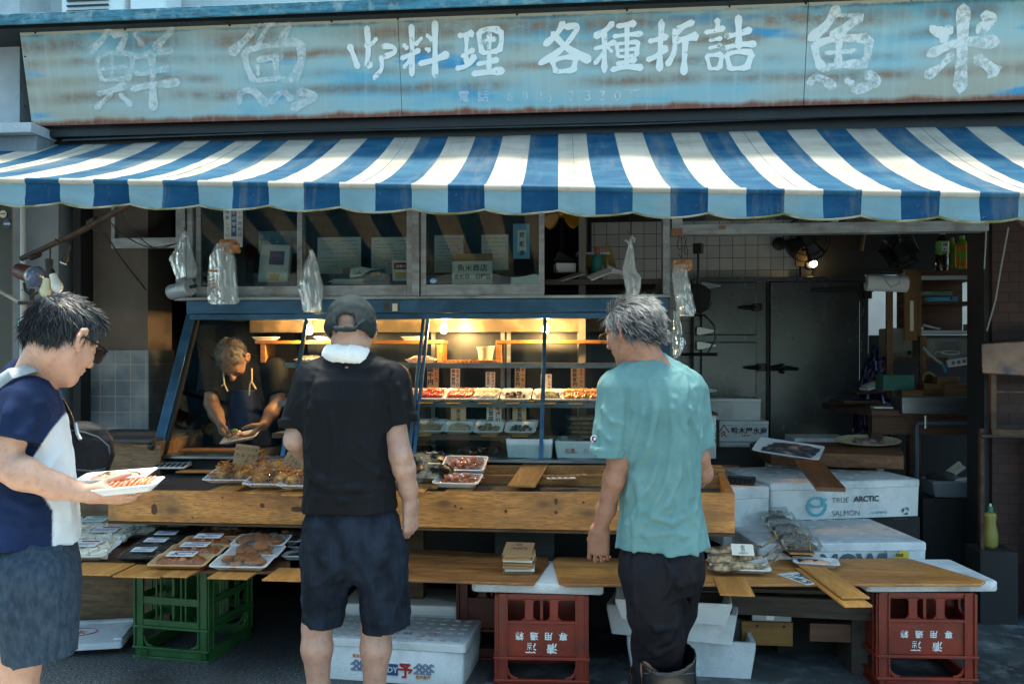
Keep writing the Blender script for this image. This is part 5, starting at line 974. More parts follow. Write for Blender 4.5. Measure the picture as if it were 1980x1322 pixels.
pcard(955,772,821,-.16,.075,'皿三百円','ハモ湯引','white price card with red katakana behind the cooked shellfish')
pcard(1004,765,826,-.18,.068,'一皿三百円',None,'tallest tan price card, two columns of black writing beside the last mullion',M_cardc).name='price_card'
t_=bpy.data.objects[-1] if False else None
# upper shelf odds
for px,yy,lab,fd in ((600,.06,'tray of fish with crumpled film on the upper showcase shelf left',f_balls(.09,.05,8,.014,3)),(815,.0,'tray of red fish cut off by the double mullion on the upper showcase shelf',f_slices(.08,.05,2,6,M_tuna,7))):
    P=PY(px,700,yy); food_tray(lab,Vector((P.x,yy,ZS[0]+.001)),.17,.1,.02,0,[('fish',fd,M_tuna if px>700 else M_shell,(0,0,.004))],wrap=.02,group='trays on the upper showcase shelf')
for px,lab in ((512,'white foam tray on the wooden riser left of the bulb'),(632,'white foam tray on the wooden riser behind the capped man'),(800,'cream foam tray at the right end of the long riser')):
    P=PY(px,655,.1); zr=PY(900,658,.1).z+.001; food_tray(lab,Vector((P.x,.12,zr)),.14,.1,.022,0,[('paper',lambda b:b.box(-.05,.05,-.03,.03,.005,.008),M_paper,(0,0,0))],group='foam trays on the riser')
# styrofoam boxes inside the showcase bottom
M_sty=mat('styrofoam','#dfe4e5',.75,'#cfd7da',4,bump=.9,bs=190,bd=.006,dirt='#a2aaab',ds=3.1); M_styi=mat('dark_fish_heap','#3c3836',.35,'#5f5852',30,bump=1,bs=70)
def openbox(b,w,d,h,t=.02,fl=.93,depth=.6):
    zi=h*(1-depth); loops(b,[rrect(w*fl,d*fl,.012,0),rrect(w,d,.014,h*.82),rrect(w,d,.014,h),rrect(w-2*t,d-2*t,.012,h),rrect((w-2*t)*fl,(d-2*t)*fl,.012,zi)])
def sbox(label,P,w,d,h,rz,content=None,lid=False,text=(),group='white styrofoam boxes',name='styrofoam_box',fl=.95,studs=False,straps=()):
    t_=thing(name,label,'box',P,rz,group); b=MB()
    if lid:
        loops(b,[rrect(w*fl,d*fl,.012,0),rrect(w*.985,d*.985,.014,h*.80),rrect(w*.985,d*.985,.014,h*.805)]); b.build('box',M_sty,t_,bevel=.003)
        b=MB(); loops(b,[rrect(w,d,.014,h*.805),rrect(w,d,.016,h*.985),rrect(w-.012,d-.012,.014,h)]); lo=b.build('lid',M_sty,t_,bevel=.003)
        if studs:
            b=MB()
            for i in range(studs[0]):
                for j in range(studs[1]): b.lathe([(.012,0),(.012,.0015),(.008,.0022)],10,o=((i/(studs[0]-1)-.5)*w*.86,(j/(studs[1]-1)-.5)*d*.8,h),sx=1.3)
            b.build('studs',M_sty,lo)
    else:
        openbox(b,w,d,h); b.build('box',M_sty,t_,bevel=.002)
        if content: b=MB(); b.xf=Matrix.Translation((0,0,h*.42)); f_mound(w*.8,d*.75,h*.4,5,40,.5)(b); b.build('contents',content,t_)
    for tx,sz,x,z,mt,bold in text:
        b=MB(); b.text(tx,sz,(x,-d/2*(.985 if lid else 1)-.0015 if fl>.99 else -d/2*(fl+(.985-fl)*z/h)-.0025,z),bold=bold); b.build('printing',mt,t_,smooth=0)
    return t_
P=PY(1026,884,-.27); sbox('open styrofoam box with dark shellfish in the bottom of the showcase',Vector((P.x,-.25,.886)),.25,.26,.10,0,M_styi,group='styrofoam boxes in the showcase',fl=.97)
P=PY(1135,886,-.27); tb=sbox('styrofoam box with red handwriting in the bottom right of the showcase',Vector((P.x,-.22,.886)),.34,.30,.09,0,M_styi,text=[('北灘。（1）',.028,-.05,.03,M_inkr,0)],group='styrofoam boxes in the showcase',fl=.99)
M_clr=glass('clear_pack_plastic','#f6f9f9',.7,.08,.03,'#dfe6e6',bump=.5,bs=40)
for k in range(5):
    P=PY(1125,850,-.22); t_=thing('clear_food_pack',('lowest','second','middle','fourth','topmost')[k]+' clear pack of minced fish in the stack on the handwritten box','pack',Vector((P.x+.012*(k%2),-.22,.982+.024*k)),group='clear packs stacked in the showcase'); b=MB(); loops(b,[rrect(.15,.11,.01,0),rrect(.17,.13,.012,.02),rrect(.175,.135,.012,.023)]); b.build('pack',M_clr,t_); b=MB(); b.box(-.07,.07,-.05,.05,.003,.016); b.build('food',M_shell,t_,bevel=.004)
# ================================================================== the long wooden bench
M_bench=wood('pine_bench','#e09a4c','#bb7834','#6a3f1a','X',2.2,.45,dirt='#6f5430',coat=.1,knots=True,stretch=10)
M_bench2=wood('pine_rail','#bd8240','#8f5a28','#5a361a','X',3,.5,dirt='#5a4426')
bench=thing('wooden_bench','long shallow pine display bench in front of the showcase','bench',(0,0,0))
yA,yB=-.90,-1.02
A0,A1=PY(209,948,yA),PY(209,1007,yA); B0,B1=PY(1421,953,yB),PY(1421,1031,yB)
fdir=(B1-A1); fdir.z=0; fdir.normalize(); fnor=Vector((fdir.y,-fdir.x,0))*-1   # into the bench
def bench_pt(s,dep,z): q=A1.lerp(B1,s); return Vector((q.x,q.y,0))+fnor*dep+Vector((0,0,z))
zt0,zt1=A0.z,B0.z
b=MB()
for px,py,rx_,rz__ in ((298,984,.016,.028),(507,977,.012,.012),(574,984,.03,.014),(585,960,.02,.008),(372,1000,.005,.005),(430,962,.005,.005),(978,988,.007,.009),(1075,969,.008,.016),(1075,990,.009,.008),(1128,971,.006,.006),(880,978,.006,.006),(892,982,.006,.005),(1230,985,.01,.012),(1330,975,.014,.010),(690,980,.012,.010)):
    q=PP(px,py,A1-fnor*.0012,fnor); b.add([q]+[q+fdir*(rx_*math.cos(a*.524)*(1+.2*math.sin(a*3)))+Vector((0,0,rz__*math.sin(a*.524))) for a in range(12)],[(0,1+a,1+(a+1)%12) for a in range(12)])
b.build('board_grain',mat('wood_knot','#5a3313',.5,'#3b200b',60),bench,smooth=0)  # dark knot discs laid flat on the front board
b=MB(); q=fnor*.024; b.hexa([A1,B1,B1+q,A1+q,A0,B0,B0+q,A0+q]); b.build('front_board',M_bench,bench,bevel=.003)
b=MB(); b.hexa([A1-fnor*.004-Vector((0,0,.012)),B1-fnor*.004-Vector((0,0,.014)),B1+q*15-Vector((0,0,.014)),A1+q*15-Vector((0,0,.012)),A1-fnor*.004-Vector((0,0,.002)),B1-fnor*.004-Vector((0,0,.002)),B1+q*15-Vector((0,0,.002)),A1+q*15-Vector((0,0,.002))]); b.build('bottom_board',mat('bench_underside','#5a3f1f',.6,'#2a1d10',8),bench)
zt=(zt0+zt1)/2
def railz(s): return zt0+(zt1-zt0)*s
def rail(nm,dep,th,s0,s1,h=.05,up=0,mt=None):
    b=MB(); z0,z1=railz(s0)+up,railz(s1)+up
    b.hexa([bench_pt(s0,dep,z0-h),bench_pt(s1,dep,z1-h),bench_pt(s1,dep+th,z1-h),bench_pt(s0,dep+th,z0-h),bench_pt(s0,dep,z0),bench_pt(s1,dep,z1),bench_pt(s1,dep+th,z1),bench_pt(s0,dep+th,z0)]); return b.build(nm,mt or M_bench2,bench,bevel=.003)
rail('back_board',.52,.02,.0,1,.09,.055); rail('divider',.34,.02,.45,1,.08,.03)
b=MB(); b.hexa([bench_pt(0,.024,zt-.04),bench_pt(1,.024,zt-.04),bench_pt(1,.52,zt-.005),bench_pt(0,.52,zt-.005),bench_pt(0,.024,zt-.03),bench_pt(1,.024,zt-.03),bench_pt(1,.52,zt+.005),bench_pt(0,.52,zt+.005)]); b.build('inner_floor',mat('dark_bench_floor','#35302f',.45,'#4a4a4d',3,dirt='#24211f'),bench)
for s in (0.0,.989): 
    b=MB(); s1=s+.011; b.hexa([bench_pt(s,.025,railz(s)-.1),bench_pt(s1,.025,railz(s)-.1),bench_pt(s1,.519,railz(s)-.06),bench_pt(s,.519,railz(s)-.06),bench_pt(s,.025,railz(s)-.001),bench_pt(s1,.025,railz(s)-.001),bench_pt(s1,.519,railz(s)+.05),bench_pt(s,.519,railz(s)+.05)]); b.build('end_board',M_bench2,bench,bevel=.003)
for s in (.06,.5,.94): b=MB(); q=bench_pt(s,.2,0); b.box(q.x-.04,q.x+.04,q.y-.02,q.y+.06,0,zt-.2); b.build('trestle',M_wt,bench)
zb_=zt+.002
def on(px,py,z): return PZ(px,py,z)
# trays on the bench
def kakiage(lab,px,py,w,d,rz,seed,n=4,wrap=.03):
    fd=[('fritters',lambda b:[f_curls(.085,.075,60,.05,.0032,seed+k,2.4,.075)(b) if not setattr(b,'xf',Matrix.Translation(((k%2-.5)*w*.42,(k//2-.5)*d*.4,.006))) else 0 for k in range(n)],M_fry,(0,0,0)),('batter',lambda b:[b.ball(((k%2-.5)*w*.42,(k//2-.5)*d*.4,.026),.038,12,8,(1.05,.95,.85)) for k in range(n)],M_fryl,(0,0,0))]
    return food_tray(lab,on(px,py,zb_+.03),w,d,.024,rz,fd,wrap=wrap,group='fritter trays on the bench',rot=(R(9),0,rz))
kakiage('white tray of brown vegetable fritters under the left cardboard sign',455,924,.25,.20,.05,11)
kakiage('white tray of golden fritters under the right cardboard sign',530,933,.24,.18,.03,31)
kakiage('white tray of fritters half hidden by the black shirted man',592,936,.22,.18,.0,51)
kakiage('white tray of fritters behind the right cardboard sign',525,908,.19,.12,0,71,2)
slat('orange slat sticking out over the bench front under the left fritter tray',on(428,950,zb_)+Vector((0,.10,0)),.24,.12,R(90),group='slats on the bench edge')
slat('orange slat over the bench front under the golden fritters',on(505,953,zb_)+Vector((0,.08,0)),.2,.125,R(90),group='slats on the bench edge')
slat('orange slat over the bench front at the black shirted man',on(572,957,zb_)+Vector((0,.08,0)),.2,.125,R(90),group='slats on the bench edge')
slat('orange slat under the seaweed packets on the bench front',on(797,951,zb_)+Vector((0,.07,0)),.18,.12,R(90),group='slats on the bench edge')
slat('orange slat under the shrimp trays on the bench front',on(886,951,zb_)+Vector((0,.07,0)),.18,.12,R(90),group='slats on the bench edge')
def board_sign(lab,px,py,w,h,rz,tilt,lines,roll=0):
    t_=card('cardboard_sign',lab,'sign',on(px,py,zb_+.02),w,h,M_cardt,[(tx,sz,x,y,M_ink,bo) for tx,sz,x,y,bo in lines],th=.003,group='cardboard signs on the bench'); t_.rotation_euler=(tilt,roll,rz); return t_
board_sign('brown cardboard sign with handwriting standing behind the left fritters',468,917,.125,.155,0,R(-14),[('あさりむき身',.02,0,.125,0),('カキアゲ',.03,0,.085,0),('一皿',.016,0,.062,0),('300',.034,0,.03,0)],R(6))
board_sign('leaning brown cardboard sign standing behind the golden fritters',551,930,.105,.14,0,R(-16),[('あさり',.018,-.01,.115,0),('むき身入',.02,0,.094,0),('カキアゲ',.022,0,.07,0),('150',.036,0,.018,0)],R(22))
# stacked slats, calculator at the left end of the bench
for k in range(6):
    P=on(430,902,zb_+.01); t_=slat(('lowest','second','third','fourth','fifth','topmost')[k]+' dark board in the stack behind the left cardboard sign',Vector((P.x+.02*math.sin(k*2),P.y+.01*math.cos(k*3),zb_+.05+.010*k)),.36+.03*(k%3),.13,R(8+3*math.sin(k)),M_slatm,.009,group='stacked dark boards on the bench',name='stacked_board')
b=MB(); 
t_=thing('pale_strip','pale slat lying under the left end of the stacked dark boards','slat',on(385,912,zb_+.012),R(6)); b=MB(); b.box(-.11,.11,-.04,.04,0,.008); b.build('board',M_slat,t_,bevel=.001)
def calculator(lab,P,rz,w,d,body,keys,scr,rot=None):
    t_=thing('calculator',lab,'calculator',P,rz,rot=rot); b=MB(); b.hexa([(-w/2,-d/2,0),(w/2,-d/2,0),(w/2,d/2,.0),(-w/2,d/2,0),(-w/2,-d/2,.010),(w/2,-d/2,.010),(w/2,d/2,.026),(-w/2,d/2,.026)]); b.build('body',body,t_,bevel=.003)
    zz=lambda y:.018+y/d*.016+.0012
    b=MB()
    for i in range(6):
        for j in range(4): x=(i/5-.5)*w*.84; y=-d*.42+j*d*.145; b.obox((x,y,zz(y)),(w*.11,d*.10,.004),(math.atan2(.016,d),0,0))
    b.build('keys',keys,t_); b=MB(); y=d*.33; b.obox((0,y,zz(y)),(w*.84,d*.22,.002),(math.atan2(.016,d),0,0)); b.build('display',scr,t_); return t_
M_lcd=mat('lcd_screen','#4a5a56',.2)
calculator('silver calculator on the left end of the bench',on(334,903,zb_+.03),R(8),.165,.135,mat('silver_plastic','#c4cacc',.35),M_black,M_lcd)
# seaweed packets and shrimp trays
M_foil=mat('crinkled_foil','#c4b59c',.2,'#241c15',15,lo=.42,hi=.58,metal=.6,bump=1,bs=45,bd=.03); M_foild=mat('dark_packet','#4a3826',.25,'#1d1711',18,bump=1,bs=50,bd=.03,coat=.6)
M_wlab=M_stk
for px,py,lab,mm,s in ((796,888,'dark crinkled packet at the back of the seaweed pile',M_foild,(.30,.18,.075)),(832,903,'shiny brown packet of small fish in the seaweed pile',M_foil,(.26,.17,.07)),(836,922,'glossy speckled packet at the front of the seaweed pile',M_foil,(.22,.14,.06))):
    t_=thing('dried_fish_packet',lab,'packet',on(px,py,zb_+.04),R(-8),'packets beside the shrimp trays'); b=MB(); b.grid(16,12,lambda u,v,s=s:((u-.5)*s[0]+.004*noise3((u,v,1),9),(v-.5)*s[1]+.004*noise3((u,v,2),9),.004+s[2]*(min(1,5*u*(1-u))*min(1,5*v*(1-v)))**.5*(1+.4*noise3((u*2,v*2,px),4)))); b.build('packet',mm,t_,smooth=20)
    b=MB(); b.obox((.02,-.03,s[2]+.012),(.06,.03,.001),(0,0,.2)); b.build('label_sticker',M_wlab,t_)
food_tray('black tray of grey small fish at the black shirted man\'s elbow',on(790,930,zb_+.012),.2,.1,.025,0,[('fish',f_curls(.16,.08,60,.04,.003,5,1,.02),M_oys,(0,0,.006))],wrap=.012)
def shrimp(lab,px,py,dz,rz=R(-3)): return food_tray(lab,on(px,py,zb_+.022+dz),.215,.15,.028,rz,[('shrimp',f_curls(.15,.095,34,.06,.0085,px,2.2,.025),M_shr,(0,0,.007)),('tails',f_balls(.12,.05,5,.008,px),M_shw,(0,0,.03))],wrap=.012,group='boiled shrimp trays on the bench',name='shrimp_tray',rot=(R(9),0,rz))
s1=shrimp('white tray of boiled shrimp at the front of the bench, lowest of the pile',886,935,.0)
for lab,px,py,dz in (('second white tray of shrimp just behind the front one',894,918,.02),('upper white shrimp tray tilted on top of the pile',899,904,.055),('rearmost shrimp tray, mostly hidden behind the tilted one',922,884,.05)):
    t_=dup(s1,on(px,py,zb_+.012+dz),R(-3),lab,rot=(R(20 if 'tilted' in lab else 10),0,R(-3)))
strip('wooden_plank','pale wooden plank lying askew across the bench from the front edge',(1008,942),(1048,880),zt+.014,zt+.085,.135,.008,wood('plank_pale','#c79250','#9f6f34','#74501f','X',2,.45),None)
# loose printed cards in the bench
for k,(px,py,rz) in enumerate(((1120,897,.1),(1140,893,.25),(1160,898,-.1),(1110,919,.05),(1160,918,.2),(1085,924,-.05),(1150,890,.4))):
    t_=thing('printed_card','loose printed price card lying in the bench compartment','card',on(px,py,zb_+.02+.003*k),rz+R(15),'loose printed cards in the bench'); b=MB(); b.box(-.07,.07,-.025,.025,0,.002); b.build('sheet',M_cardw if k%2 else M_cardt,t_); b=MB(); [b.box(-.06+.03*q,-.045+.03*q,-.015,.015,.0025,.003) for q in range(4)]; b.build('print',M_inkr,t_)
t_=thing('small_plank','dark plank resting on the right end of the bench','plank',on(1392,903,zt1+.03),R(-8)); b=MB(); b.box(-.1,.1,-.04,.04,0,.008); b.build('board',M_slatd,t_,bevel=.001)
rail('end_rail',.40,.03,.9,1.0,.04,.055)
# wooden chest at the far left under the pillar
ch=thing('wooden_chest','weathered wooden chest below the tiled pillar behind the left customer','chest',(0,0,0)); M_old=wood('weathered_wood','#8a6c4a','#5f4932','#463524','X',2,.7,dirt='#2c2520')
cx0,cx1=PY(120,850,-.5).x,PY(302,850,-.5).x; zc=PY(250,854,-.5).z
b=MB(); b.box(cx0,cx1,-.5,.06,0,zc); b.build('body',M_old,ch,bevel=.003); b=MB(); b.box(cx0-.02,PY(297,850,-.5).x,-.53,.07,zc,zc+.016); b.build('lid',mat('dark_top_board','#3b4246',.6,'#2e3336',4),ch,bevel=.002)
b=MB(); b.box(PY(258,850,-.5).x,cx1+.03,-.515,-.505,zc-.2,zc-.012); b.build('front_panel',M_old,ch); b=MB(); q=PY(294,862,-.52); b.ball((q.x,q.y-.01,q.z),.02,10,6); b.build('knob',M_blk,ch)
# ================================================================== lower shelf and what stands under it
ZL=.467
M_ply=wood('worn_plywood','#ad7640','#82512a','#50301a','X',2.0,.5,dirt='#3f2a18',stretch=8); M_ply2=wood('pale_plywood','#d09550','#a86f38','#6b4422','X',1.6,.5,dirt='#6d4f2c',stretch=7)
def slab(name,lab,cat,pts,z,th,mt,bev=.003,group=None):
    P=[PZ(px,py,z+th) for px,py in pts]; o=P[0]; t_=thing(name,lab,cat,(o.x,o.y,z),group=group); b=MB(); b.prism([(p.x-o.x,p.y-o.y,0) for p in P],(0,0,th)); b.build('board',mt,t_,bevel=bev); return t_
slab('plywood_board','long dark plywood board of the lower shelf ending at the cardboard stack','board',[(560,1112),(1024,1127),(1033,1126),(1062,1086),(1060,1076),(850,1062),(560,1060)],ZL,.012,M_ply,group='plywood boards of the lower shelf')
slab('plywood_board','long pale plywood board of the lower shelf behind the teal shirted man','board',[(1095,1129),(1896,1128),(1906,1122),(1766,1081),(1752,1078),(1400,1082),(1076,1076),(1069,1082),(1080,1124)],ZL,.012,M_ply2,group='plywood boards of the lower shelf')
def lid(lab,p0,p1,z,d,h,rz=None):
    a,c=PZ(*p0,z+h),PZ(*p1,z+h); v=c-a; rz=math.atan2(v.y,v.x); w_=v.length; m=(a+c)/2; t_=thing('styrofoam_cover',lab,'lid',(m.x,m.y,z),rz,'white styrofoam lids used as shelf tops'); b=MB(); b.xf=Matrix.Translation((0,d/2,0)); loops(b,[rrect(w_-.008,d-.008,.02,0),rrect(w_,d,.022,.006),rrect(w_,d,.022,h-.006),rrect(w_-.01,d-.01,.02,h)]); b.build('lid',M_sty,t_,bevel=.002); return t_
ZLID=ZL-.044
lid('white styrofoam lid lying on the middle red crate',(911,1124),(1167,1131),ZLID,.40,.043)
lid('white styrofoam lid lying on the right red crate',(1676,1125),(1932,1124),ZLID,.40,.043)
# crates -------------------------------------------------------------
M_redc=mat('red_crate_plastic','#8a2f1d',.42,'#6f2416',5,dirt='#5f3226',ds=11,bump=.15,bs=60); M_redd=M_redc; M_greenc=mat('green_crate_plastic','#2f6433',.42,'#235028',5,dirt='#3c5a3c',ds=9,bump=.15,bs=60)
def crate_side(b,w,h,kind):
    c=.045; t=.012
    for s in (-1,1): b.box(s*w/2-(c if s>0 else 0),s*w/2+(0 if s>0 else c),0,t,0,h); b.box(s*(w/2-c)-.004,s*(w/2-c)+.004,-.008,0,.045,h-.005); b.box(s*(w/2-.004)-.004,s*(w/2-.004)+.004,-.008,0,.045,h-.005)
    b.box(-w/2-.008,w/2+.008,-.010,t,.045,.056); b.box(-w/2+c,w/2-c,0,t,.012,.045); b.box(-w/2-.008,w/2+.008,-.010,t,0,.012)
    zf=h*.335; b.box(-w/2-.008,w/2+.008,-.012,t,zf,zf+.012)
    x0=w/2-c-.002
    for s in (-1,1):   # rounded lower opening corners
        for k in range(4): a=R(22.5*k+11); b.obox((s*(x0-.055*(1-math.cos(a))*.8),t/2,.056+.055*(1-math.sin(a))*.8),(.02,t*.9,.012),(0,s*(R(90)-a)*-1,0))
    if kind=='red':
        z1=h*.335+.012; z2=h*.70; b.box(-w/2+c,w/2-c,.004,t,z1,z2); b.box(-w/2+c,w/2-c,-.006,t,z2,z2+.012); z3=z2+.012; b.box(-w/2+c,w/2-c,0,t,h-.022,h)
        ww=w-2*c; 
        for x in (-ww*.18,ww*.18):
            b.box(x-.018,x+.018,.0,t,z3,h-.022)
        zt_=h-.022
        for x0_,x1_ in ((-ww/2,-ww*.18-.018),(-ww*.18+.018,ww*.18-.018),(ww*.18+.018,ww/2)):
            r=.018
            for sx,xx in ((1,x0_),(-1,x1_)):
                if abs(xx)>ww/2-.001: continue
                b.prism([(xx,0,zt_),(xx+sx*r,0,zt_),(xx+sx*r*.35,0,zt_-r*.35),(xx,0,zt_-r)],(0,t,0)); b.prism([(xx,0,z3),(xx,0,z3+r),(xx+sx*r*.35,0,z3+r*.35),(xx+sx*r,0,z3)],(0,t,0))
    else:
        b.box(-w/2+c,w/2-c,0,t,h-.022,h); z2=h*.60; b.box(-w/2+c,w/2-c,-.004,t,z2,z2+.035); b.box(-w/2+c,w/2-c,-.004,t,zf+.012,zf+.04)
        for x in (-w*.17,w*.17): 
            for dx in (-.012,.012): b.box(x+dx-.004,x+dx+.004,.0,t,zf+.04,h-.022)
def crate(lab,px,py,rz,kind,w=.395,d=.40,h=.42,text=None,worn=False,mt=None,back=0):
    P=PZ(px,py,0); P.z=0; t_=thing('bottle_crate',lab,'crate',P,rz,'upturned bottle crates under the shelf'); mt=mt or (M_redc if kind=='red' else M_greenc)
    for k,(a,W,off) in enumerate(((0,w,(0,0)),(90,d,(w/2,d/2)),(180,w,(0,d)),(270,d,(-w/2,d/2)))):
        b=MB(); b.xf=Matrix.Translation((off[0],off[1],0))@Matrix.Rotation(R(a),4,'Z'); crate_side(b,W,h,kind); b.build('crate_wall',mt,t_,bevel=.002)
    b=MB()
    for x in (-w/2+.03,w/2-.07):
        for k in range(6): b.box(x,x+.045,-.013,-.009,.004+.007*k,.008+.007*k)
    b.build('grip_ribs',mt,t_)
    b=MB(); b.box(-w/2+.01,w/2-.01,d*.5-.006,d*.5+.006,h*.34,h-.03); b.box(-.006,.006,.02,d-.02,h*.34,h-.03); b.box(-w/2+.01,w/2-.01,.015,d-.015,h-.03,h-.022); b.build('inner_grid',mt,t_)
    if text:
        m_=M_br3 if worn else M_br1; b=MB()
        for tx,z,sz,gap in text:
            n=len(tx)
            for i,ch in enumerate(tx): b.text(ch,sz,((i-(n-1)/2)*gap*-1,-.0025+.004,z),xd=(-1,0,0),yd=(0,0,-1),bold=.02)
        b.build('lettering',m_,t_,smooth=0)
    return t_
M_wornl=brushmat('worn_print',.55,.85,.85)
crate('red bottle crate with clear white lettering in the middle',1047,1338,R(3),'red',.385,.34,.418,[('専用通箱',.252,.036,.062),('清酒',.205,.047,.09)])
crate('darker red bottle crate with worn lettering at the right',1792,1334,R(3),'red',.41,.42,.418,[('専用通箱',.252,.034,.062),('清酒',.205,.045,.09)],True)
crate('green bottle crate under the fish cake trays at the left',330,1275,R(-7),'green',.385,.40,.43)
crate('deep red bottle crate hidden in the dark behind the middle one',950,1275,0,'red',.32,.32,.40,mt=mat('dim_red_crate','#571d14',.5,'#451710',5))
# boxes under the shelf -------------------------------------------------
def px_box(lab,pl,pr,z,w_or,d,h,**k):
    a,c=PZ(*pl,z),PZ(*pr,z); v=c-a; rz=math.atan2(v.y,v.x); w_=v.length; m=(a+c)/2; n=Vector((-v.y,v.x,0)).normalized()*d/2; return sbox(lab,Vector((m.x+n.x,m.y+n.y,z)),w_,d,h,rz,**k),w_
t_,w_=px_box('large lidded styrofoam box with printed wave emblem behind the capped man\'s legs',(592,1309),(899,1330),0,0,.36,.185,lid=True,studs=(12,6),fl=.97)
M_prb=mat('print_blue','#24477c',.6); M_pro=mat('print_orange','#c9792b',.6); M_prr=mat('print_red','#a8272a',.6)
d_=.36; yq=-d_/2*.98-.0022
b=MB(); b.text('東京魚市場',.017,(-.105,yq,.104),bold=.04); b.text('東京豊洲',.017,(.175,yq,.028),bold=.04); b.build('printing',M_pro,t_,smooth=0)
b=MB(); b.text('予',.07,(.095,yq,.033),bold=.03); b.text('C',.07,(-.06,yq,.04),bold=.03); b.text('图',.02,(.225,yq,.026),bold=.02) if False else None; b.build('printing',M_prr,t_,smooth=0)
b=MB(); b.box(.012,.062,yq-.001,yq,.035,.085)
for cx in (-.115,.172):
    for j in range(4):
        for i in range(3):
            x=cx-.028+.028*i+(.014 if j%2 else 0); 
            for r0 in (.013,.008,.003):
                pts=[(x+r0*math.cos(R(a)),yq-.0004*(r0<.01),.045+j*.012+r0*math.sin(R(a))) for a in range(0,181,30)]; inn=[(x+(r0-.003)*math.cos(R(a)),yq-.0004*(r0<.01),.045+j*.012+max(r0-.003,0)*math.sin(R(a))) for a in range(180,-1,-30)]
                b.add(pts+inn,[(i2,i2+1,12-i2,13-i2) for i2 in range(6)])
b.build('wave_emblem',M_prb,t_,smooth=0); b=MB(); b.text('DY',.035,(.038,yq-.002,.048),bold=.02); b.build('printing',M_paper,t_,smooth=0)
b=MB(); b.text('106 95',.05,(.03,-.09,.1868),xd=(1,0,0),yd=(0,1,0)); b.tube([(.12,-.10,.187),(.135,-.12,.187),(.16,-.09,.187)],.0015,4); b.tube([(.2+.024*math.cos(k*.55),-.075+.024*math.sin(k*.55),.187) for k in range(13)],.0015,4); b.text('8',.03,(.2,-.085,.187),yd=(0,1,0)); b.build('pen_writing',mat('pink_pen','#b0606e',.6),t_,smooth=0)
px_box('second lidded styrofoam box standing behind the printed one',(660,1262),(926,1270),0,0,.3,.24,lid=True,fl=.95)
px_box('widest open styrofoam box at the bottom of the stack by the teal shirted man',(1212,1303),(1462,1316),0,0,.36,.165,fl=.97)
px_box('open styrofoam box in the middle of the stack by the teal shirted man',(1172,1225),(1424,1250),.168,0,.32,.135,fl=.97)
M_cltray=glass('frosted_tray','#dfe6ea',1.4,.12,.45,'#c3ccd2')
t_=thing('frosted_tray','frosted plastic tray tipped into the upper styrofoam box','tray',PZ(1300,1180,.29),rot=(R(8),0,R(-4))); b=MB(); openbox(b,.50,.26,.10,.006,.9,.9); b.build('tray',M_sty,t_)
t_=thing('foam_box_cover','grey styrofoam lid with red writing lying on the ground behind the left customer','lid',PZ(150,1235,.03),R(16)); b=MB(); loops(b,[rrect(.50,.36,.014,0),rrect(.50,.36,.014,.03)]); b.box(-.24,.24,.13,.17,.03,.042); b.box(.205,.245,-.15,.1,.03,.042); b.build('lid',M_sty,t_,bevel=.003); b=MB(); b.text('2k',.09,(.0,-.02,.0315),yd=(0,1,0)); b.tube([(.09*math.cos(k*.52),.06*math.sin(k*.52)+.01,.032) for k in range(13)],.002,4); b.build('pen_writing',M_inkr,t_,smooth=0)
# pallet and loose timber behind the boxes on the right
pl=thing('wooden_pallet','old grey wooden pallet under the right part of the lower shelf','pallet',(0,0,0)); a_,c_=PY(1420,1165,-.95),PY(1700,1180,-1.0); M_pal=wood('pallet_grey','#4a4238','#332d26',None,'X',2.5,.8)
b=MB(); b.bar(a_+Vector((-.2,0,0)),c_,.028,.085); b.build('stringer',M_pal,pl); b=MB(); b.box(a_.x-.2,c_.x,-.95,-.55,a_.z+.05,a_.z+.065); b.build('deck',M_pal,pl); b=MB(); q=PY(1620,1215,-.9); b.box(q.x-.13,q.x+.2,-.93,-.9,q.z-.05,q.z+.03); b.build('lower_board',M_slatd,pl); b=MB(); b.box(a_.x-.15,a_.x-.08,-.94,-.6,0,a_.z-.05); b.build('leg',M_pal,pl); b=MB(); b.box(c_.x-.1,c_.x-.03,-.94,-.6,0,c_.z-.05); b.build('leg',M_pal,pl)
b=MB(); q=PY(1480,1190,-.96); b.box(q.x-.06,q.x+.11,-.975,-.95,q.z-.018,q.z+.018); b.build('metal_plate',M_steel,pl); b=MB(); b.box(q.x+.0,q.x+.035,-.978,-.9755,q.z-.012,q.z+.012); b.build('paper_tag',M_paper,pl)
t_=thing('yellow_plank','ochre plank end standing on edge behind the styrofoam stack','plank',PY(1490,1248,-.9)); b=MB(); b.box(-.13,.10,0,.03,0,.11); b.build('board',wood('ochre_plank','#8a6228','#6b4a1d',None,'X',2,.6,dirt='#4a3415'),t_,bevel=.003); b=MB(); [b.ball((x,-.002,.09),.006,8,4) for x in (-.06,.06)]; b.build('nail',M_blk,t_)
t_=thing('backing_plank','weathered grey plank leaning behind the cardboard stack under the bench','plank',PY(1014,1076,-.72)); b=MB(); b.box(-.145,.145,0,.03,-.05,.12); b.build('board',wood('grey_plank','#4a4a49','#393837',None,'X',3,.8),t_)
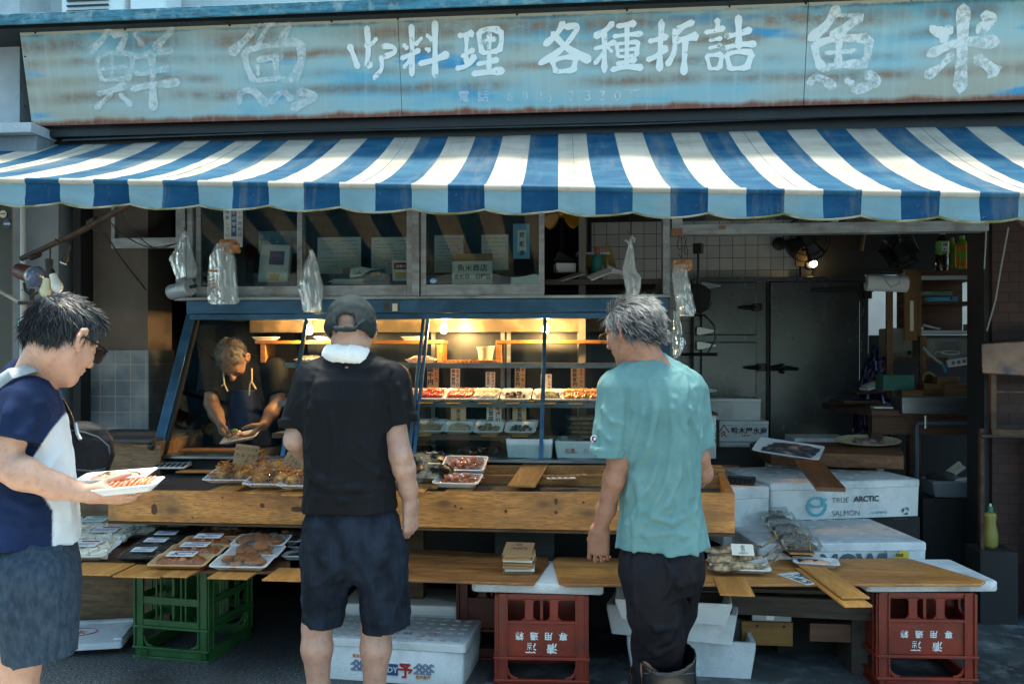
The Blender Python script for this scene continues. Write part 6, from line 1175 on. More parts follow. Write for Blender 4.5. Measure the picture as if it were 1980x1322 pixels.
# cardboard stack on the shelf
ZT=ZL+.012
for k in range(8):
    P=PZ(1004,1102,ZT); t_=thing('cardboard_sign',('lowest','second','third','fourth','fifth','sixth','seventh','topmost')[k]+' cardboard sign in the stack on the plywood shelf'+(', priced in pen' if k==7 else ''),'sign',Vector((P.x+.006*math.sin(k*2.3),P.y+.008*math.cos(k*1.7)-.01,ZT+.001+.0125*k)),R(4*math.sin(k*1.3)),'stacked cardboard signs on the shelf'); b=MB(); w_=.135-.006*(k%3); b.box(-w_/2,w_/2,-.065,.065,0,.0105 if k%3 else .008); b.build('sheet',M_cardt if k%3!=1 or k==7 else M_cardw,t_,bevel=.001)
    if k==7:
        t_.rotation_euler=(R(12),0,R(-3)); b=MB(); b.text('/ 皿',.03,(-.01,.028,.0112),yd=(0,1,0)); b.text('/50円',.034,(.0,-.012,.0112),yd=(0,1,0)); b.build('writing',M_ink,t_,smooth=0)
# ------------------------------------------------------------------ left shelf goods
slab('shelf_board','dark board carrying the food packs at the left','board',[(60,1100),(585,1104),(600,1030),(420,1012),(60,1000)],ZL-.004,.016,M_slatd)
for px0,px1,py,lab,m_ in ((120,205,1103,'pale slat jutting out below the white food packs',M_slat),(226,300,1108,'dark orange slat jutting out below the black trays',M_slat),(294,355,1107,'orange slat jutting out below the sauced mince trays',M_slat),(408,470,1111,'brown slat jutting out below the fried cake trays',M_slat),(515,580,1115,'broad pale slat jutting out left of the capped man',M_slat)):
    P=PZ((px0+px1)/2,py+9,ZT+.001); slat(lab,P+Vector((0,.10,0)),.20,(px1-px0)/437*1.25,R(90),m_,.007,group='slats jutting out of the left shelf')
M_pack=glass('clear_lid','#fdfefe',.3,.08,.0,'#f0f2f0',bump=.8,bs=26)
def fpack(lab,px,py,w,d,h,rz,food,fm,lcol,tm=None,group=None,dz=0,name='food_pack',lid_=True):
    t_=food_tray(lab,PZ(px,py,ZT+.02+dz),w,d,h,rz,[('food',food,fm,(0,0,.004))],tm=tm,group=group,name=name,cat='food pack',wrap=0 if lid_ else .012,rot=(R(8),0,rz))
    if lid_:
        b=MB(); loops(b,[rrect(w,d,.014,h),rrect(w*.94,d*.92,.014,h+.018),rrect(w*.9,d*.88,.012,h+.022)],cap0=False); b.build('clear_lid',M_pack,t_)
    zz=h+(.0235 if lid_ else .017 if fm is not M_mince else .024); b=MB(); b.obox((.0,.005,zz),(w*.5,d*.46,.001)); lo=b.build('label_sticker',M_paper,t_); b=MB(); b.box(-w*.1,w*.22,.005+d*.1,.005+d*.17,zz+.0006,zz+.0014); b.box(-w*.18,w*.18,-d*.02,d*.01,zz+.0006,zz+.0014); b.box(-w*.2,w*.1,-d*.09,-d*.07,zz+.0006,zz+.0014); b.build('print',lcol,lo); return t_
def f_rods(w,d,n,L,r,seed):
    def fn(b):
        rr=random.Random(seed)
        for i in range(n):
            x=rr.uniform(-.5,.5)*w; y=rr.uniform(-.5,.5)*d; z=.006+rr.random()*.024; a=rr.gauss(.3,.5); b.obox((x,y,z+.006),(L,r,r),(rr.uniform(-.3,.3),rr.uniform(-.3,.3),a))
    return fn
M_prt=mat('print_maroon','#7a2a3a',.6); M_prg=mat('print_green','#2f7a5c',.6); M_prv=mat('print_violet','#4a3f78',.6)
M_clearb=glass('clear_pack_base','#f4f6f5',.8,.1,.35,'#e9ecea')
g_='clear packs of white fish cake strips'
for px,py,lab,c in ((165,1072,'front clear pack of white fish cake strips with maroon label beside the left customer',M_prt),(205,1043,'second row clear pack of white strips with maroon label',M_prt),(268,1030,'rear right clear pack of white strips with maroon label',M_prt),(185,1022,'rear clear pack of white strips with green label',M_prg),(128,1048,'left clear pack of white strips with green label half behind the customer',M_prg)):
    fpack(lab,px,py,.26,.19,.03,R(6),f_rods(.23,.165,110,.04,.018,px),M_daik,c,tm=M_foam,group=g_)
g_='black trays of simmered kelp'
for k,(px,py,lab) in enumerate(((262,1077,'front black tray of dark simmered food with white label'),(286,1058,'second black tray of dark simmered food from the front'),(306,1044,'third black tray of dark simmered food from the front'),(330,1028,'rear black tray of dark simmered food below the bench'))):
    fpack(lab,px+16,py,.21,.125,.02,R(4),f_mound(.17,.12,.016,k,70,.4),M_kombu,M_prv,tm=M_blackt,group=g_,name='black_food_tray',lid_=False,dz=.012*k)
g_='cream trays of sauced brown mince'
for k,(px,py,lab,dz) in enumerate(((352,1090,'front cream tray of glossy brown simmered fish',.0),(378,1071,'second cream tray of glossy brown simmered fish',.014),(404,1054,'third cream tray of glossy brown simmered fish',.028),(438,1036,'rear cream tray of brown simmered fish below the bench',.03))):
    fpack(lab,px,py,.255,.135,.022,R(3),f_mound(.22,.105,.034,k+5,60,.5),M_mince,M_prv,tm=M_foamc,group=g_,name='simmered_fish_tray',lid_=False,dz=dz)
g_='white trays of fried fish cakes'
for k,(px,py,lab,dz) in enumerate(((470,1093,'front white tray of brown fried fish cakes',.0),(492,1074,'second white tray of brown fried fish cakes',.012),(506,1052,'upper white tray of round fried cakes stacked at the back',.035),(540,1044,'rear white tray of round fried cakes beside the capped man',.022))):
    food_tray(lab,PZ(px,py,ZT+.02+dz),.25,.14,.024,R(2),[('fish_cakes',f_balls(.19,.09,12,.036,k*7+2,(1,.85,.4),.045,.5),M_cut,(0,0,.012))],wrap=.022,group=g_,name='fried_cake_tray',rot=(R(8),0,R(2)))
for k,(px,py,lab) in enumerate(((578,1078,'front small white tray of black seaweed at the capped man\'s left'),(588,1060,'rear small white tray of black seaweed at the capped man\'s left'))):
    food_tray(lab,PZ(px,py,ZT+.006),.135,.10,.02,R(2),[('seaweed',f_mound(.11,.075,.014,k+20,80,.5),M_kombu,(0,0,.004))],wrap=.006,group='small trays of black seaweed',name='seaweed_tray')
t_=thing('plastic_sheet','pale crumpled plastic sheet lying behind the white food packs','sheet',PZ(190,1003,ZT)); b=MB(); b.grid(14,8,lambda u,v:((u-.5)*.5,(v-.3)*.22,.01+.1*v+.015*noise3((u*3,v*3,0),2))); b.build('sheet',mat('milky_sheet','#b9bdb6',.35,'#a3a9a4',6),t_,solid=.002)
t_=thing('rolled_wrap','pale roll of wrapping film lying under the bench at the left','roll',PZ(285,1013,ZT+.04),R(4)); b=MB(); b.xf=Matrix.Rotation(R(90),4,'Y'); b.lathe([(.024,-.13),(.028,-.125),(.028,.125),(.024,.13)],20); b.build('roll',mat('roll_film','#b3b6ac',.3),t_)
# right shelf goods: dried fish tray, pack stack, cards, planks
def dried_fish(b,L,o,rz,tilt=0,seed=0):
    old=b.xf; b.xf=Matrix.Translation(o)@Matrix.Rotation(rz,4,'Z')@Matrix.Rotation(tilt,4,'Y'); prof=[(-.5,.10),(-.46,.4),(-.38,.72),(-.28,.88),(-.12,1),(.05,.85),(.2,.58),(.32,.32),(.38,.26)]
    pts=[(x*L,.01*math.sin(x*5),.012+.004*noise3((x*9,seed,0),1)) for x,_ in prof]; b.tube(pts,[L*.135*w for _,w in prof],10,flat=.55,up=(0,0,1))
    for s in (-1,1): b.prism([(.37*L,-.004,.008),(.37*L,.005,.008),(.60*L,s*.07*L+.008,.05),(.62*L,s*.045*L,.058)],(0,0,.003))
    b.xf=old
M_dry=mat('grilled_fish','#c2a680',.45,'#54402e',26,lo=.42,hi=.6,bump=.6,bs=60,coat=.15)
P=PZ(1428,1096,ZT+.018); t_=food_tray('white tray with three whole grilled dried fish and a price card',P,.25,.18,.024,R(-2),[],wrap=.0,name='dried_fish_tray',rot=(R(7),0,R(-2)))
for k,(y,rz,dz,tl) in enumerate(((-.055,R(4),.012,-.03),(.0,R(2),.03,-.06),(.065,R(-3),.05,-.10))):
    b=MB(); dried_fish(b,.29,(0,y,dz),rz,tl,k); b.build('fish',M_dry,t_,smooth=60)
t_2=card('price_card','small white handwritten price card lying on the grilled dried fish','price card',P+Vector((.01,-.065,.068)),.095,.075,M_cardw,[('金',.022,0,.048,M_ink,.0),('目',.02,0,.028,M_ink,.0),('6枚円',.016,0,.008,M_ink,0)],rz=R(-4),tilt=R(-62))
slat('broad slat jutting out below the dried fish tray',PZ(1418,1135,ZT),.26,.135,R(88),th=.007,group='slats jutting out of the right shelf')
# pack stack on slats over the MOWI box added with the boxes below
t_=food_tray('white tray with one seared fish fillet beside the price cards',PZ(1577,1092,ZT+.012),.19,.12,.022,R(-10),[('fillet',lambda b:b.grid(12,8,lambda u,v:((u-.5)*.13,(v-.5)*.07*(1-.4*u),.006+.016*(4*u*(1-u)*4*v*(1-v))**.5*(1+.4*noise3((u*3,v*3,0),3)))),mat('seared_fillet','#d0a080',.4,'#3b2a22',30,lo=.55,hi=.62),(0,0,.004))],name='fillet_tray')
for k,(p0,lab) in enumerate((((1545,1118),'white price slip with black and red handwriting lying on the plywood, left of two'),((1565,1116),'white price slip lying beside the first, right of two'))):
    t_=thing('price_slip',lab,'price card',PZ(*p0,ZT+.001+.001*k),R(-62+4*k),'price slips lying on the plywood'); b=MB(); b.box(-.095,.095,-.042,.042,0,.0012); b.build('sheet',M_paper,t_); b=MB(); b.text('白さば',.036,(.0,-.0,.0018),xd=(0,1,0),yd=(-1,0,0)) if False else [b.text(ch,.042,(-.055+.05*i,-.014,.0018),xd=(0,-1,0),yd=(1,0,0),bold=.04) for i,ch in enumerate('四百円'[::1] if k else '二百円')]; b.build('writing',M_ink,t_,smooth=0); b=MB(); [b.text(ch,.034,(-.055+.05*i,.017,.0018),xd=(0,-1,0),yd=(1,0,0),bold=.04) for i,ch in enumerate('三枚大')]; b.build('red_writing',M_inkr,t_,smooth=0)
t_=thing('price_slip','small white slip with a red mark behind the seared fillet','price card',PZ(1553,1080,ZT+.012),R(10)); b=MB(); b.box(-.04,.04,-.03,.03,0,.0012); b.build('sheet',M_paper,t_); b=MB(); b.text('大',.04,(0,-.015,.0018),yd=(0,1,0),bold=.02); b.build('red_writing',M_inkr,t_,smooth=0)
g_='long slats crossing the right shelf'
strip('wood_strip','dark slat running back under the seared fillet to the white box',(1530,1066),(1590,1100),ZT+.03,ZT+.004,.10,.008,M_slatd,g_)
strip('wood_strip','long pale slat jutting out of the right shelf, the lower of two',(1560,1100),(1660,1174),ZT+.004,ZT-.012,.11,.008,M_slat,g_)
strip('wood_strip','long pale slat jutting out of the right shelf, the upper of two',(1560,1090),(1655,1158),ZT+.014,ZT+.002,.11,.008,M_slat,g_)
# ------------------------------------------------------------------ big boxes on the right
ZM=.537
def fbox(name,lab,fl_,fr_,z1,h,d,studs=None,text=None,lidh=.2,zfix=None):
    a,c=PZ(*fl_,z1),PZ(*fr_,z1); v=c-a; v.z=0; rz=math.atan2(v.y,v.x); w_=v.length; m=(a+c)/2; t_=thing(name,lab,'box',(m.x,m.y,z1-h),rz,'white styrofoam boxes on the right'); b=MB(); b.xf=Matrix.Translation((0,d/2,0)); loops(b,[rrect(w_*.985,d*.98,.014,0),rrect(w_*.995,d*.99,.014,h*(1-lidh))]); b.build('box',M_sty,t_,bevel=.003)
    b=MB(); b.xf=Matrix.Translation((0,d/2,0)); loops(b,[rrect(w_,d,.016,h*(1-lidh)+.001),rrect(w_,d,.016,h-.006),rrect(w_-.012,d-.012,.016,h)]); lo=b.build('lid',M_sty,t_,bevel=.002)
    if studs:
        b=MB()
        for i in range(studs[0]):
            for j in range(studs[1]):
                if 0<i<studs[0]-1 and 0<j<studs[1]-1 and (i+j)%2: continue
                b.lathe([(.011,0),(.011,.0015),(.006,.0025)],10,o=((i/(studs[0]-1)-.5)*w_*.88,d/2+(j/(studs[1]-1)-.5)*d*.86,h),sx=1.5)
        b.build('studs',M_sty,lo)
    return t_,w_
M_navy=mat('print_grey','#4b5660',.6); M_tealp=mat('print_teal','#4aa3b3',.6)
t_,w_=fbox('salmon_box','white styrofoam salmon box with teal fish emblem and two lines of lettering',(1490,934),(1780,926),.745,.205,.62,(9,7))
s_=w_/290; 
def bx(px,py): return ((px-1635)*s_,-.002,.205-(py-930)*s_*1.02)
b=MB(); x,y,z=bx(1606,967); b.text('TRUE',.042,(x,y,z),bold=-.006,center=False); x,y,z=bx(1606,990); b.text('SALMON',.042,(x,y,z),bold=-.004,center=False); x,y,z=bx(1726,1000); b.text('100% RECYCLABLE',.011,(x,y,z),center=False)
x,y,z=bx(1750,985); 
for k in range(3): b.tube([(x+.017*math.cos(R(120*k+a)),y,z+.017*math.sin(R(120*k+a))) for a in range(0,100,20)],[.002,.004,.005,.005,.0035,.006][:5],5)
b.build('lettering',M_navy,t_,smooth=0)
b=MB(); x,y,z=bx(1649,966); b.text('ARCTIC',.042,(x,y,z),bold=.03,center=False); b.build('lettering',mat('print_dark','#1d2a35',.6),t_,smooth=0)
b=MB(); x,y,z=bx(1682,988); b.text('by CERMAQ',.018,(x,y,z),bold=.02,center=False); x,y,z=bx(1577,972)
def band(pts,wd):
    n=len(pts); vs=[]
    for i,p in enumerate(pts):
        t=Vector(pts[min(i+1,n-1)])-Vector(pts[max(i-1,0)]); t.normalize(); nn=Vector((-t.z,0,t.x))*wd/2; vs+=[Vector(p)+nn,Vector(p)-nn]
    b.add(vs,[(2*i,2*i+1,2*i+3,2*i+2) for i in range(n-1)])
band([(x+.052*math.cos(R(a)),y,z-.002+.047*math.sin(R(a))) for a in range(160,381,10)],.014)
band([(x+.045*math.cos(R(a)),y-.0003,z+.022+.024*math.sin(R(a))) for a in range(0,361,12)],.012)
band([(x+.03,y-.0006,z+.016),(x+.055,y-.0006,z+.04)],.014); b.build('emblem',M_tealp,t_,smooth=0)
t_,w_=fbox('fish_box','larger white styrofoam box with big grey lettering below the salmon box',(1466,1052),(1793,1048),ZM,.20,.60,(9,7)); s_=w_/327
b=MB(); b.text('MOWI',.115,((1650-1630)*s_,-.002,.2-.135*.985),bold=.05); b.text('®',.02,((1712-1630)*s_,-.002,.2-.05)); b.build('lettering',M_navy,t_,smooth=0)
b=MB(); b.prism([((1722-1630)*s_,-.004,.2-.085),((1755-1630)*s_,-.004,.2-.085),((1758-1630)*s_,-.004,.2-.045),((1742-1630)*s_,-.004,.2-.033)],(0,.0012,0)); b.build('yellow_label',mat('label_yellow','#c9ad3c',.5),t_); b=MB(); [b.box((1732+3*k-1630)*s_,(1733.4+3*k-1630)*s_,-.0062,-.0045,.2-.066,.2-.05) for k in range(5)]; b.build('barcode',M_ink,t_)
b=MB(); b.box(-.3,.3,.05,.55,-.34,-.002); b.build('stand',M_dark,t_)
sbx=thing('box_stand','dark stand carrying the salmon box and the chopping block','stand',(0,0,0)); a_=PY(1500,1000,.02); c_=PY(1776,1000,.02); b=MB(); b.box(a_.x,c_.x,.0,1.2,0,.538); b.build('body',M_dark,sbx)
t_,w_=fbox('fish_box','white styrofoam box holding the black calculator beside the bench end',(1400,944),(1489,940),.74,.30,.5); 
calculator('black calculator lying on the white box at the bench end',PZ(1432,933,.742),R(-14),.15,.16,M_blk,mat('key_grey','#2a3038',.4),M_lcd)
# chopping block with fish
cb=thing('chopping_block','thick dark wooden chopping block behind the salmon box','chopping block',(0,0,0)); zc1=.845; P=[PZ(*p,zc1) for p in ((1490,872),(1748,880),(1742,866),(1720,853),(1462,852),(1450,856))]; b=MB(); b.prism([(p.x,p.y,zc1-.085) for p in P],(0,0,.085)); b.build('block',wood('block_brown','#8a5c36','#5f3d22','#3f2814','X',2,.55),cb,bevel=.008); b=MB(); b.box(P[0].x,P[1].x-.05,P[0].y+.06,P[0].y+.5,0,zc1-.086); b.build('stand',M_sty,cb)
M_fishg=mat('grey_fish_skin','#3b4048',.3,'#8f7d80',30,lo=.5,hi=.66,coat=.5,bump=.4,bs=60)
t_=food_tray('steel tray of dark grey fish fillets on the chopping block',PZ(1524,872,zc1+.035),.36,.22,.02,R(-22),[('fillets',lambda b:[b.grid(16,8,lambda u,v,k=k:((u-.5)*.28+.02*k,(v-.5)*.075+(k-1)*.045,.006+.02*(max(0,math.sin(math.pi*u)))**.5*(max(0,math.sin(math.pi*v)))**.5*(1+.3*noise3((u*6,v*3,k),2)))) for k in range(3)],M_fishg,(0,0,.004))],tm=M_foam,name='fish_tray',rot=(R(14),R(6),R(-22)))
strip('wood_strip','dark double slat leaning down from the chopping block over the salmon box',(1560,893),(1607,950),zc1-.01,zc1-.055,.13,.02,M_slatd,None)
t_=thing('oval_platter','cream oval platter of fish scraps on the chopping block','platter',PZ(1678,856,zc1+.02),rot=(R(11),0,R(-10))); b=MB(); b.lathe([(.10,0),(.14,.014),(.148,.02),(.145,.022),(.10,.006),(0,.005)],32,sx=1.35,sy=.8); b.build('platter',M_tub,t_); b=MB(); f_balls(.18,.07,22,.022,8,(1.4,.8,.5),.02)(b); b.build('fish_scraps',mat('fish_scraps','#b08d86',.35,'#5a5a60',22,coat=.4),t_)
t_=thing('white_slab','white plastic board lying behind the chopping block','board',PZ(1590,847,.87)); b=MB(); b.box(-.18,.18,0,.3,-.05,.0); b.build('slab',M_sty,t_,bevel=.004)
# clear packs on the MOWI box
P0=PZ(1550,1062,ZM+.015); P1=PZ(1490,993,ZM+.03)
for k in range(5):
    P=P0.lerp(P1,k/4.2); t_=thing('clear_fish_pack',('frontmost','second','middle','fourth','rearmost')[k]+' clear pack of dark grilled eel in the row on the large white box','pack',P+Vector((0,0,.006)),R(-6),'clear packs of dark fish'); b=MB(); loops(b,[rrect(.15,.10,.012,0),rrect(.165,.115,.014,.02),rrect(.172,.122,.014,.022),rrect(.16,.11,.014,.03),rrect(.148,.098,.014,.045)]); b.build('pack',M_clr,t_); b=MB(); f_mound(.13,.085,.026,k,70,.5)(b); b.build('fish',mat('dark_eel','#33281b',.25,'#6f5a33',40,coat=.6,bump=.8,bs=90),t_)
    if k==0: b=MB(); b.tube([(.03,-.07,.002),(.028,-.062,.04),(.03,.03,.048),(.0,.2,.055)],.0016,5); b.build('rubber_band',mat('rubber_band','#b08a4a',.6),t_)
strip('wood_strip','slat poking out below the frontmost clear pack on the large white box',(1552,1072),(1510,1030),ZM+.002,ZM+.006,.11,.008,M_slat,None)
# boxes deeper in: stack by the fridge
def backbox(lab,px0,px1,py0,py1,y,d,lidh=.2,text=None):
    a,c=PY(px0,py1,y),PY(px1,py1,y); h=PY(px0,py0,y).z-a.z; w_=(c-a).x; t_=thing('fish_box',lab,'box',((a.x+c.x)/2,y,a.z),0,'white styrofoam boxes by the fridge'); b=MB(); b.xf=Matrix.Translation((0,d/2,0)); loops(b,[rrect(w_*.98,d*.98,.01,0),rrect(w_*.99,d*.99,.01,h*(1-lidh)-.001)]); b.build('box',M_sty,t_,bevel=.002); b=MB(); b.xf=Matrix.Translation((0,d/2,0)); loops(b,[rrect(w_,d,.012,h*(1-lidh)),rrect(w_,d,.012,h-.001)]); b.build('lid',M_sty,t_,bevel=.002)
    for tx,sz,x,z,mt in (text or ()): b=MB(); b.text(tx,sz,(x*w_,-.002,z*h),bold=.03); b.build('lettering',mt,t_,smooth=0)
    return t_,w_,h
YB=1.25
backbox('lowest plain white styrofoam box of the stack by the fridge',1380,1470,893,940,YB,.35)
backbox('white styrofoam box with black brush lettering second from the bottom by the fridge',1390,1486,854,892,YB,.35,text=[('喧嘩山',.05,.14,.2,M_ink),('✕',.06,-.30,.25,M_inkr)])
b_,w_,h_=backbox('white styrofoam box with navy lettering and red mark in the stack by the fridge',1390,1487,813,853,YB,.35,text=[('鈴木屋水産',.05,.1,.40,M_inkb),('小売水産業',.014,.05,.25,M_inkr)])
b=MB(); xx=-w_*.40; b.tube([(xx-.035,-.003,h_*.45),(xx,-.003,h_*.8),(xx+.035,-.003,h_*.45)],.004,4); b.text('久',.045,(xx,-.003,h_*.25),bold=.03); b.build('red_mark',M_inkr,b_,smooth=0)
backbox('plain grey white styrofoam box on top of the stack by the fridge',1368,1472,770,812,YB,.35,lidh=.14)
b=MB(); tk=box_thing('weighed_box','tall white styrofoam box with slanted black pen writing under a brown board','box',1347,886,.55,(.24,.5,.27),0,M_sty); b=MB(); b.text('2kg/',.055,(.1,-.0015,.13),xd=(.25,0,-.97),yd=(.97,0,.25),bold=.01); b.text('1250',.055,(.04,-.0015,.11),xd=(.25,0,-.97),yd=(.97,0,.25),bold=.01); b.build('pen_writing',M_ink,tk,smooth=0)
tk2=thing('brown_board','brown board lying on the tall box with pen writing','board',tk.location+Vector((0,0,.271))); b=MB(); b.box(-.16,.13,-.02,.55,0,.014); b.build('board',M_wt,tk2,bevel=.003)
b=MB(); b.box(tk.location.x-.14,tk.location.x+.5,.6,1.7,0,tk.location.z-.002); st_=thing('low_platform','dark low platform carrying the styrofoam boxes in the shop','platform',(0,0,0)); b.build('body',M_dark,st_)
# ================================================================== people (signed distance modelling -> one continuous skin each)
def snoise(X,Y,Z,sc,seed,n=6):
    rr=np.random.RandomState(seed); o=0
    for i in range(n):
        k=rr.normal(size=3); k/=np.linalg.norm(k); k*=rr.uniform(.6,1.7); o=o+np.sin((X*sc[0]*k[0]+Y*sc[1]*k[1]+Z*sc[2]*k[2])*6.283+rr.uniform(0,6.28))
    return o/n
class Sdf:
    def __init__(s,lo,hi,h):
        s.lo=np.array(lo,float); s.h=h; s.n=np.ceil((np.array(hi)-s.lo)/h).astype(int)+1; s.f=np.full(s.n,.3,np.float32)
    def blk(s,lo,hi,pad):
        i0=np.clip(np.floor((np.array(lo)-pad-s.lo)/s.h).astype(int),0,s.n-1); i1=np.clip(np.ceil((np.array(hi)+pad-s.lo)/s.h).astype(int)+1,1,s.n)
        i1=np.maximum(i1,i0+1); sl=tuple(slice(a,b) for a,b in zip(i0,i1)); ax=[(s.lo[q]+np.arange(i0[q],i1[q])*s.h).astype(np.float32) for q in range(3)]
        return sl,ax[0][:,None,None],ax[1][None,:,None],ax[2][None,None,:]
    def put(s,sl,d,k,mode):
        a=s.f[sl]
        if mode=='add':
            if k>0: h=np.maximum(k-np.abs(a-d),0)/k; s.f[sl]=np.minimum(a,d)-h*h*k*.25
            else: s.f[sl]=np.minimum(a,d)
        else:
            d=-d; 
            if k>0: h=np.maximum(k-np.abs(a-d),0)/k; s.f[sl]=np.maximum(a,d)+h*h*k*.25
            else: s.f[sl]=np.maximum(a,d)
    def cone(s,a,b,ra,rb,k=.02,sq=None,cut=False,cut0=False,mode='add'):
        a=np.array(a,float); b=np.array(b,float); m=max(ra,rb)*(max(1,sq[1]) if sq else 1); sl,X,Y,Z=s.blk(np.minimum(a,b)-m,np.maximum(a,b)+m,k+.02)
        dx,dy,dz=X-a[0],Y-a[1],Z-a[2]
        if sq:
            n=np.array(sq[0],float); n/=np.linalg.norm(n); q=(dx*n[0]+dy*n[1]+dz*n[2])*(1/sq[1]-1); bn=(b-a)@n*(1/sq[1]-1); bb=b-a+n*bn; dx,dy,dz=dx+q*n[0],dy+q*n[1],dz+q*n[2]
        else: bb=b-a
        L=bb@bb; t=np.clip((dx*bb[0]+dy*bb[1]+dz*bb[2])/max(L,1e-9),0,1); d=np.sqrt((dx-t*bb[0])**2+(dy-t*bb[1])**2+(dz-t*bb[2])**2)-(ra+(rb-ra)*t)
        u=(b-a)/max(np.linalg.norm(b-a),1e-9)
        if cut: d=np.maximum(d,(X-b[0])*u[0]+(Y-b[1])*u[1]+(Z-b[2])*u[2])
        if cut0: d=np.maximum(d,-((X-a[0])*u[0]+(Y-a[1])*u[1]+(Z-a[2])*u[2]))
        s.put(sl,d,k,mode); return s
    def chain(s,P,Rr,k=.02,**kw):
        for i in range(len(P)-1): s.cone(P[i],P[i+1],Rr[i],Rr[i+1],k,**kw)
        return s
    def ell(s,c,r,k=.02,fr=None,mode='add'):
        c=np.array(c,float); r=np.array(r,float); m=r.max(); sl,X,Y,Z=s.blk(c-m,c+m,k+.02); dx,dy,dz=X-c[0],Y-c[1],Z-c[2]
        if fr is not None: A=[np.array(q,float) for q in fr]; dx,dy,dz=[dx*q[0]+dy*q[1]+dz*q[2] for q in A]
        k0=np.sqrt((dx/r[0])**2+(dy/r[1])**2+(dz/r[2])**2); k1=np.sqrt((dx/r[0]**2)**2+(dy/r[1]**2)**2+(dz/r[2]**2)**2); s.put(sl,k0*(k0-1)/np.maximum(k1,1e-6),k,mode); return s
    def loft(s,rows,k=.02,yaw=0,e=2.3):
        """rows of (z,cx,cy,rx,ry) top to bottom"""
        Rw=np.array(sorted([tuple(r) for r in rows])); m=Rw[:,3:].max(); lo=(Rw[:,1].min()-m,Rw[:,2].min()-m,Rw[0,0]); hi=(Rw[:,1].max()+m,Rw[:,2].max()+m,Rw[-1,0]); sl,X,Y,Z=s.blk(lo,hi,k+.02)
        zz=Z.ravel(); g=[np.interp(zz,Rw[:,0],Rw[:,i])[None,None,:] for i in range(1,5)]; dx,dy=X-g[0],Y-g[1]; c,sn=math.cos(yaw),math.sin(yaw); dx,dy=dx*c+dy*sn,-dx*sn+dy*c
        q=(np.abs(dx/g[2])**e+np.abs(dy/g[3])**e)**(1/e); d=(q-1)*np.minimum(g[2],g[3]); d=np.maximum(d,np.maximum(Z-Rw[-1,0],Rw[0,0]-Z)); s.put(sl,d.astype(np.float32),k,'add'); return s
    def half(s,p,n,k=.01):
        n=np.array(n,float); n/=np.linalg.norm(n); sl,X,Y,Z=s.blk(s.lo,s.lo+s.n*s.h,0); d=(X-p[0])*n[0]+(Y-p[1])*n[1]+(Z-p[2])*n[2]; s.put(sl,-d,k,'sub'); return s
    def disp(s,amp,sc,seed,n=6,lo=None,hi=None):
        sl,X,Y,Z=s.blk(s.lo if lo is None else lo,(s.lo+s.n*s.h) if hi is None else hi,0); s.f[sl]+=(amp*snoise(X,Y,Z,sc,seed,n)).astype(np.float32); return s
    def crease(s,amp,sc,seed,n=4):
        sl,X,Y,Z=s.blk(s.lo,s.lo+s.n*s.h,0); q=snoise(X+.02*snoise(X,Y,Z,(9,9,9),seed+1,3),Y,Z,sc,seed,n); s.f[sl]+=(amp*(np.minimum(np.abs(q)*4,1)-.75)).astype(np.float32); return s
    def at(s,p):
        i=np.clip(np.round((np.array(p)-s.lo)/s.h).astype(int),0,s.n-1); return s.f[tuple(i)]
    def surf(s,px,py,inn=0,fall=None):
        d=ray(px,py).normalized(); ctr=Vector(s.lo+s.n*s.h/2); t=(ctr-CAMP).length-1.2; p=CAMP+d*t
        for i in range(900):
            if all(s.lo[q]<p[q]<s.lo[q]+(s.n[q]-1)*s.h for q in range(3)) and s.at(p)<0: return p+d*inn
            p=p+d*.003
        return fall
    def ridge(s,pts,r,inn=.004,k=.02,mode='add'):
        inn=min(inn,.0025); k=min(k,.014)
        P=[s.surf(x,y,inn) for x,y in pts]; P=[p for p in P if p is not None]
        n=len(P)
        if n>1: s.chain(P,[r*(.35+.65*math.sin(math.pi*(.12+.76*i/(n-1)))) for i in range(n)],k,mode=mode)
        return s
    def nets(s):
        f=s.f; I=f<0; c=np.zeros(tuple(x-1 for x in f.shape),np.uint8)
        for a in (0,1):
            for b in (0,1):
                for d in (0,1): c+=I[a:f.shape[0]-1+a,b:f.shape[1]-1+b,d:f.shape[2]-1+d]
        cells=np.argwhere((c>0)&(c<8)); idx=np.full(c.shape,-1,np.int32); idx[tuple(cells.T)]=np.arange(len(cells)); acc=np.zeros((len(cells),3)); cnt=np.zeros(len(cells)); C=[(a,b,d) for a in (0,1) for b in (0,1) for d in (0,1)]
        for p in C:
            for ax in range(3):
                if p[ax]: continue
                q=list(p); q[ax]=1; f0=f[tuple((cells+p).T)]; f1=f[tuple((cells+q).T)]; m=(f0<0)!=(f1<0); t=np.where(m,f0/np.where(m,f0-f1,1),0); pt=np.array(p,float)[None,:]+np.zeros((len(cells),3)); pt[:,ax]+=t; acc[m]+=pt[m]; cnt[m]+=1
        V=s.lo+(cells+acc/np.maximum(cnt,1)[:,None])*s.h; F=[]
        for ax in range(3):
            o=[q for q in range(3) if q!=ax]; sl0=[slice(None)]*3; sl1=[slice(None)]*3; sl0[ax]=slice(0,-1); sl1[ax]=slice(1,None); A=I[tuple(sl0)]; B=I[tuple(sl1)]; E=np.argwhere(A!=B); ok=np.ones(len(E),bool)
            for q in o: ok&=(E[:,q]>0)&(E[:,q]<f.shape[q]-1)
            E=E[ok]; s0=A[tuple(E.T)]
            def cell(da,db): e=E.copy(); e[:,o[0]]-=da; e[:,o[1]]-=db; return idx[tuple(e.T)]
            Q=np.stack([cell(1,1),cell(0,1),cell(0,0),cell(1,0)],1); flip=s0 if ax!=1 else ~s0; Q[~flip]=Q[~flip][:,::-1]; F.append(Q)
        return V,np.concatenate(F)
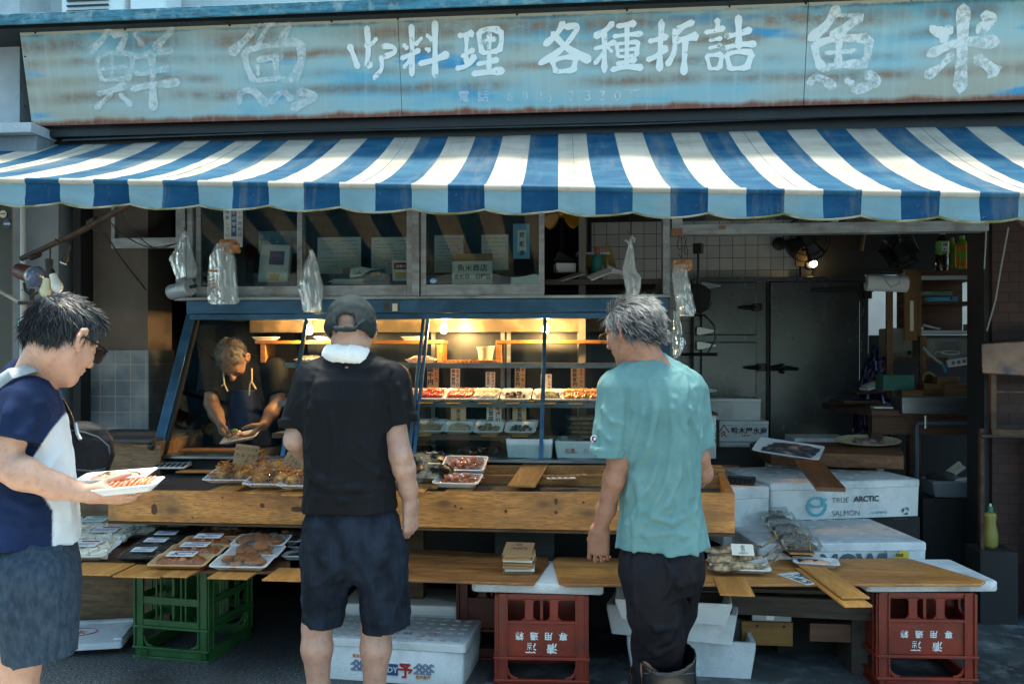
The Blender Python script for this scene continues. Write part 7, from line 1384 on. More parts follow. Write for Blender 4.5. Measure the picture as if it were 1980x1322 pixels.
    def build(s,name,mt,parent,smooth_it=2,matfn=None):
        V,F=s.nets(); org=np.array(parent.location) if parent else np.zeros(3)
        if smooth_it:   # light Laplacian polish
            e=np.concatenate([F[:,[0,1]],F[:,[1,2]],F[:,[2,3]],F[:,[3,0]]]); e=np.concatenate([e,e[:,::-1]])
            dg=np.bincount(e[:,0],minlength=len(V)).astype(float)[:,None]
            for it in range(smooth_it):
                for lam in (.5,-.52):
                    S=np.zeros_like(V)
                    for q in range(3): S[:,q]=np.bincount(e[:,0],V[e[:,1],q],minlength=len(V))
                    V=V+lam*(S/np.maximum(dg,1)-V)
        me=bpy.data.meshes.new(name); me.vertices.add(len(V)); me.vertices.foreach_set('co',(V-org).ravel()); me.loops.add(F.size); me.loops.foreach_set('vertex_index',F.ravel().astype(np.int32)); me.polygons.add(len(F)); me.polygons.foreach_set('loop_start',np.arange(0,F.size,4,dtype=np.int32)); me.polygons.foreach_set('use_smooth',np.ones(len(F),bool))
        for m_ in (mt if isinstance(mt,(list,tuple)) else [mt]): me.materials.append(m_)
        if matfn is not None: me.polygons.foreach_set('material_index',matfn(V[F].mean(1)).astype(np.int32))
        me.update(calc_edges=True); me.validate(); o=bpy.data.objects.new(name,me); COL.objects.link(o); o.parent=parent; s.V=V; s.F=F; return o
def vv(p): return np.array(p,float)
def frame(fd,up=(0,0,1)):
    f=Vector(fd).normalized(); r=f.cross(Vector(up)).normalized(); u=r.cross(f).normalized(); return f,r,u
def head(S,c,fd,up=(0,0,1),neck=None,nr=(.055,.062),sc=1,k=.02,ears=1):
    f,r,u=frame(fd,up); c=Vector(c); P=lambda a,b,d: c+f*(a*sc)+r*(b*sc)+u*(d*sc); fr=(f,r,u); q=lambda *x:[i*sc for i in x]
    S.ell(P(-.012,0,.030),q(.098,.077,.086),k,fr); S.ell(P(.028,0,-.03),q(.066,.064,.082),.03,fr)
    S.cone(P(.035,0,-.065),P(.066,0,-.098),.040*sc,.021*sc,.025); S.cone(P(-.005,.052,-.045),P(.055,.02,-.095),.018*sc,.016*sc,.025); S.cone(P(-.005,-.052,-.045),P(.055,-.02,-.095),.018*sc,.016*sc,.025)
    S.ell(P(.072,0,.022),q(.02,.05,.012),.02,fr)                                  # brow
    S.cone(P(.088,0,.012),P(.112,0,-.028),.007*sc,.012*sc,.012); S.ell(P(.1,.012,-.032),q(.012,.009,.008),.008,fr); S.ell(P(.1,-.012,-.032),q(.012,.009,.008),.008,fr)
    for s_ in (1,-1):
        S.ell(P(.093,.033*s_,.002),q(.014,.018,.011),.012,fr,mode='sub'); S.ell(P(.078,.032*s_,.0),q(.012,.015,.011),.004,fr); S.ell(P(.062,.045*s_,-.025),q(.02,.016,.016),.02,fr)
    S.ell(P(.092,0,-.056),q(.009,.022,.006),.006,fr); S.ell(P(.089,0,-.067),q(.010,.018,.007),.006,fr); S.cone(P(.102,.018,-.0615),P(.102,-.018,-.0615),.002,.002,.004,mode='sub')
    for s_ in ((1,-1) if ears else ()):
        e=lambda a,b,d: P(a,s_*(.074+b),d)
        pts=[e(.004,.004,-.03),e(-.012,.012,-.022),e(-.02,.017,.0),e(-.016,.017,.022),e(-.002,.012,.03),e(.008,.006,.022)]
        S.chain(pts,[.007*sc,.0065*sc,.0055*sc,.0055*sc,.0055*sc,.005*sc],.006); S.ell(e(-.004,.003,.0),q(.016,.007,.027),.008,fr); S.ell(e(.002,.012,-.002),q(.008,.006,.015),.006,fr,mode='sub')
    if neck is not None: S.cone(P(-.028,0,-.045),neck,nr[0]*sc,nr[1]*sc,.03)
    return P,fr
def hand(S,w,fd,pn,side,sc=1,curl=(25,35,30),spread=.13,thumb=(.55,.6,.35),tc=20,wr=.027):
    """w wrist, fd towards fingers, pn palm normal (fingers curl towards it), side = thumb side"""
    f=Vector(fd).normalized(); n=Vector(pn); n=(n-f*n.dot(f)).normalized(); t=f.cross(n); t=t if t.dot(Vector(side))>0 else -t; w=Vector(w); sq=(n,.5)
    for o in (-.026,-.009,.009,.026): S.cone(w+t*(o*.55*sc)+f*.008*sc,w+f*(.088-abs(o-.006)*.22)*sc+t*o*sc,.022*sc,.0145*sc,.014,sq=(n,.72))
    for i,(o,L) in enumerate(((.030,.070),(.0105,.079),(-.0095,.073),(-.029,.058))):
        d=(f+t*(o/.03*spread)).normalized(); p=w+f*(.090-abs(o-.006)*.25)*sc+t*o*sc; a=0; r=.0083*sc
        for j,fr in enumerate((.46,.30,.24)):
            a+=R(curl[j]*(1+.10*i if j else 1)); q=p+(d*math.cos(a)+n*math.sin(a))*(L*fr*sc); S.cone(p,q,r,r*.92,.0025); r*=.92; p=q
    d=(f*thumb[0]+t*thumb[1]+n*thumb[2]).normalized(); p=w+f*.022*sc+t*.024*sc+n*.006; q=p+d*.042*sc; S.cone(p,q,.0145*sc,.0105*sc,.012); d2=(d+f*math.sin(R(tc))*1.2-t*.35).normalized(); m=q+d2*.032*sc; S.cone(q,m,.0105*sc,.0095*sc,.006); S.cone(m,m+(d2+f*.2).normalized()*.024*sc,.0095*sc,.0075*sc,.005)
def strands(name,mts,parent,pts,nrm,flow,L,n,seed,w=.0011,lift=.25,wave=.3,mi=None,drop=0):
    rr=random.Random(seed); b=MB(); org=parent.location; N=len(pts)
    for i in range(n):
        k=rr.randrange(N); p=Vector(pts[k]); nn=Vector(nrm[k]); fl=Vector(flow(p,nn)); fl=fl-nn*fl.dot(nn)
        if fl.length<1e-4: continue
        fl.normalize(); fl=(fl+Vector((rr.gauss(0,1),rr.gauss(0,1),rr.gauss(0,1)))*wave*.5).normalized(); l=L*rr.uniform(.5,1.15); P=[]; d=(fl+nn*lift*rr.uniform(.3,1.2)).normalized()
        for j in range(5):
            P.append(p.copy()); p=p+d*(l/4); d=(d*1+fl*.25-nn*lift*.35+Vector((rr.gauss(0,1),rr.gauss(0,1),rr.gauss(0,1)))*wave*.16+Vector((0,0,-drop))).normalized()
        b.cur=rr.randrange(len(mts)) if mi is None else mi(rr,P[0]); b.tube([q-org for q in P],[w,w,w*.9,w*.7,w*.2],3,caps=False)
    return b.build(name,mts,parent,smooth=80)
def vnormals(V,F):
    a=V[F[:,2]]-V[F[:,0]]; c=V[F[:,3]]-V[F[:,1]]; n=np.cross(a,c); N=np.zeros_like(V)
    for q in range(4):
        for x in range(3): N[:,x]+=np.bincount(F[:,q],n[:,x],minlength=len(V))
    return N/np.maximum(np.linalg.norm(N,axis=1),1e-9)[:,None]
def skin(name,c1,c2,c3):
    t=NT(name); v=t.co((1,1,1),False); b=t.mix(t.val(t.noise(9,v,4),.35,.7),lin(c1),lin(c2)); b=t.mix(t.n('Math',_operation='MULTIPLY',i0=t.val(t.noise(38,v,5,.7),.48,.68),i1=.7).outputs[0],b,lin(c3)); b=t.mix(t.n('Math',_operation='MULTIPLY',i0=t.val(t.noise(150,v,2),.68,.74),i1=.5).outputs[0],b,lin('#6a4636')); t.set(Base_Color=b,Roughness=.5,Subsurface_Weight=.06,Subsurface_Radius=(.012,.005,.003)); t.bump(t.noise(120,v,5,.7),.3,.003); return t.m
M_skA=skin('skin_light','#c59c84','#b98d76','#ab7868'); M_skB=skin('skin_fair','#b08e7c','#a07d6d','#936c60'); M_skC=skin('skin_tanned','#a07560','#8c6450','#7b5444'); M_skD=skin('skin_brown','#8a6a58','#785a4a','#6a4b3e')
def cloth(name,c1,c2,scale=8,st=(1,1,1),bump=.15,rough=.85,weave=420,stripes=None,sheen=0):
    t=NT(name); v=t.co(st,False); b=t.mix(t.val(t.noise(scale,v,5),.35,.68),lin(c1),lin(c2)); x=t.noise(weave,t.co((1,1,1),False),2)
    if stripes:
        vx=t.n('SeparateXYZ',Vector=t.n('TexCoord').outputs['Object']).outputs[0]; vy=t.n('SeparateXYZ',Vector=t.n('TexCoord').outputs['Object']).outputs[1]; s_=t.n('Math',_operation='MULTIPLY_ADD',i0=vy,i1=.6,i2=vx).outputs[0]; w_=t.n('Math',_operation='SINE',i0=t.n('Math',_operation='MULTIPLY',i0=s_,i1=stripes[0]).outputs[0]).outputs[0]; b=t.mix(t.n('Math',_operation='MULTIPLY',i0=t.val(w_,stripes[2],1),i1=stripes[3]).outputs[0],b,lin(stripes[1]))
    lt=t.noise(55,t.co((1,1,.5),False),4,.65); b=t.mix(t.n('Math',_operation='MULTIPLY',i0=t.val(lt,.5,.72),i1=.35).outputs[0],b,lin(c2)); t.set(Base_Color=b,Roughness=rough,Specular_IOR_Level=.12); t.bump(x,bump,.002); return t.m
def panel_cloth():
    t=NT('two_tone_jersey'); v=t.co((1,1,1),False); n=t.val(t.noise(7,v,5),.35,.68); A=t.n('Attribute',_attribute_name='panel').outputs['Fac']; b=t.mix(A,t.mix(n,lin('#14213a'),lin('#1d2d50')),t.mix(n,lin('#cfd5d8'),lin('#c0c8cc'))); t.set(Base_Color=b,Roughness=.88,Specular_IOR_Level=.12); t.bump(t.noise(420,v,2),.25,.002); return t.m
M_glassf=mat('spectacle_frame','#17181a',.3); M_lensd=mat('dark_lens','#10161c',.05,coat=1); M_gold=mat('wire_frame','#8d7a5c',.3,metal=.9)
SOLE=0.0
def plane(Z):
    J=lambda px,py,d=0: CAMP+ray(px,py)*(Z+d)
    rw=lambda py,l,r_,ry,d=0: (lambda c:(c.z,c.x,c.y,(r_-l)/2*(Z+d)/F_PX,ry))(J((l+r_)/2,py,d))
    rb=lambda py,pc,rx,ry,d=0: (lambda c:(c.z,c.x,c.y,rx,ry))(J(pc,py,d))
    def bx(l,r_,t,b,n,f,h):
        C=[J(x,y,d) for x in (l,r_) for y in (t,b) for d in (n,f)]; lo=[min(c[q] for c in C) for q in range(3)]; hi=[max(c[q] for c in C) for q in range(3)]
        lo[2]=J(0,b,0).z; hi[2]=J(0,t,0).z; return Sdf(lo,hi,h)
    return J,rw,rb,bx
# ------------------------------------------------------------------ capped man in black
def man_b():
    J,rw,rb,bx=plane(3.1); VY=R(16); t=thing('person','man in a black T-shirt, dark shorts and cap with a white towel round his neck','person',Vector((J(680,1200).x,J(680,1200).y,0)))
    S=bx(535,840,560,1447,-.26,.36,.0046)
    # torso, limbs
    S.loft([rb(715,678,.10,.07),rb(760,676,.14,.085),rb(900,676,.13,.085),rb(1010,680,.14,.10),rb(1070,682,.13,.095)],.05,yaw=VY)
    S.chain([J(655,724,.0),J(600,748,0),J(571,850,-.01)],[.045,.042,.039],.03); S.chain([J(571,850,-.01),J(585,868,.10),J(615,872,.22)],[.039,.036,.026],.02); hand(S,J(615,872,.22),(.35,.9,.05),(.4,.1,-.9),(.6,.2,.7))
    S.chain([J(700,724,0),J(752,750,0),J(774,880,-.02)],[.045,.043,.040],.03); S.chain([J(774,880,-.02),J(781,905,-.01),J(789,945,.015),J(794,972,.03)],[.040,.040,.033,.0265],.02); S.ell(J(777,884,-.052),(.02,.014,.02),.02)
    hand(S,J(794,972,.03),(-.02,.10,-1),(-.85,.35,.0),(-.2,.9,0),1.12,(34,50,40),.07,(.8,.5,.5))
    for hx,kx,ax in ((642,613,616),(726,727,724)):
        S.chain([J(hx,1040),J(kx+8,1130,.0),J(kx,1212,.0)],[.07,.058,.053],.03); S.chain([J(kx,1212,0),J(kx,1252,-.012),J(ax,1330,.0),J(ax,1395,.01)],[.051,.0545,.038,.034],.02)
        S.cone(J(ax,1395,.01),J(ax+2,1425,.10),.036,.028,.03); S.cone(J(ax,1400,.0),J(ax,1430,-.03),.034,.032,.02)
    P,fr=head(S,J(680,637,.02),(-.10,.98,-.17),neck=J(678,712,.0),nr=(.056,.064)); S.build('body',M_skB,t)
    # shirt
    S=bx(535,830,660,1000,-.24,.24,.006)
    rows=[]
    for py,l,r_,ry in ((716,618,738,.075),(735,592,764,.098),(770,585,766,.112),(820,586,756,.115),(870,588,757,.115),(930,590,762,.122),(984,587,770,.128)): rows.append(rw(py,l,r_,ry))
    S.loft(rows,.03,yaw=VY,e=2.5); S.cone(J(678,700,.0),J(610,728,0),.062,.055,.04); S.cone(J(680,700,0),J(750,728,0),.062,.055,.04)
    S.cone(J(604,738,0),J(572,824,0),.068,.060,.03,cut=True); S.cone(J(757,738,0),J(774,818,-.005),.069,.064,.03,cut=True)
    S.cone(J(569,806,0),J(571.5,824,0),.062,.062,.004,cut=True,cut0=True); S.cone(J(772,800,-.004),J(774,818,-.005),.066,.066,.004,cut=True,cut0=True)
    S.cone(J(678,716,.0),J(678,640,.02),.064,.05,.012,mode='sub')
    S.crease(.0045,(4.5,4.5,1.7),4); S.crease(.002,(8,8,6),6); S.disp(.003,(6,6,4),3)
    for pts,r_ in (([(610,745),(600,790),(596,830)],.012),([(752,745),(752,790),(748,830)],.012),([(700,860),(725,885),(752,905)],.011),([(690,890),(730,915),(760,925)],.010),([(600,925),(640,945),(690,945),(745,940)],.012),([(596,900),(620,928),(660,930)],.010),([(610,960),(660,968),(720,962)],.009),([(640,800),(648,860),(640,920)],.009),([(770,745),(780,775),(786,800)],.010)): S.ridge(pts,r_*1.1,.0,.016)
    S.ridge([(590,968),(630,974),(680,979),(730,977),(766,972)],.006,.001,.006); S.ridge([(757,722),(750,760),(749,800),(752,820)],.006,0,.01,'sub'); S.ridge([(604,730),(596,770),(594,812)],.006,0,.01,'sub')
    S.build('shirt',cloth('black_rib','#090a0d','#0f1115',6,(1,1,.5),.25,.6,500,stripes=(900,'#22262d',.3,.5)),t)
    # shorts
    S=bx(545,840,940,1240,-.24,.24,.006)
    rows=[]
    for py,l,r_,ry in ((950,602,754,.10),(985,598,762,.112),(1005,589,771,.125),(1050,587,776,.13),(1085,596,772,.115),(1105,615,755,.09)): rows.append(rw(py,l,r_,ry))
    S.loft(rows,.04,yaw=VY,e=2.4); S.cone(J(636,1075,0),J(624,1204,.0),.098,.074,.05,cut=True); S.cone(J(734,1075,0),J(746,1213,0),.100,.088,.05,cut=True); S.cone(J(686,1225,0),J(686,1140,0),.022,.006,.03,sq=(ray(686,1200),9),mode='sub')
    S.crease(.005,(6,6,2),12); S.crease(.004,(10,10,5),14); S.disp(.004,(6,6,3.2),13); S.crease(.0015,(22,22,8),19)
    for pts,r_ in (([(615,985),(612,1040),(606,1120)],.011),([(650,985),(668,1050),(672,1120)],.012),([(700,985),(705,1040),(720,1110)],.011),([(750,990),(752,1050),(765,1130)],.011),([(600,1150),(640,1170),(655,1160)],.010),([(705,1160),(745,1150),(780,1160)],.011),([(672,1060),(650,1100),(610,1130)],.012),([(690,1080),(720,1130),(730,1190)],.011),([(595,1060),(630,1085),(655,1120)],.010),([(760,1060),(735,1090),(700,1110)],.010)): S.ridge(pts,r_,.003,.018)
    S.ridge([(588,1194),(620,1197),(660,1192)],.005,.001,.006); S.ridge([(702,1206),(740,1206),(790,1190)],.005,.001,.006)
    S.build('shorts',cloth('dark_check','#0e131b','#222c3a',16,(1,1,.5),.5,.85,260,stripes=(620,'#28313f',.5,.3)),t)
    # cap
    f,r,u=[Vector(q) for q in fr]; S=bx(605,755,562,692,-.17,.26,.004)
    c=P(-.012,0,.034); S.ell(c,(.110,.089,.090),.0,(f,r,u)); S.ell(P(-.015,0,-.002),(.113,.092,.05),.03,(f,r,u)); S.half(P(0,0,-.034),-u+f*.02,.006); S.ell(P(-.03,0,-.05),(.10,.073,.07),.006,(f,r,u),mode='sub')
    S.ell(P(-.125,0,.004),(.04,.034,.026),.008,(f,r,u),mode='sub'); S.ell(P(-.012,0,.028),(.103,.081,.088),.0,(f,r,u),mode='sub')
    S.cone(P(-.128,-.036,-.022),P(-.128,.036,-.024),.007,.007,.003,sq=(u,1.5)); S.chain([P(.075,-.06,-.008),P(.15,-.03,-.02),P(.15,.03,-.02),P(.075,.06,-.008)],[.012,.010,.010,.012],.03,sq=(u,.5))
    S.disp(.0022,(18,18,18),23); S.disp(.0012,(40,40,40),27)
    S.ridge([(678,577),(677,592),(677,606),(676,618)],.0045,.001,.006); S.ridge([(640,612),(655,622),(668,632)],.004,.001,.006); S.ridge([(718,612),(702,622),(688,632)],.004,.001,.006); S.ridge([(648,640),(655,650),(664,657)],.004,.001,.004)
    S.build('cap',cloth('cap_canvas','#20272a','#2f3738',14,(1,1,1),.3,.8,500),t)
    # towel
    S=bx(605,740,645,725,-.16,.2,.004)
    tw=[(J(670+38*math.sin(a),690+3*math.sin(a)-4*math.cos(a)*1,-.078*math.cos(a)+.005)) for a in [R(-115+230*i/16) for i in range(17)]]; S.chain(tw,[.0125]*17,.02,sq=((0,0,1),1.5)); S.chain([p+Vector((0,.010,.018)) for p in tw[2:-2]],[.0095]*13,.012,sq=((0,0,1),1.4)); S.crease(.002,(12,12,9),34); S.disp(.0012,(60,60,60),31); S.disp(.0013,(120,120,120),33)
    S.build('towel',mat('white_terry','#e8e8e4',.95,bump=.8,bs=350,bd=.004),t,1)
    # clogs
    for ax in (616,724):
        q=J(ax,1430); x,y_=q.x,q.y; S=Sdf((x-.12,y_-.1,0),(x+.1,y_+.28,.13),.006); S.cone((x,y_-.02,.035),(x-.03,y_+.17,.035),.043,.048,.03,sq=((0,0,1),.9)); S.half((x,0,.004),(0,0,-1),.004); S.build('clog',mat('dark_clog','#1a2230',.6),t)
    return t
# ------------------------------------------------------------------ man in teal
def man_c():
    J,rw,rb,bx=plane(3.13); VY=R(-3.5); t=thing('person','grey haired man with glasses in a teal T-shirt, black trousers and rubber boots','person',Vector((J(1280,1200).x,J(1280,1200).y,0)))
    S=bx(1100,1415,560,1442,-.28,.42,.0046)
    S.loft([rb(715,1255,.09,.075),rb(760,1258,.13,.085),rb(900,1280,.125,.085),rb(1040,1285,.13,.10),rb(1110,1282,.12,.095)],.05,yaw=VY-.15)
    S.chain([J(1235,722,.0),J(1186,750,-.02),J(1196,893,-.04)],[.05,.052,.040],.03); S.chain([J(1196,893,-.04),J(1188,925,-.02),J(1172,985,.04),J(1160,1022,.07)],[.038,.0395,.034,.026],.02)
    hand(S,J(1160,1022,.07),(-.06,.22,-1),(.25,.95,.2),(-.9,.2,0),1.08,(16,32,28),.14,(.85,.35,.45))
    S.chain([J(1295,728,0),J(1328,764,.05),J(1350,880,.06)],[.045,.042,.039],.03); S.chain([J(1352,880,.06),J(1358,915,.10),J(1350,930,.26)],[.038,.037,.026],.02); hand(S,J(1350,930,.26),(-.5,.9,0),(-.6,-.2,-.6),(0,.2,1))
    for pts,rr_ in (([J(1255,1080,.0),J(1264,1190,.0),J(1268,1290,.02),J(1258,1420,.03)],[.07,.056,.05,.04]),([J(1308,1080,.05),J(1302,1170,.07),J(1286,1250,.06),J(1285,1400,.02)],[.07,.05,.042,.04])): S.chain(pts,rr_,.03)
    P,fr=head(S,J(1221,640,.0),(-.74,.60,-.26),neck=J(1252,716,.0),nr=(.055,.068),sc=1.0)
    S.cone(P(-.05,-.03,-.05),J(1275,712,-.03),.03,.04,.03); S.build('body',M_skC,t)
    f,r,u=[Vector(q) for q in fr]
    # hair
    S=bx(1135,1305,560,705,-.18,.22,.004)
    S.ell(P(-.016,0,.032),(.104,.084,.092),.0,fr); S.ell(P(-.050,0,-.015),(.062,.072,.056),.03,fr); S.half(P(.058,0,.03),f*.9-u*.30,.008); S.half(P(.004,0,-.012),f*.75-u*.66,.01); S.half(P(0,0,-.078),-u*.9-f*.2,.01)
    S.ell(P(.0,0,-.03),(.09,.068,.08),.01,fr,mode='sub'); S.ell(P(-.045,.0,.155),(.06,.045,.042),.015,fr,mode='sub'); S.disp(.005,(22,22,22),41); S.disp(.003,(50,50,50),43)
    MH=[mat('hair_grey','#6d6f70',.5),mat('hair_white','#a3a4a2',.5),mat('hair_dark','#1d1d1f',.5)]
    o=S.build('hair',mat('hair_under','#3d3d3d',.7,'#5a5a5a',30),t,1); N=vnormals(S.V,S.F)
    cc=P(-.012,0,.03); bald=P(-.045,.0,.128); keep=[i for i in range(len(S.V)) if (Vector(S.V[i])-cc).dot(Vector(N[i]))>0 and (Vector(S.V[i])-bald).length>.036]
    fl=lambda p,n: -f*.75-u*(.55 if (p-cc).dot(u)<.05 else .05)-Vector((0,0,.35))+Vector((.25,0,0))
    def shade(rr,p): h=(p-cc).dot(u); fr_=(p-cc).dot(f); q=rr.random(); return (1 if q<.4 else 0 if q<.8 else 2) if (h>.025 or fr_>.03) else (2 if q<.6 else 0 if q<.87 else 1)
    strands('hair_strands',MH,t,S.V[keep],N[keep],fl,.055,7000,5,.0007,.10,.45,shade,.05)
    # glasses
    b=MB(); og=t.location; L=lambda a,bq,d: P(a,bq,d)-og
    for s_ in (1,-1):
        b.tube([L(.107+.0,.034*s_+.026*math.cos(q*.524),.0+.019*math.sin(q*.524)) for q in range(13)],.0016,6); b.tube([L(.107,.06*s_,.006),L(.07,.078*s_,.008),L(.0,.085*s_,.008),L(-.014,.085*s_,-.008)],.0018,6)
    b.tube([L(.109,.008,.004),L(.112,0,.006),L(.109,-.008,.004)],.0014,6); b.build('glasses',M_gold,t)
    b=MB(); [b.add([L(.107,.034*s_,0)]+[L(.107,.034*s_+.025*math.cos(q*.524),.018*math.sin(q*.524)) for q in range(12)],[(0,1+q,1+(q+1)%12) for q in range(12)]) for s_ in (1,-1)]; b.build('lenses',glass('lens','#eef2f2',1.2),t)
    # shirt
    S=bx(1105,1410,665,1075,-.26,.28,.006); rows=[]
    for py,l,r_,ry in ((722,1212,1312,.08),(745,1178,1335,.10),(790,1175,1350,.118),(850,1196,1354,.12),(900,1203,1352,.118),(960,1204,1352,.118),(1010,1198,1360,.125),(1057,1193,1369,.132)): rows.append(rw(py,l,r_,ry))
    S.loft(rows,.035,yaw=VY-.1,e=2.4); S.cone(J(1245,716,.0),J(1190,745,-.02),.066,.056,.045); S.cone(J(1262,714,.0),J(1325,745,.03),.068,.058,.045); S.ell(J(1285,770,-.06),(.10,.06,.09),.05)
    S.cone(J(1190,755,-.02),J(1178,880,-.03),.066,.074,.035,cut=True); S.cone(J(1338,760,.05),J(1350,862,.06),.06,.058,.03,cut=True)
    S.cone(J(1179,864,-.03),J(1178,880,-.03),.0765,.0765,.003,cut=True,cut0=True)
    S.cone(J(1252,722,.0),J(1235,650,.02),.066,.05,.012,mode='sub'); S.crease(.0085,(4.2,4.2,1.5),52); S.crease(.0035,(7,7,4.5),54); S.disp(.003,(5,5,3),51); S.disp(.0008,(20,20,10),53)
    for pts,r_ in (([(1255,735),(1268,790),(1255,860),(1225,920),(1212,960)],.012),([(1285,735),(1300,790),(1305,850),(1290,930),(1260,990)],.013),([(1305,770),(1325,830),(1330,900),(1340,960)],.012),([(1240,740),(1245,800),(1232,850),(1212,890)],.011),([(1210,900),(1235,930),(1240,985),(1225,1030)],.011),([(1318,860),(1312,920),(1290,975),(1250,1010)],.012),([(1260,1000),(1300,1010),(1345,985)],.011),([(1210,1010),(1250,1035),(1300,1030)],.010),([(1275,880),(1262,930),(1240,960)],.010),([(1330,940),(1325,980),(1350,1020)],.011),([(1165,790),(1185,815),(1205,820)],.010),([(1160,830),(1180,850),(1208,850)],.009),([(1335,790),(1345,830),(1350,850)],.009),([(1285,1020),(1320,1035),(1355,1030)],.009)): S.ridge(pts,r_*1.1,.0,.012)
    S.ridge([(1212,752),(1216,800),(1212,850),(1210,885)],.008,0,.014,'sub'); S.ridge([(1212,710),(1222,705),(1240,701),(1262,700),(1280,703),(1292,708)],.009,.0,.006); S.ridge([(1196,1044),(1240,1046),(1300,1046),(1366,1040)],.004,.001,.005); S.ridge([(1140,864),(1165,870),(1214,868)],.0035,.001,.005)
    M_tsh=cloth('teal_cotton','#577c7f','#668b8b',7,(1,1,1),.2,.9,420); S.build('shirt',M_tsh,t)
    q=S.surf(1149,848,-.004); b=MB(); b.xf=Matrix.Translation(q-og)@Euler((R(90),0,R(-38))).to_matrix().to_4x4(); b.lathe([(.0165,-.001),(.0165,.001)],20,sx=1,sy=.78); b.build('sleeve_logo',mat('logo_white','#dfe3e4',.6),t); b=MB(); b.xf=Matrix.Translation(q-og)@Euler((R(90),0,R(-38))).to_matrix().to_4x4()
    b.tube([(.003+.0105*math.cos(R(a)),.0085*math.sin(R(a)),.0022) for a in range(50,311,26)],.0024,6); b.build('sleeve_mark',mat('logo_navy','#23305e',.6),t); b=MB(); b.xf=Matrix.Translation(q-og)@Euler((R(90),0,R(-38))).to_matrix().to_4x4(); b.box(-.0085,-.002,-.006,.006,.0012,.0042); b.build('sleeve_mark',mat('logo_red','#a8283a',.6),t)
    # trousers
    S=bx(1150,1410,1015,1345,-.24,.3,.006); rows=[]
    for py,l,r_,ry in ((1025,1212,1348,.10),(1052,1206,1354,.115),(1075,1200,1360,.128),(1110,1203,1358,.125),(1140,1215,1350,.10)): rows.append(rw(py,l,r_,ry))
    S.loft(rows,.04,yaw=VY-.1); S.chain([J(1258,1110,-.02),J(1266,1190,-.02),J(1276,1235,.0),J(1288,1285,.02)],[.105,.094,.084,.062],.03); S.chain([J(1312,1110,.06),J(1310,1180,.09),J(1294,1240,.08),J(1280,1330,.08)],[.098,.07,.06,.06],.02)
    S.cone(J(1258,1235,.05),J(1250,1330,.09),.07,.055,.02)
    S.crease(.006,(4,4,1.8),62); S.crease(.003,(7,7,4),64); S.disp(.003,(5,5,3),61)
    for pts,r_ in (([(1285,1075),(1300,1110),(1285,1150)],.014),([(1290,1090),(1315,1130),(1325,1180)],.012),([(1225,1080),(1228,1160),(1240,1240)],.009),([(1310,1200),(1290,1235),(1255,1255)],.013),([(1240,1180),(1270,1215),(1310,1210)],.010),([(1235,1270),(1270,1262),(1300,1250)],.012),([(1330,1070),(1340,1120),(1335,1170)],.010)): S.ridge(pts,r_*1.1,.0,.012)
    S.build('trousers',cloth('black_work_trousers','#101116','#1b1b22',5,(1,1,.6),.12,.55,500),t)
    # rubber boots
    MB_=mat('black_rubber','#0f1112',.28,coat=.3); MR=mat('boot_trim','#4a5052',.4)
    for i,(pts,rr_,toe) in enumerate((([J(1292,1264,.0),J(1294,1320,-.005),J(1292,1400,.0)],[.102,.094,.072],(1275,.14)),([J(1252,1290,.12),J(1250,1330,.12),J(1246,1400,.12)],[.07,.066,.06],(1205,.2)))):
        S=bx(1150,1420,1235,1443,-.2,.45,.006); S.chain(pts,rr_,.02); S.cone(pts[-1],(J(toe[0],0).x,pts[-1].y+toe[1],.05),.07,.05,.03); S.half(pts[0]-Vector((0,0,.005)),(-.16,-.25,1),.002); S.half((0,0,.003),(0,0,-1),.004); S.cone(pts[0]+Vector((0,0,.03)),pts[0]-Vector((0,0,.05)),rr_[0]-.009,rr_[0]-.011,.0,mode='sub'); o=S.build('boot',MB_,t)
        if i==0:
            b=MB(); n=24; z0=pts[0]; 
            b.tube([S.surf(px,1284+4*math.sin((px-1240)/105*math.pi),-.001)-og for px in range(1244,1348,8) if S.surf(px,1288)],.0022,5); b.tube([S.surf(px,1300+4*math.sin((px-1240)/105*math.pi),-.001)-og for px in range(1246,1346,8) if S.surf(px,1300)],.0018,5); b.tube([S.surf(px,1269,-.001)-og for px in (1280,1288,1296)],.002,5); b.tube([S.surf(px,1276,-.001)-og for px in (1282,1290,1296)],.002,5); b.build('boot_trim',MR,t)
    return t
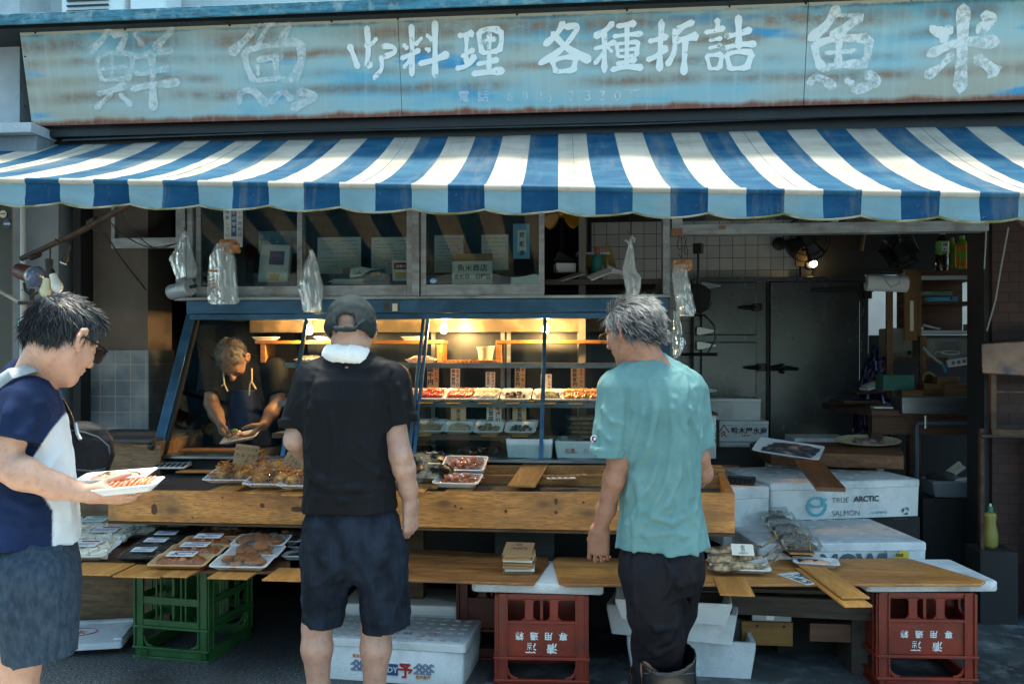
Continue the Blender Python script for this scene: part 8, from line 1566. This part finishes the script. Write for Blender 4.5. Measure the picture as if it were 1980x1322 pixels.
# ------------------------------------------------------------------ left customer
def man_a():
    J,rw,rb,bx=plane(2.54); VY=R(34); t=thing('person','young man in navy and white T-shirt and grey shorts holding two food trays','person',Vector((J(50,1200).x,J(50,1200).y,0)))
    S=bx(-110,290,535,1621,-.24,.34,.0046)
    S.loft([rb(745,50,.07,.07,.06),rb(800,52,.08,.12,.06),rb(920,58,.085,.12,.06),rb(1050,55,.09,.13,.06),rb(1130,55,.08,.12,.06)],.05,yaw=VY)
    S.chain([J(55,765,.02),J(45,785,-.09),J(2,895,-.12)],[.05,.052,.043],.03); S.chain([J(2,895,-.12),J(45,915,-.12),J(110,940,-.08),J(172,955,-.03)],[.044,.0455,.036,.0265],.02)
    hand(S,J(172,955,-.03),(.95,.35,-.08),(.1,.75,.62),(.2,.35,.9),1.0,(10,24,22),.05,(.75,.25,.55),10)
    S.chain([J(60,765,.1),J(80,790,.2),J(100,900,.24)],[.05,.05,.04],.03); S.chain([J(100,900,.24),J(170,930,.2)],[.038,.026],.02)
    for dy,kx,ax in ((.0,40,35),(.15,5,-15)):
        S.chain([J(55,1080,dy),J(kx,1230,dy),J(kx-4,1290,dy)],[.08,.066,.058],.03); S.chain([J(kx-4,1290,dy),J(kx-8,1345,dy-.01),J(ax,1480,dy),J(ax,1560,dy)],[.055,.0585,.04,.036],.02); S.cone(J(ax,1570,dy),J(ax+90,1605,dy),.04,.03,.03)
    P,fr=head(S,J(120,657,.02),(.30,.86,-.42),neck=J(62,748,.05),nr=(.056,.064),sc=1.04); S.build('body',M_skA,t)
    f,r,u=[Vector(q) for q in fr]; og=t.location
    S=bx(15,240,545,735,-.17,.22,.004)
    S.ell(P(-.012,0,.036),(.106,.083,.092),.0,fr); S.ell(P(.045,0,.078),(.052,.06,.04),.03,fr); S.ell(P(-.052,0,-.01),(.056,.066,.056),.03,fr); S.half(P(.08,0,.05),f*.85-u*.5,.01); S.half(P(.012,0,-.006),f*.55-u*.83,.01); S.half(P(0,0,-.07),-u*.95-f*.3,.008); S.ell(P(.0,0,-.03),(.09,.069,.08),.008,fr,mode='sub'); S.disp(.004,(20,20,20),71); S.disp(.002,(45,45,45),73)
    S.build('hair',mat('hair_black','#0e0f11',.5),t,1); N=vnormals(S.V,S.F); cc=P(-.012,0,.03); keep=[i for i in range(len(S.V)) if (Vector(S.V[i])-cc).dot(Vector(N[i]))>0]
    fl=lambda p,n: f*(.8 if (p-cc).dot(u)>.04 else .1)-u*.55+Vector((0,0,-.3))
    strands('hair_strands',[mat('hair_jet','#141517',.38),mat('hair_soft_black','#24262a',.38),mat('hair_grey_glint','#565a60',.4)],t,S.V[keep],N[keep],fl,.036,8000,9,.0008,.12,.4,lambda rr,p:(2 if rr.random()<.10 and (p-cc).dot(u)>.0 else rr.randrange(2)))
    # sunglasses-like spectacles
    b=MB(); L=lambda a,bq,d: P(a,bq,d)-og
    for s_ in (1,-1):
        b.tube([L(.112-.012*abs(math.cos(q*.524)),.036*s_+.029*math.cos(q*.524),-.002+.021*math.sin(q*.524)) for q in range(13)],.003,6); b.tube([L(.104,.066*s_,.010),L(.06,.080*s_,.012),L(.0,.084*s_,.010),L(-.012,.084*s_,-.008)],.0032,6)
    b.tube([L(.112,.008,.006),L(.115,0,.008),L(.112,-.008,.006)],.0025,6); b.build('glasses',M_glassf,t); b=MB(); [b.add([L(.11,.036*s_,0)]+[L(.106,.036*s_+.027*math.cos(q*.524),-.002+.019*math.sin(q*.524)) for q in range(12)],[(0,1+q,1+(q+1)%12) for q in range(12)]) for s_ in (1,-1)]; b.build('lenses',M_lensd,t)
    # shirt
    S=bx(-140,190,685,1062,-.25,.34,.0065); rows=[]
    for py,l,r_,ry in ((748,10,92,.09),(775,-16,112,.15),(820,-26,124,.165),(900,-28,134,.16),(960,-30,140,.16),(1000,-32,143,.165),(1042,-34,145,.17)): rows.append(rw(py,l,r_,ry,.06))
    S.loft(rows,.035,yaw=VY,e=2.5); S.cone(J(52,742,.06),J(48,775,-.06),.07,.062,.045); S.cone(J(55,742,.06),J(70,775,.18),.07,.06,.045); S.cone(J(50,780,-.075),J(26,850,-.105),.073,.076,.035,cut=True); S.cone(J(30,838,-.10),J(26,850,-.105),.078,.078,.003,cut=True,cut0=True); S.cone(J(85,790,.18),J(95,860,.2),.06,.06,.03,cut=True)
    S.cone(J(64,750,.05),J(90,680,.02),.066,.055,.012,mode='sub'); S.crease(.005,(4.5,4.5,3),82); S.crease(.0025,(8,8,5),84); S.disp(.003,(6,6,4),81)
    for pts,r_ in (([(60,745),(80,780),(95,830)],.011),([(30,730),(20,790),(10,830)],.011),([(70,780),(60,820),(40,845)],.010),([(95,790),(90,830),(80,855)],.010),([(110,880),(90,905),(60,925)],.010),([(120,920),(95,945),(60,960)],.010),([(0,990),(50,1000),(95,985)],.012),([(5,1012),(60,1022),(110,1010)],.010),([(130,900),(125,950),(135,1000)],.009),([(30,760),(15,800),(0,830)],.010),([(20,965),(60,985),(100,965)],.012)): S.ridge(pts,r_,.003,.018)
    S.ridge([(0,1030),(50,1034),(100,1034),(140,1028)],.004,.001,.005); S.ridge([(60,742),(80,752),(98,764)],.006,.0,.006)
    o=S.build('shirt',panel_cloth(),t,2)
    at_=o.data.attributes.new('panel','FLOAT','POINT'); bxp=[790,800,830,860,885,900,962,986,1060]; bxv=[140,125,100,80,63,66,86,102,101]; val=[]
    for v in S.V: px,py=PX_(v); val.append(max(0,min(1,(px-np.interp(py,bxp,bxv))/3+.5)) if py>790 else 0)
    at_.data.foreach_set('value',val)
    # shorts
    S=bx(-130,190,1012,1315,-.26,.36,.0065); rows=[]
    for py,l,r_,ry in ((1018,-18,132,.14),(1048,-24,138,.155),(1080,-36,145,.17),(1120,-40,146,.165),(1145,-36,142,.14)): rows.append(rw(py,l,r_,ry,.06))
    S.loft(rows,.04,yaw=VY); S.cone(J(68,1120,-.03),J(78,1268,-.03),.118,.100,.04,cut=True); S.cone(J(40,1120,.14),J(-10,1285,.14),.11,.10,.02,cut=True); S.crease(.005,(4,4,1.6),92); S.disp(.004,(5,5,2.6),91); S.crease(.002,(9,9,5),93)
    for pts,r_ in (([(20,1100),(10,1180),(12,1260)],.012),([(118,1060),(112,1150),(108,1250)],.006),([(60,1150),(50,1210),(40,1270)],.010),([(10,1080),(40,1100),(60,1105)],.007)): S.ridge(pts,r_,.003,.018)
    S.ridge([(122,1045),(128,1060),(118,1072)],.006,0,.006,'sub'); S.ridge([(10,1258),(60,1263),(140,1248)],.0045,.001,.005); S.build('shorts',cloth('heather_blue','#263442','#3a4856',70,(1,1,.4),.5,.95,300),t)
    # shoulder bag, strap
    S=bx(90,250,785,960,.0,.48,.006); S.hexb=None
    S.loft([rw(816,112,172,.05,.2),rw(826,108,196,.062,.2),rw(850,108,213,.07,.2),rw(880,108,216,.072,.2),rw(940,108,196,.07,.2)],.0,yaw=VY,e=5); S.ridge([(120,845),(150,842),(185,848),(212,866)],.004,.001,.005); S.ridge([(186,850),(178,890),(172,930)],.004,.001,.005); S.crease(.002,(6,6,5),96); S.disp(.003,(9,9,9),97); S.build('shoulder_bag',mat('black_nylon','#0b0d11',.6,'#12151a',9,bump=.3,bs=200,spec=.2),t)
    b=MB(); q=[S.surf(x,y,-.001) for x,y in ((118,836),(140,832),(165,836),(190,845),(210,862),(213,885))]; b.tube([p-og for p in q if p],.0035,6); q=[S.surf(x,y,-.001) for x,y in ((122,905),(150,908),(180,910),(203,905))]; b.tube([p-og for p in q if p],.003,6); b.build('bag_piping',mat('bag_piping','#3a4048',.5),t)
    b=MB(); pts=[J(-60,800,-.02),J(-20,750,-.10),J(20,722,-.105),J(60,712,-.06),J(86,720,-.0)]; b.tube([p-og for p in pts],[.022]*5,8,flat=.3,up=(0,-1,.4)); b.build('bag_strap',mat('grey_webbing','#8f979c',.7,'#7b8489',40),t); b=MB(); b.tube([J(82,716,.0)-og,J(97,728,.02)-og],.018,8,flat=.5,up=(0,-1,.4)); b.build('strap_tab',mat('pale_leather','#d9cdbb',.6),t); b=MB(); b.tube([J(118,770,.12)-og,J(135,800,.14)-og,J(146,835,.15)-og],.013,8,flat=.4); b.build('bag_strap',M_blk,t); b=MB(); b.tube([J(146,818,.14)-og,J(150,838,.13)-og,J(156,850,.12)-og],.006,6); b.build('clasp',M_chr,t)
    for dy,ax in ((.0,35),(.15,-15)):
        q=J(ax,1600,dy); S=Sdf((q.x-.1,q.y-.1,0),(q.x+.26,q.y+.26,.13),.007); S.cone((q.x-.02,q.y,.045),(q.x+.12,q.y+.1,.035),.045,.042,.03); S.half((0,0,.004),(0,0,-1),.004); S.build('shoe',M_black,t)
    # what he carries
    rotA=(R(14),R(4),R(24)); g_='trays held by the left customer'
    food_tray('seared fish fillet tray held by the left customer, the upper one',J(226,930,.09),.21,.115,.022,0,[('fillet',lambda b:b.grid(12,8,lambda u,v:((u-.5)*.16,(v-.5)*.07*(1-.4*u),.006+.02*(4*u*(1-u)*4*v*(1-v))**.5*(1+.4*noise3((u*3,v*3,2),3)))),_M['seared_fillet'],(0,0,.004))],group=g_,rot=(R(5),R(-4),R(10)))
    food_tray('red fish tray held by the left customer, the front one',J(250,948,.0),.18,.10,.022,0,[('fish',f_slices(.11,.06,2,9,M_salm,44),M_shr,(.01,0,.006))],group=g_,rot=(R(5),R(-5),R(12)))
    return t
# ------------------------------------------------------------------ fishmonger behind the glass
def man_d():
    J,rw,rb,bx=plane(5.15); VY=R(20); t=thing('person','fishmonger in a dark shirt and navy apron bending over a tray behind the glass','person',Vector((J(470,900).x,J(470,900).y,0)))
    S=bx(365,575,625,970,-.36,.3,.0046)
    S.loft([rb(720,468,.10,.08,.08),rb(755,472,.16,.10,.07),rb(850,475,.14,.11,.06),rb(965,478,.15,.12,.08)],.05,yaw=VY)
    S.chain([J(440,700,.05),J(408,715,.0),J(410,780,-.06)],[.04,.046,.043],.03); S.chain([J(410,780,-.06),J(418,800,-.12),J(426,815,-.18)],[.043,.042,.03],.02); hand(S,J(425,812,-.17),(.35,-.35,-.85),(.75,.1,.3),(.4,-.7,.1),1.02,(35,40,30),.05,(.7,.4,.5))
    S.chain([J(500,700,.05),J(532,715,.0),J(538,775,-.04)],[.04,.046,.043],.03); S.chain([J(538,775,-.04),J(524,800,-.10),J(510,822,-.15)],[.043,.042,.03],.02); hand(S,J(509,820,-.16),(-.55,-.45,-.65),(-.4,.1,.6),(-.3,-.8,.2),1.02,(20,26,22),.05,(.7,.4,.6))
    P,fr=head(S,J(450,694,-.04),(.08,-.46,-.88),up=(0,-.88,.46),neck=J(474,730,.10),nr=(.056,.066),sc=1.07); S.build('body',M_skD,t)
    f,r,u=[Vector(q) for q in fr]; og=t.location
    S=bx(395,515,625,780,-.26,.22,.0045); S.ell(P(-.014,0,.031),(.103,.083,.090),.0,fr); S.half(P(.066,0,.05),f*.85-u*.5,.01); S.half(P(.006,0,-.006),f*.6-u*.8,.01); S.half(P(0,0,-.06),-u,.01); S.ell(P(.0,0,-.03),(.09,.069,.08),.008,fr,mode='sub'); S.disp(.003,(30,30,30),101)
    S.build('hair',mat('hair_grey_brown','#55504b',.6,'#6d665f',40),t,1); N=vnormals(S.V,S.F); cc=P(-.012,0,.03); keep=[i for i in range(len(S.V)) if (Vector(S.V[i])-cc).dot(Vector(N[i]))>0]
    strands('hair_strands',[mat('hair_ash','#56585c',.5),mat('hair_pale_ash','#87898c',.5),mat('hair_brown','#2f2e2e',.5)],t,S.V[keep],N[keep],lambda p,n: f*.5+u*.2+r*(.5 if (p-cc).dot(r)>0 else -.5),.035,3000,13,.0008,.1,.35)
    S=bx(360,580,655,970,-.24,.32,.0065); rows=[]
    for py,l,r_,ry in ((700,432,510,.085),(722,398,545,.115),(760,404,546,.125),(820,418,540,.13),(880,415,542,.135)): rows.append(rw(py,l,r_,ry,.07))
    rows.append(rb(965,479,.2,.14,.07)); S.loft(rows,.04,yaw=VY,e=2.4); S.cone(J(462,708,.06),J(412,715,.02),.07,.07,.05); S.cone(J(480,708,.06),J(532,715,.02),.07,.07,.05); S.cone(J(411,715,.02),J(404,762,-.05),.075,.072,.03,cut=True); S.cone(J(532,715,.02),J(540,764,-.03),.075,.072,.03,cut=True); S.disp(.004,(7,7,4),111); S.build('shirt',cloth('black_polo','#0f1115','#16191f',6,rough=.75),t)
    S=bx(395,565,740,970,-.26,.1,.006); rows=[rb(752,474,.10,.135,.05),rb(800,476,.13,.145,.05),rb(850,478,.165,.15,.05),rb(965,480,.19,.16,.06)]; S.loft(rows,.02,yaw=VY); S.half(J(476,850,.0),ray(476,700)*Vector((1,1,0)),.004); S.disp(.005,(8,8,3),121); S.build('apron',cloth('navy_apron','#101c38','#1a2a4c',6,rough=.5),t)
    M_rope=mat('cream_rope','#c7b692',.8,bump=.6,bs=200)
    for pts in ([(433,712),(432,726),(434,742),(438,752)],[(434,742),(428,746)],[(434,742),(440,756)],[(487,712),(487,735),(483,745),(482,764)],[(487,738),(495,752)]):
        b=MB(); b.tube([J(x,y,-.085-.02*(y>730)) -og for x,y in pts],.0045,6); b.build('neck_cord',M_rope,t)
    food_tray('white tray of fish pieces held by the fishmonger behind the glass',J(467,848,-.20),.21,.13,.02,0,[('fish',f_curls(.09,.05,26,.04,.008,77,2,.03),M_bream,(-.01,0,.006))],rot=(R(16),R(-12),R(4)))
    tb=thing('tongs','small metal tongs gripping a bite of fish in the fishmonger\'s right hand','tongs',J(438,826,-.24)); b=MB(); b.tube([(-.03,0,.01),(.02,-.01,-.012),(.05,-.012,-.02)],.004,6); b.build('tongs',M_chr,tb); b=MB(); b.ball((.055,-.012,-.018),.016,8,6,(1.3,1,.8)); b.build('morsel',M_grnf,tb)
    return t

for fn in (man_b,man_c,man_a,man_d): fn()
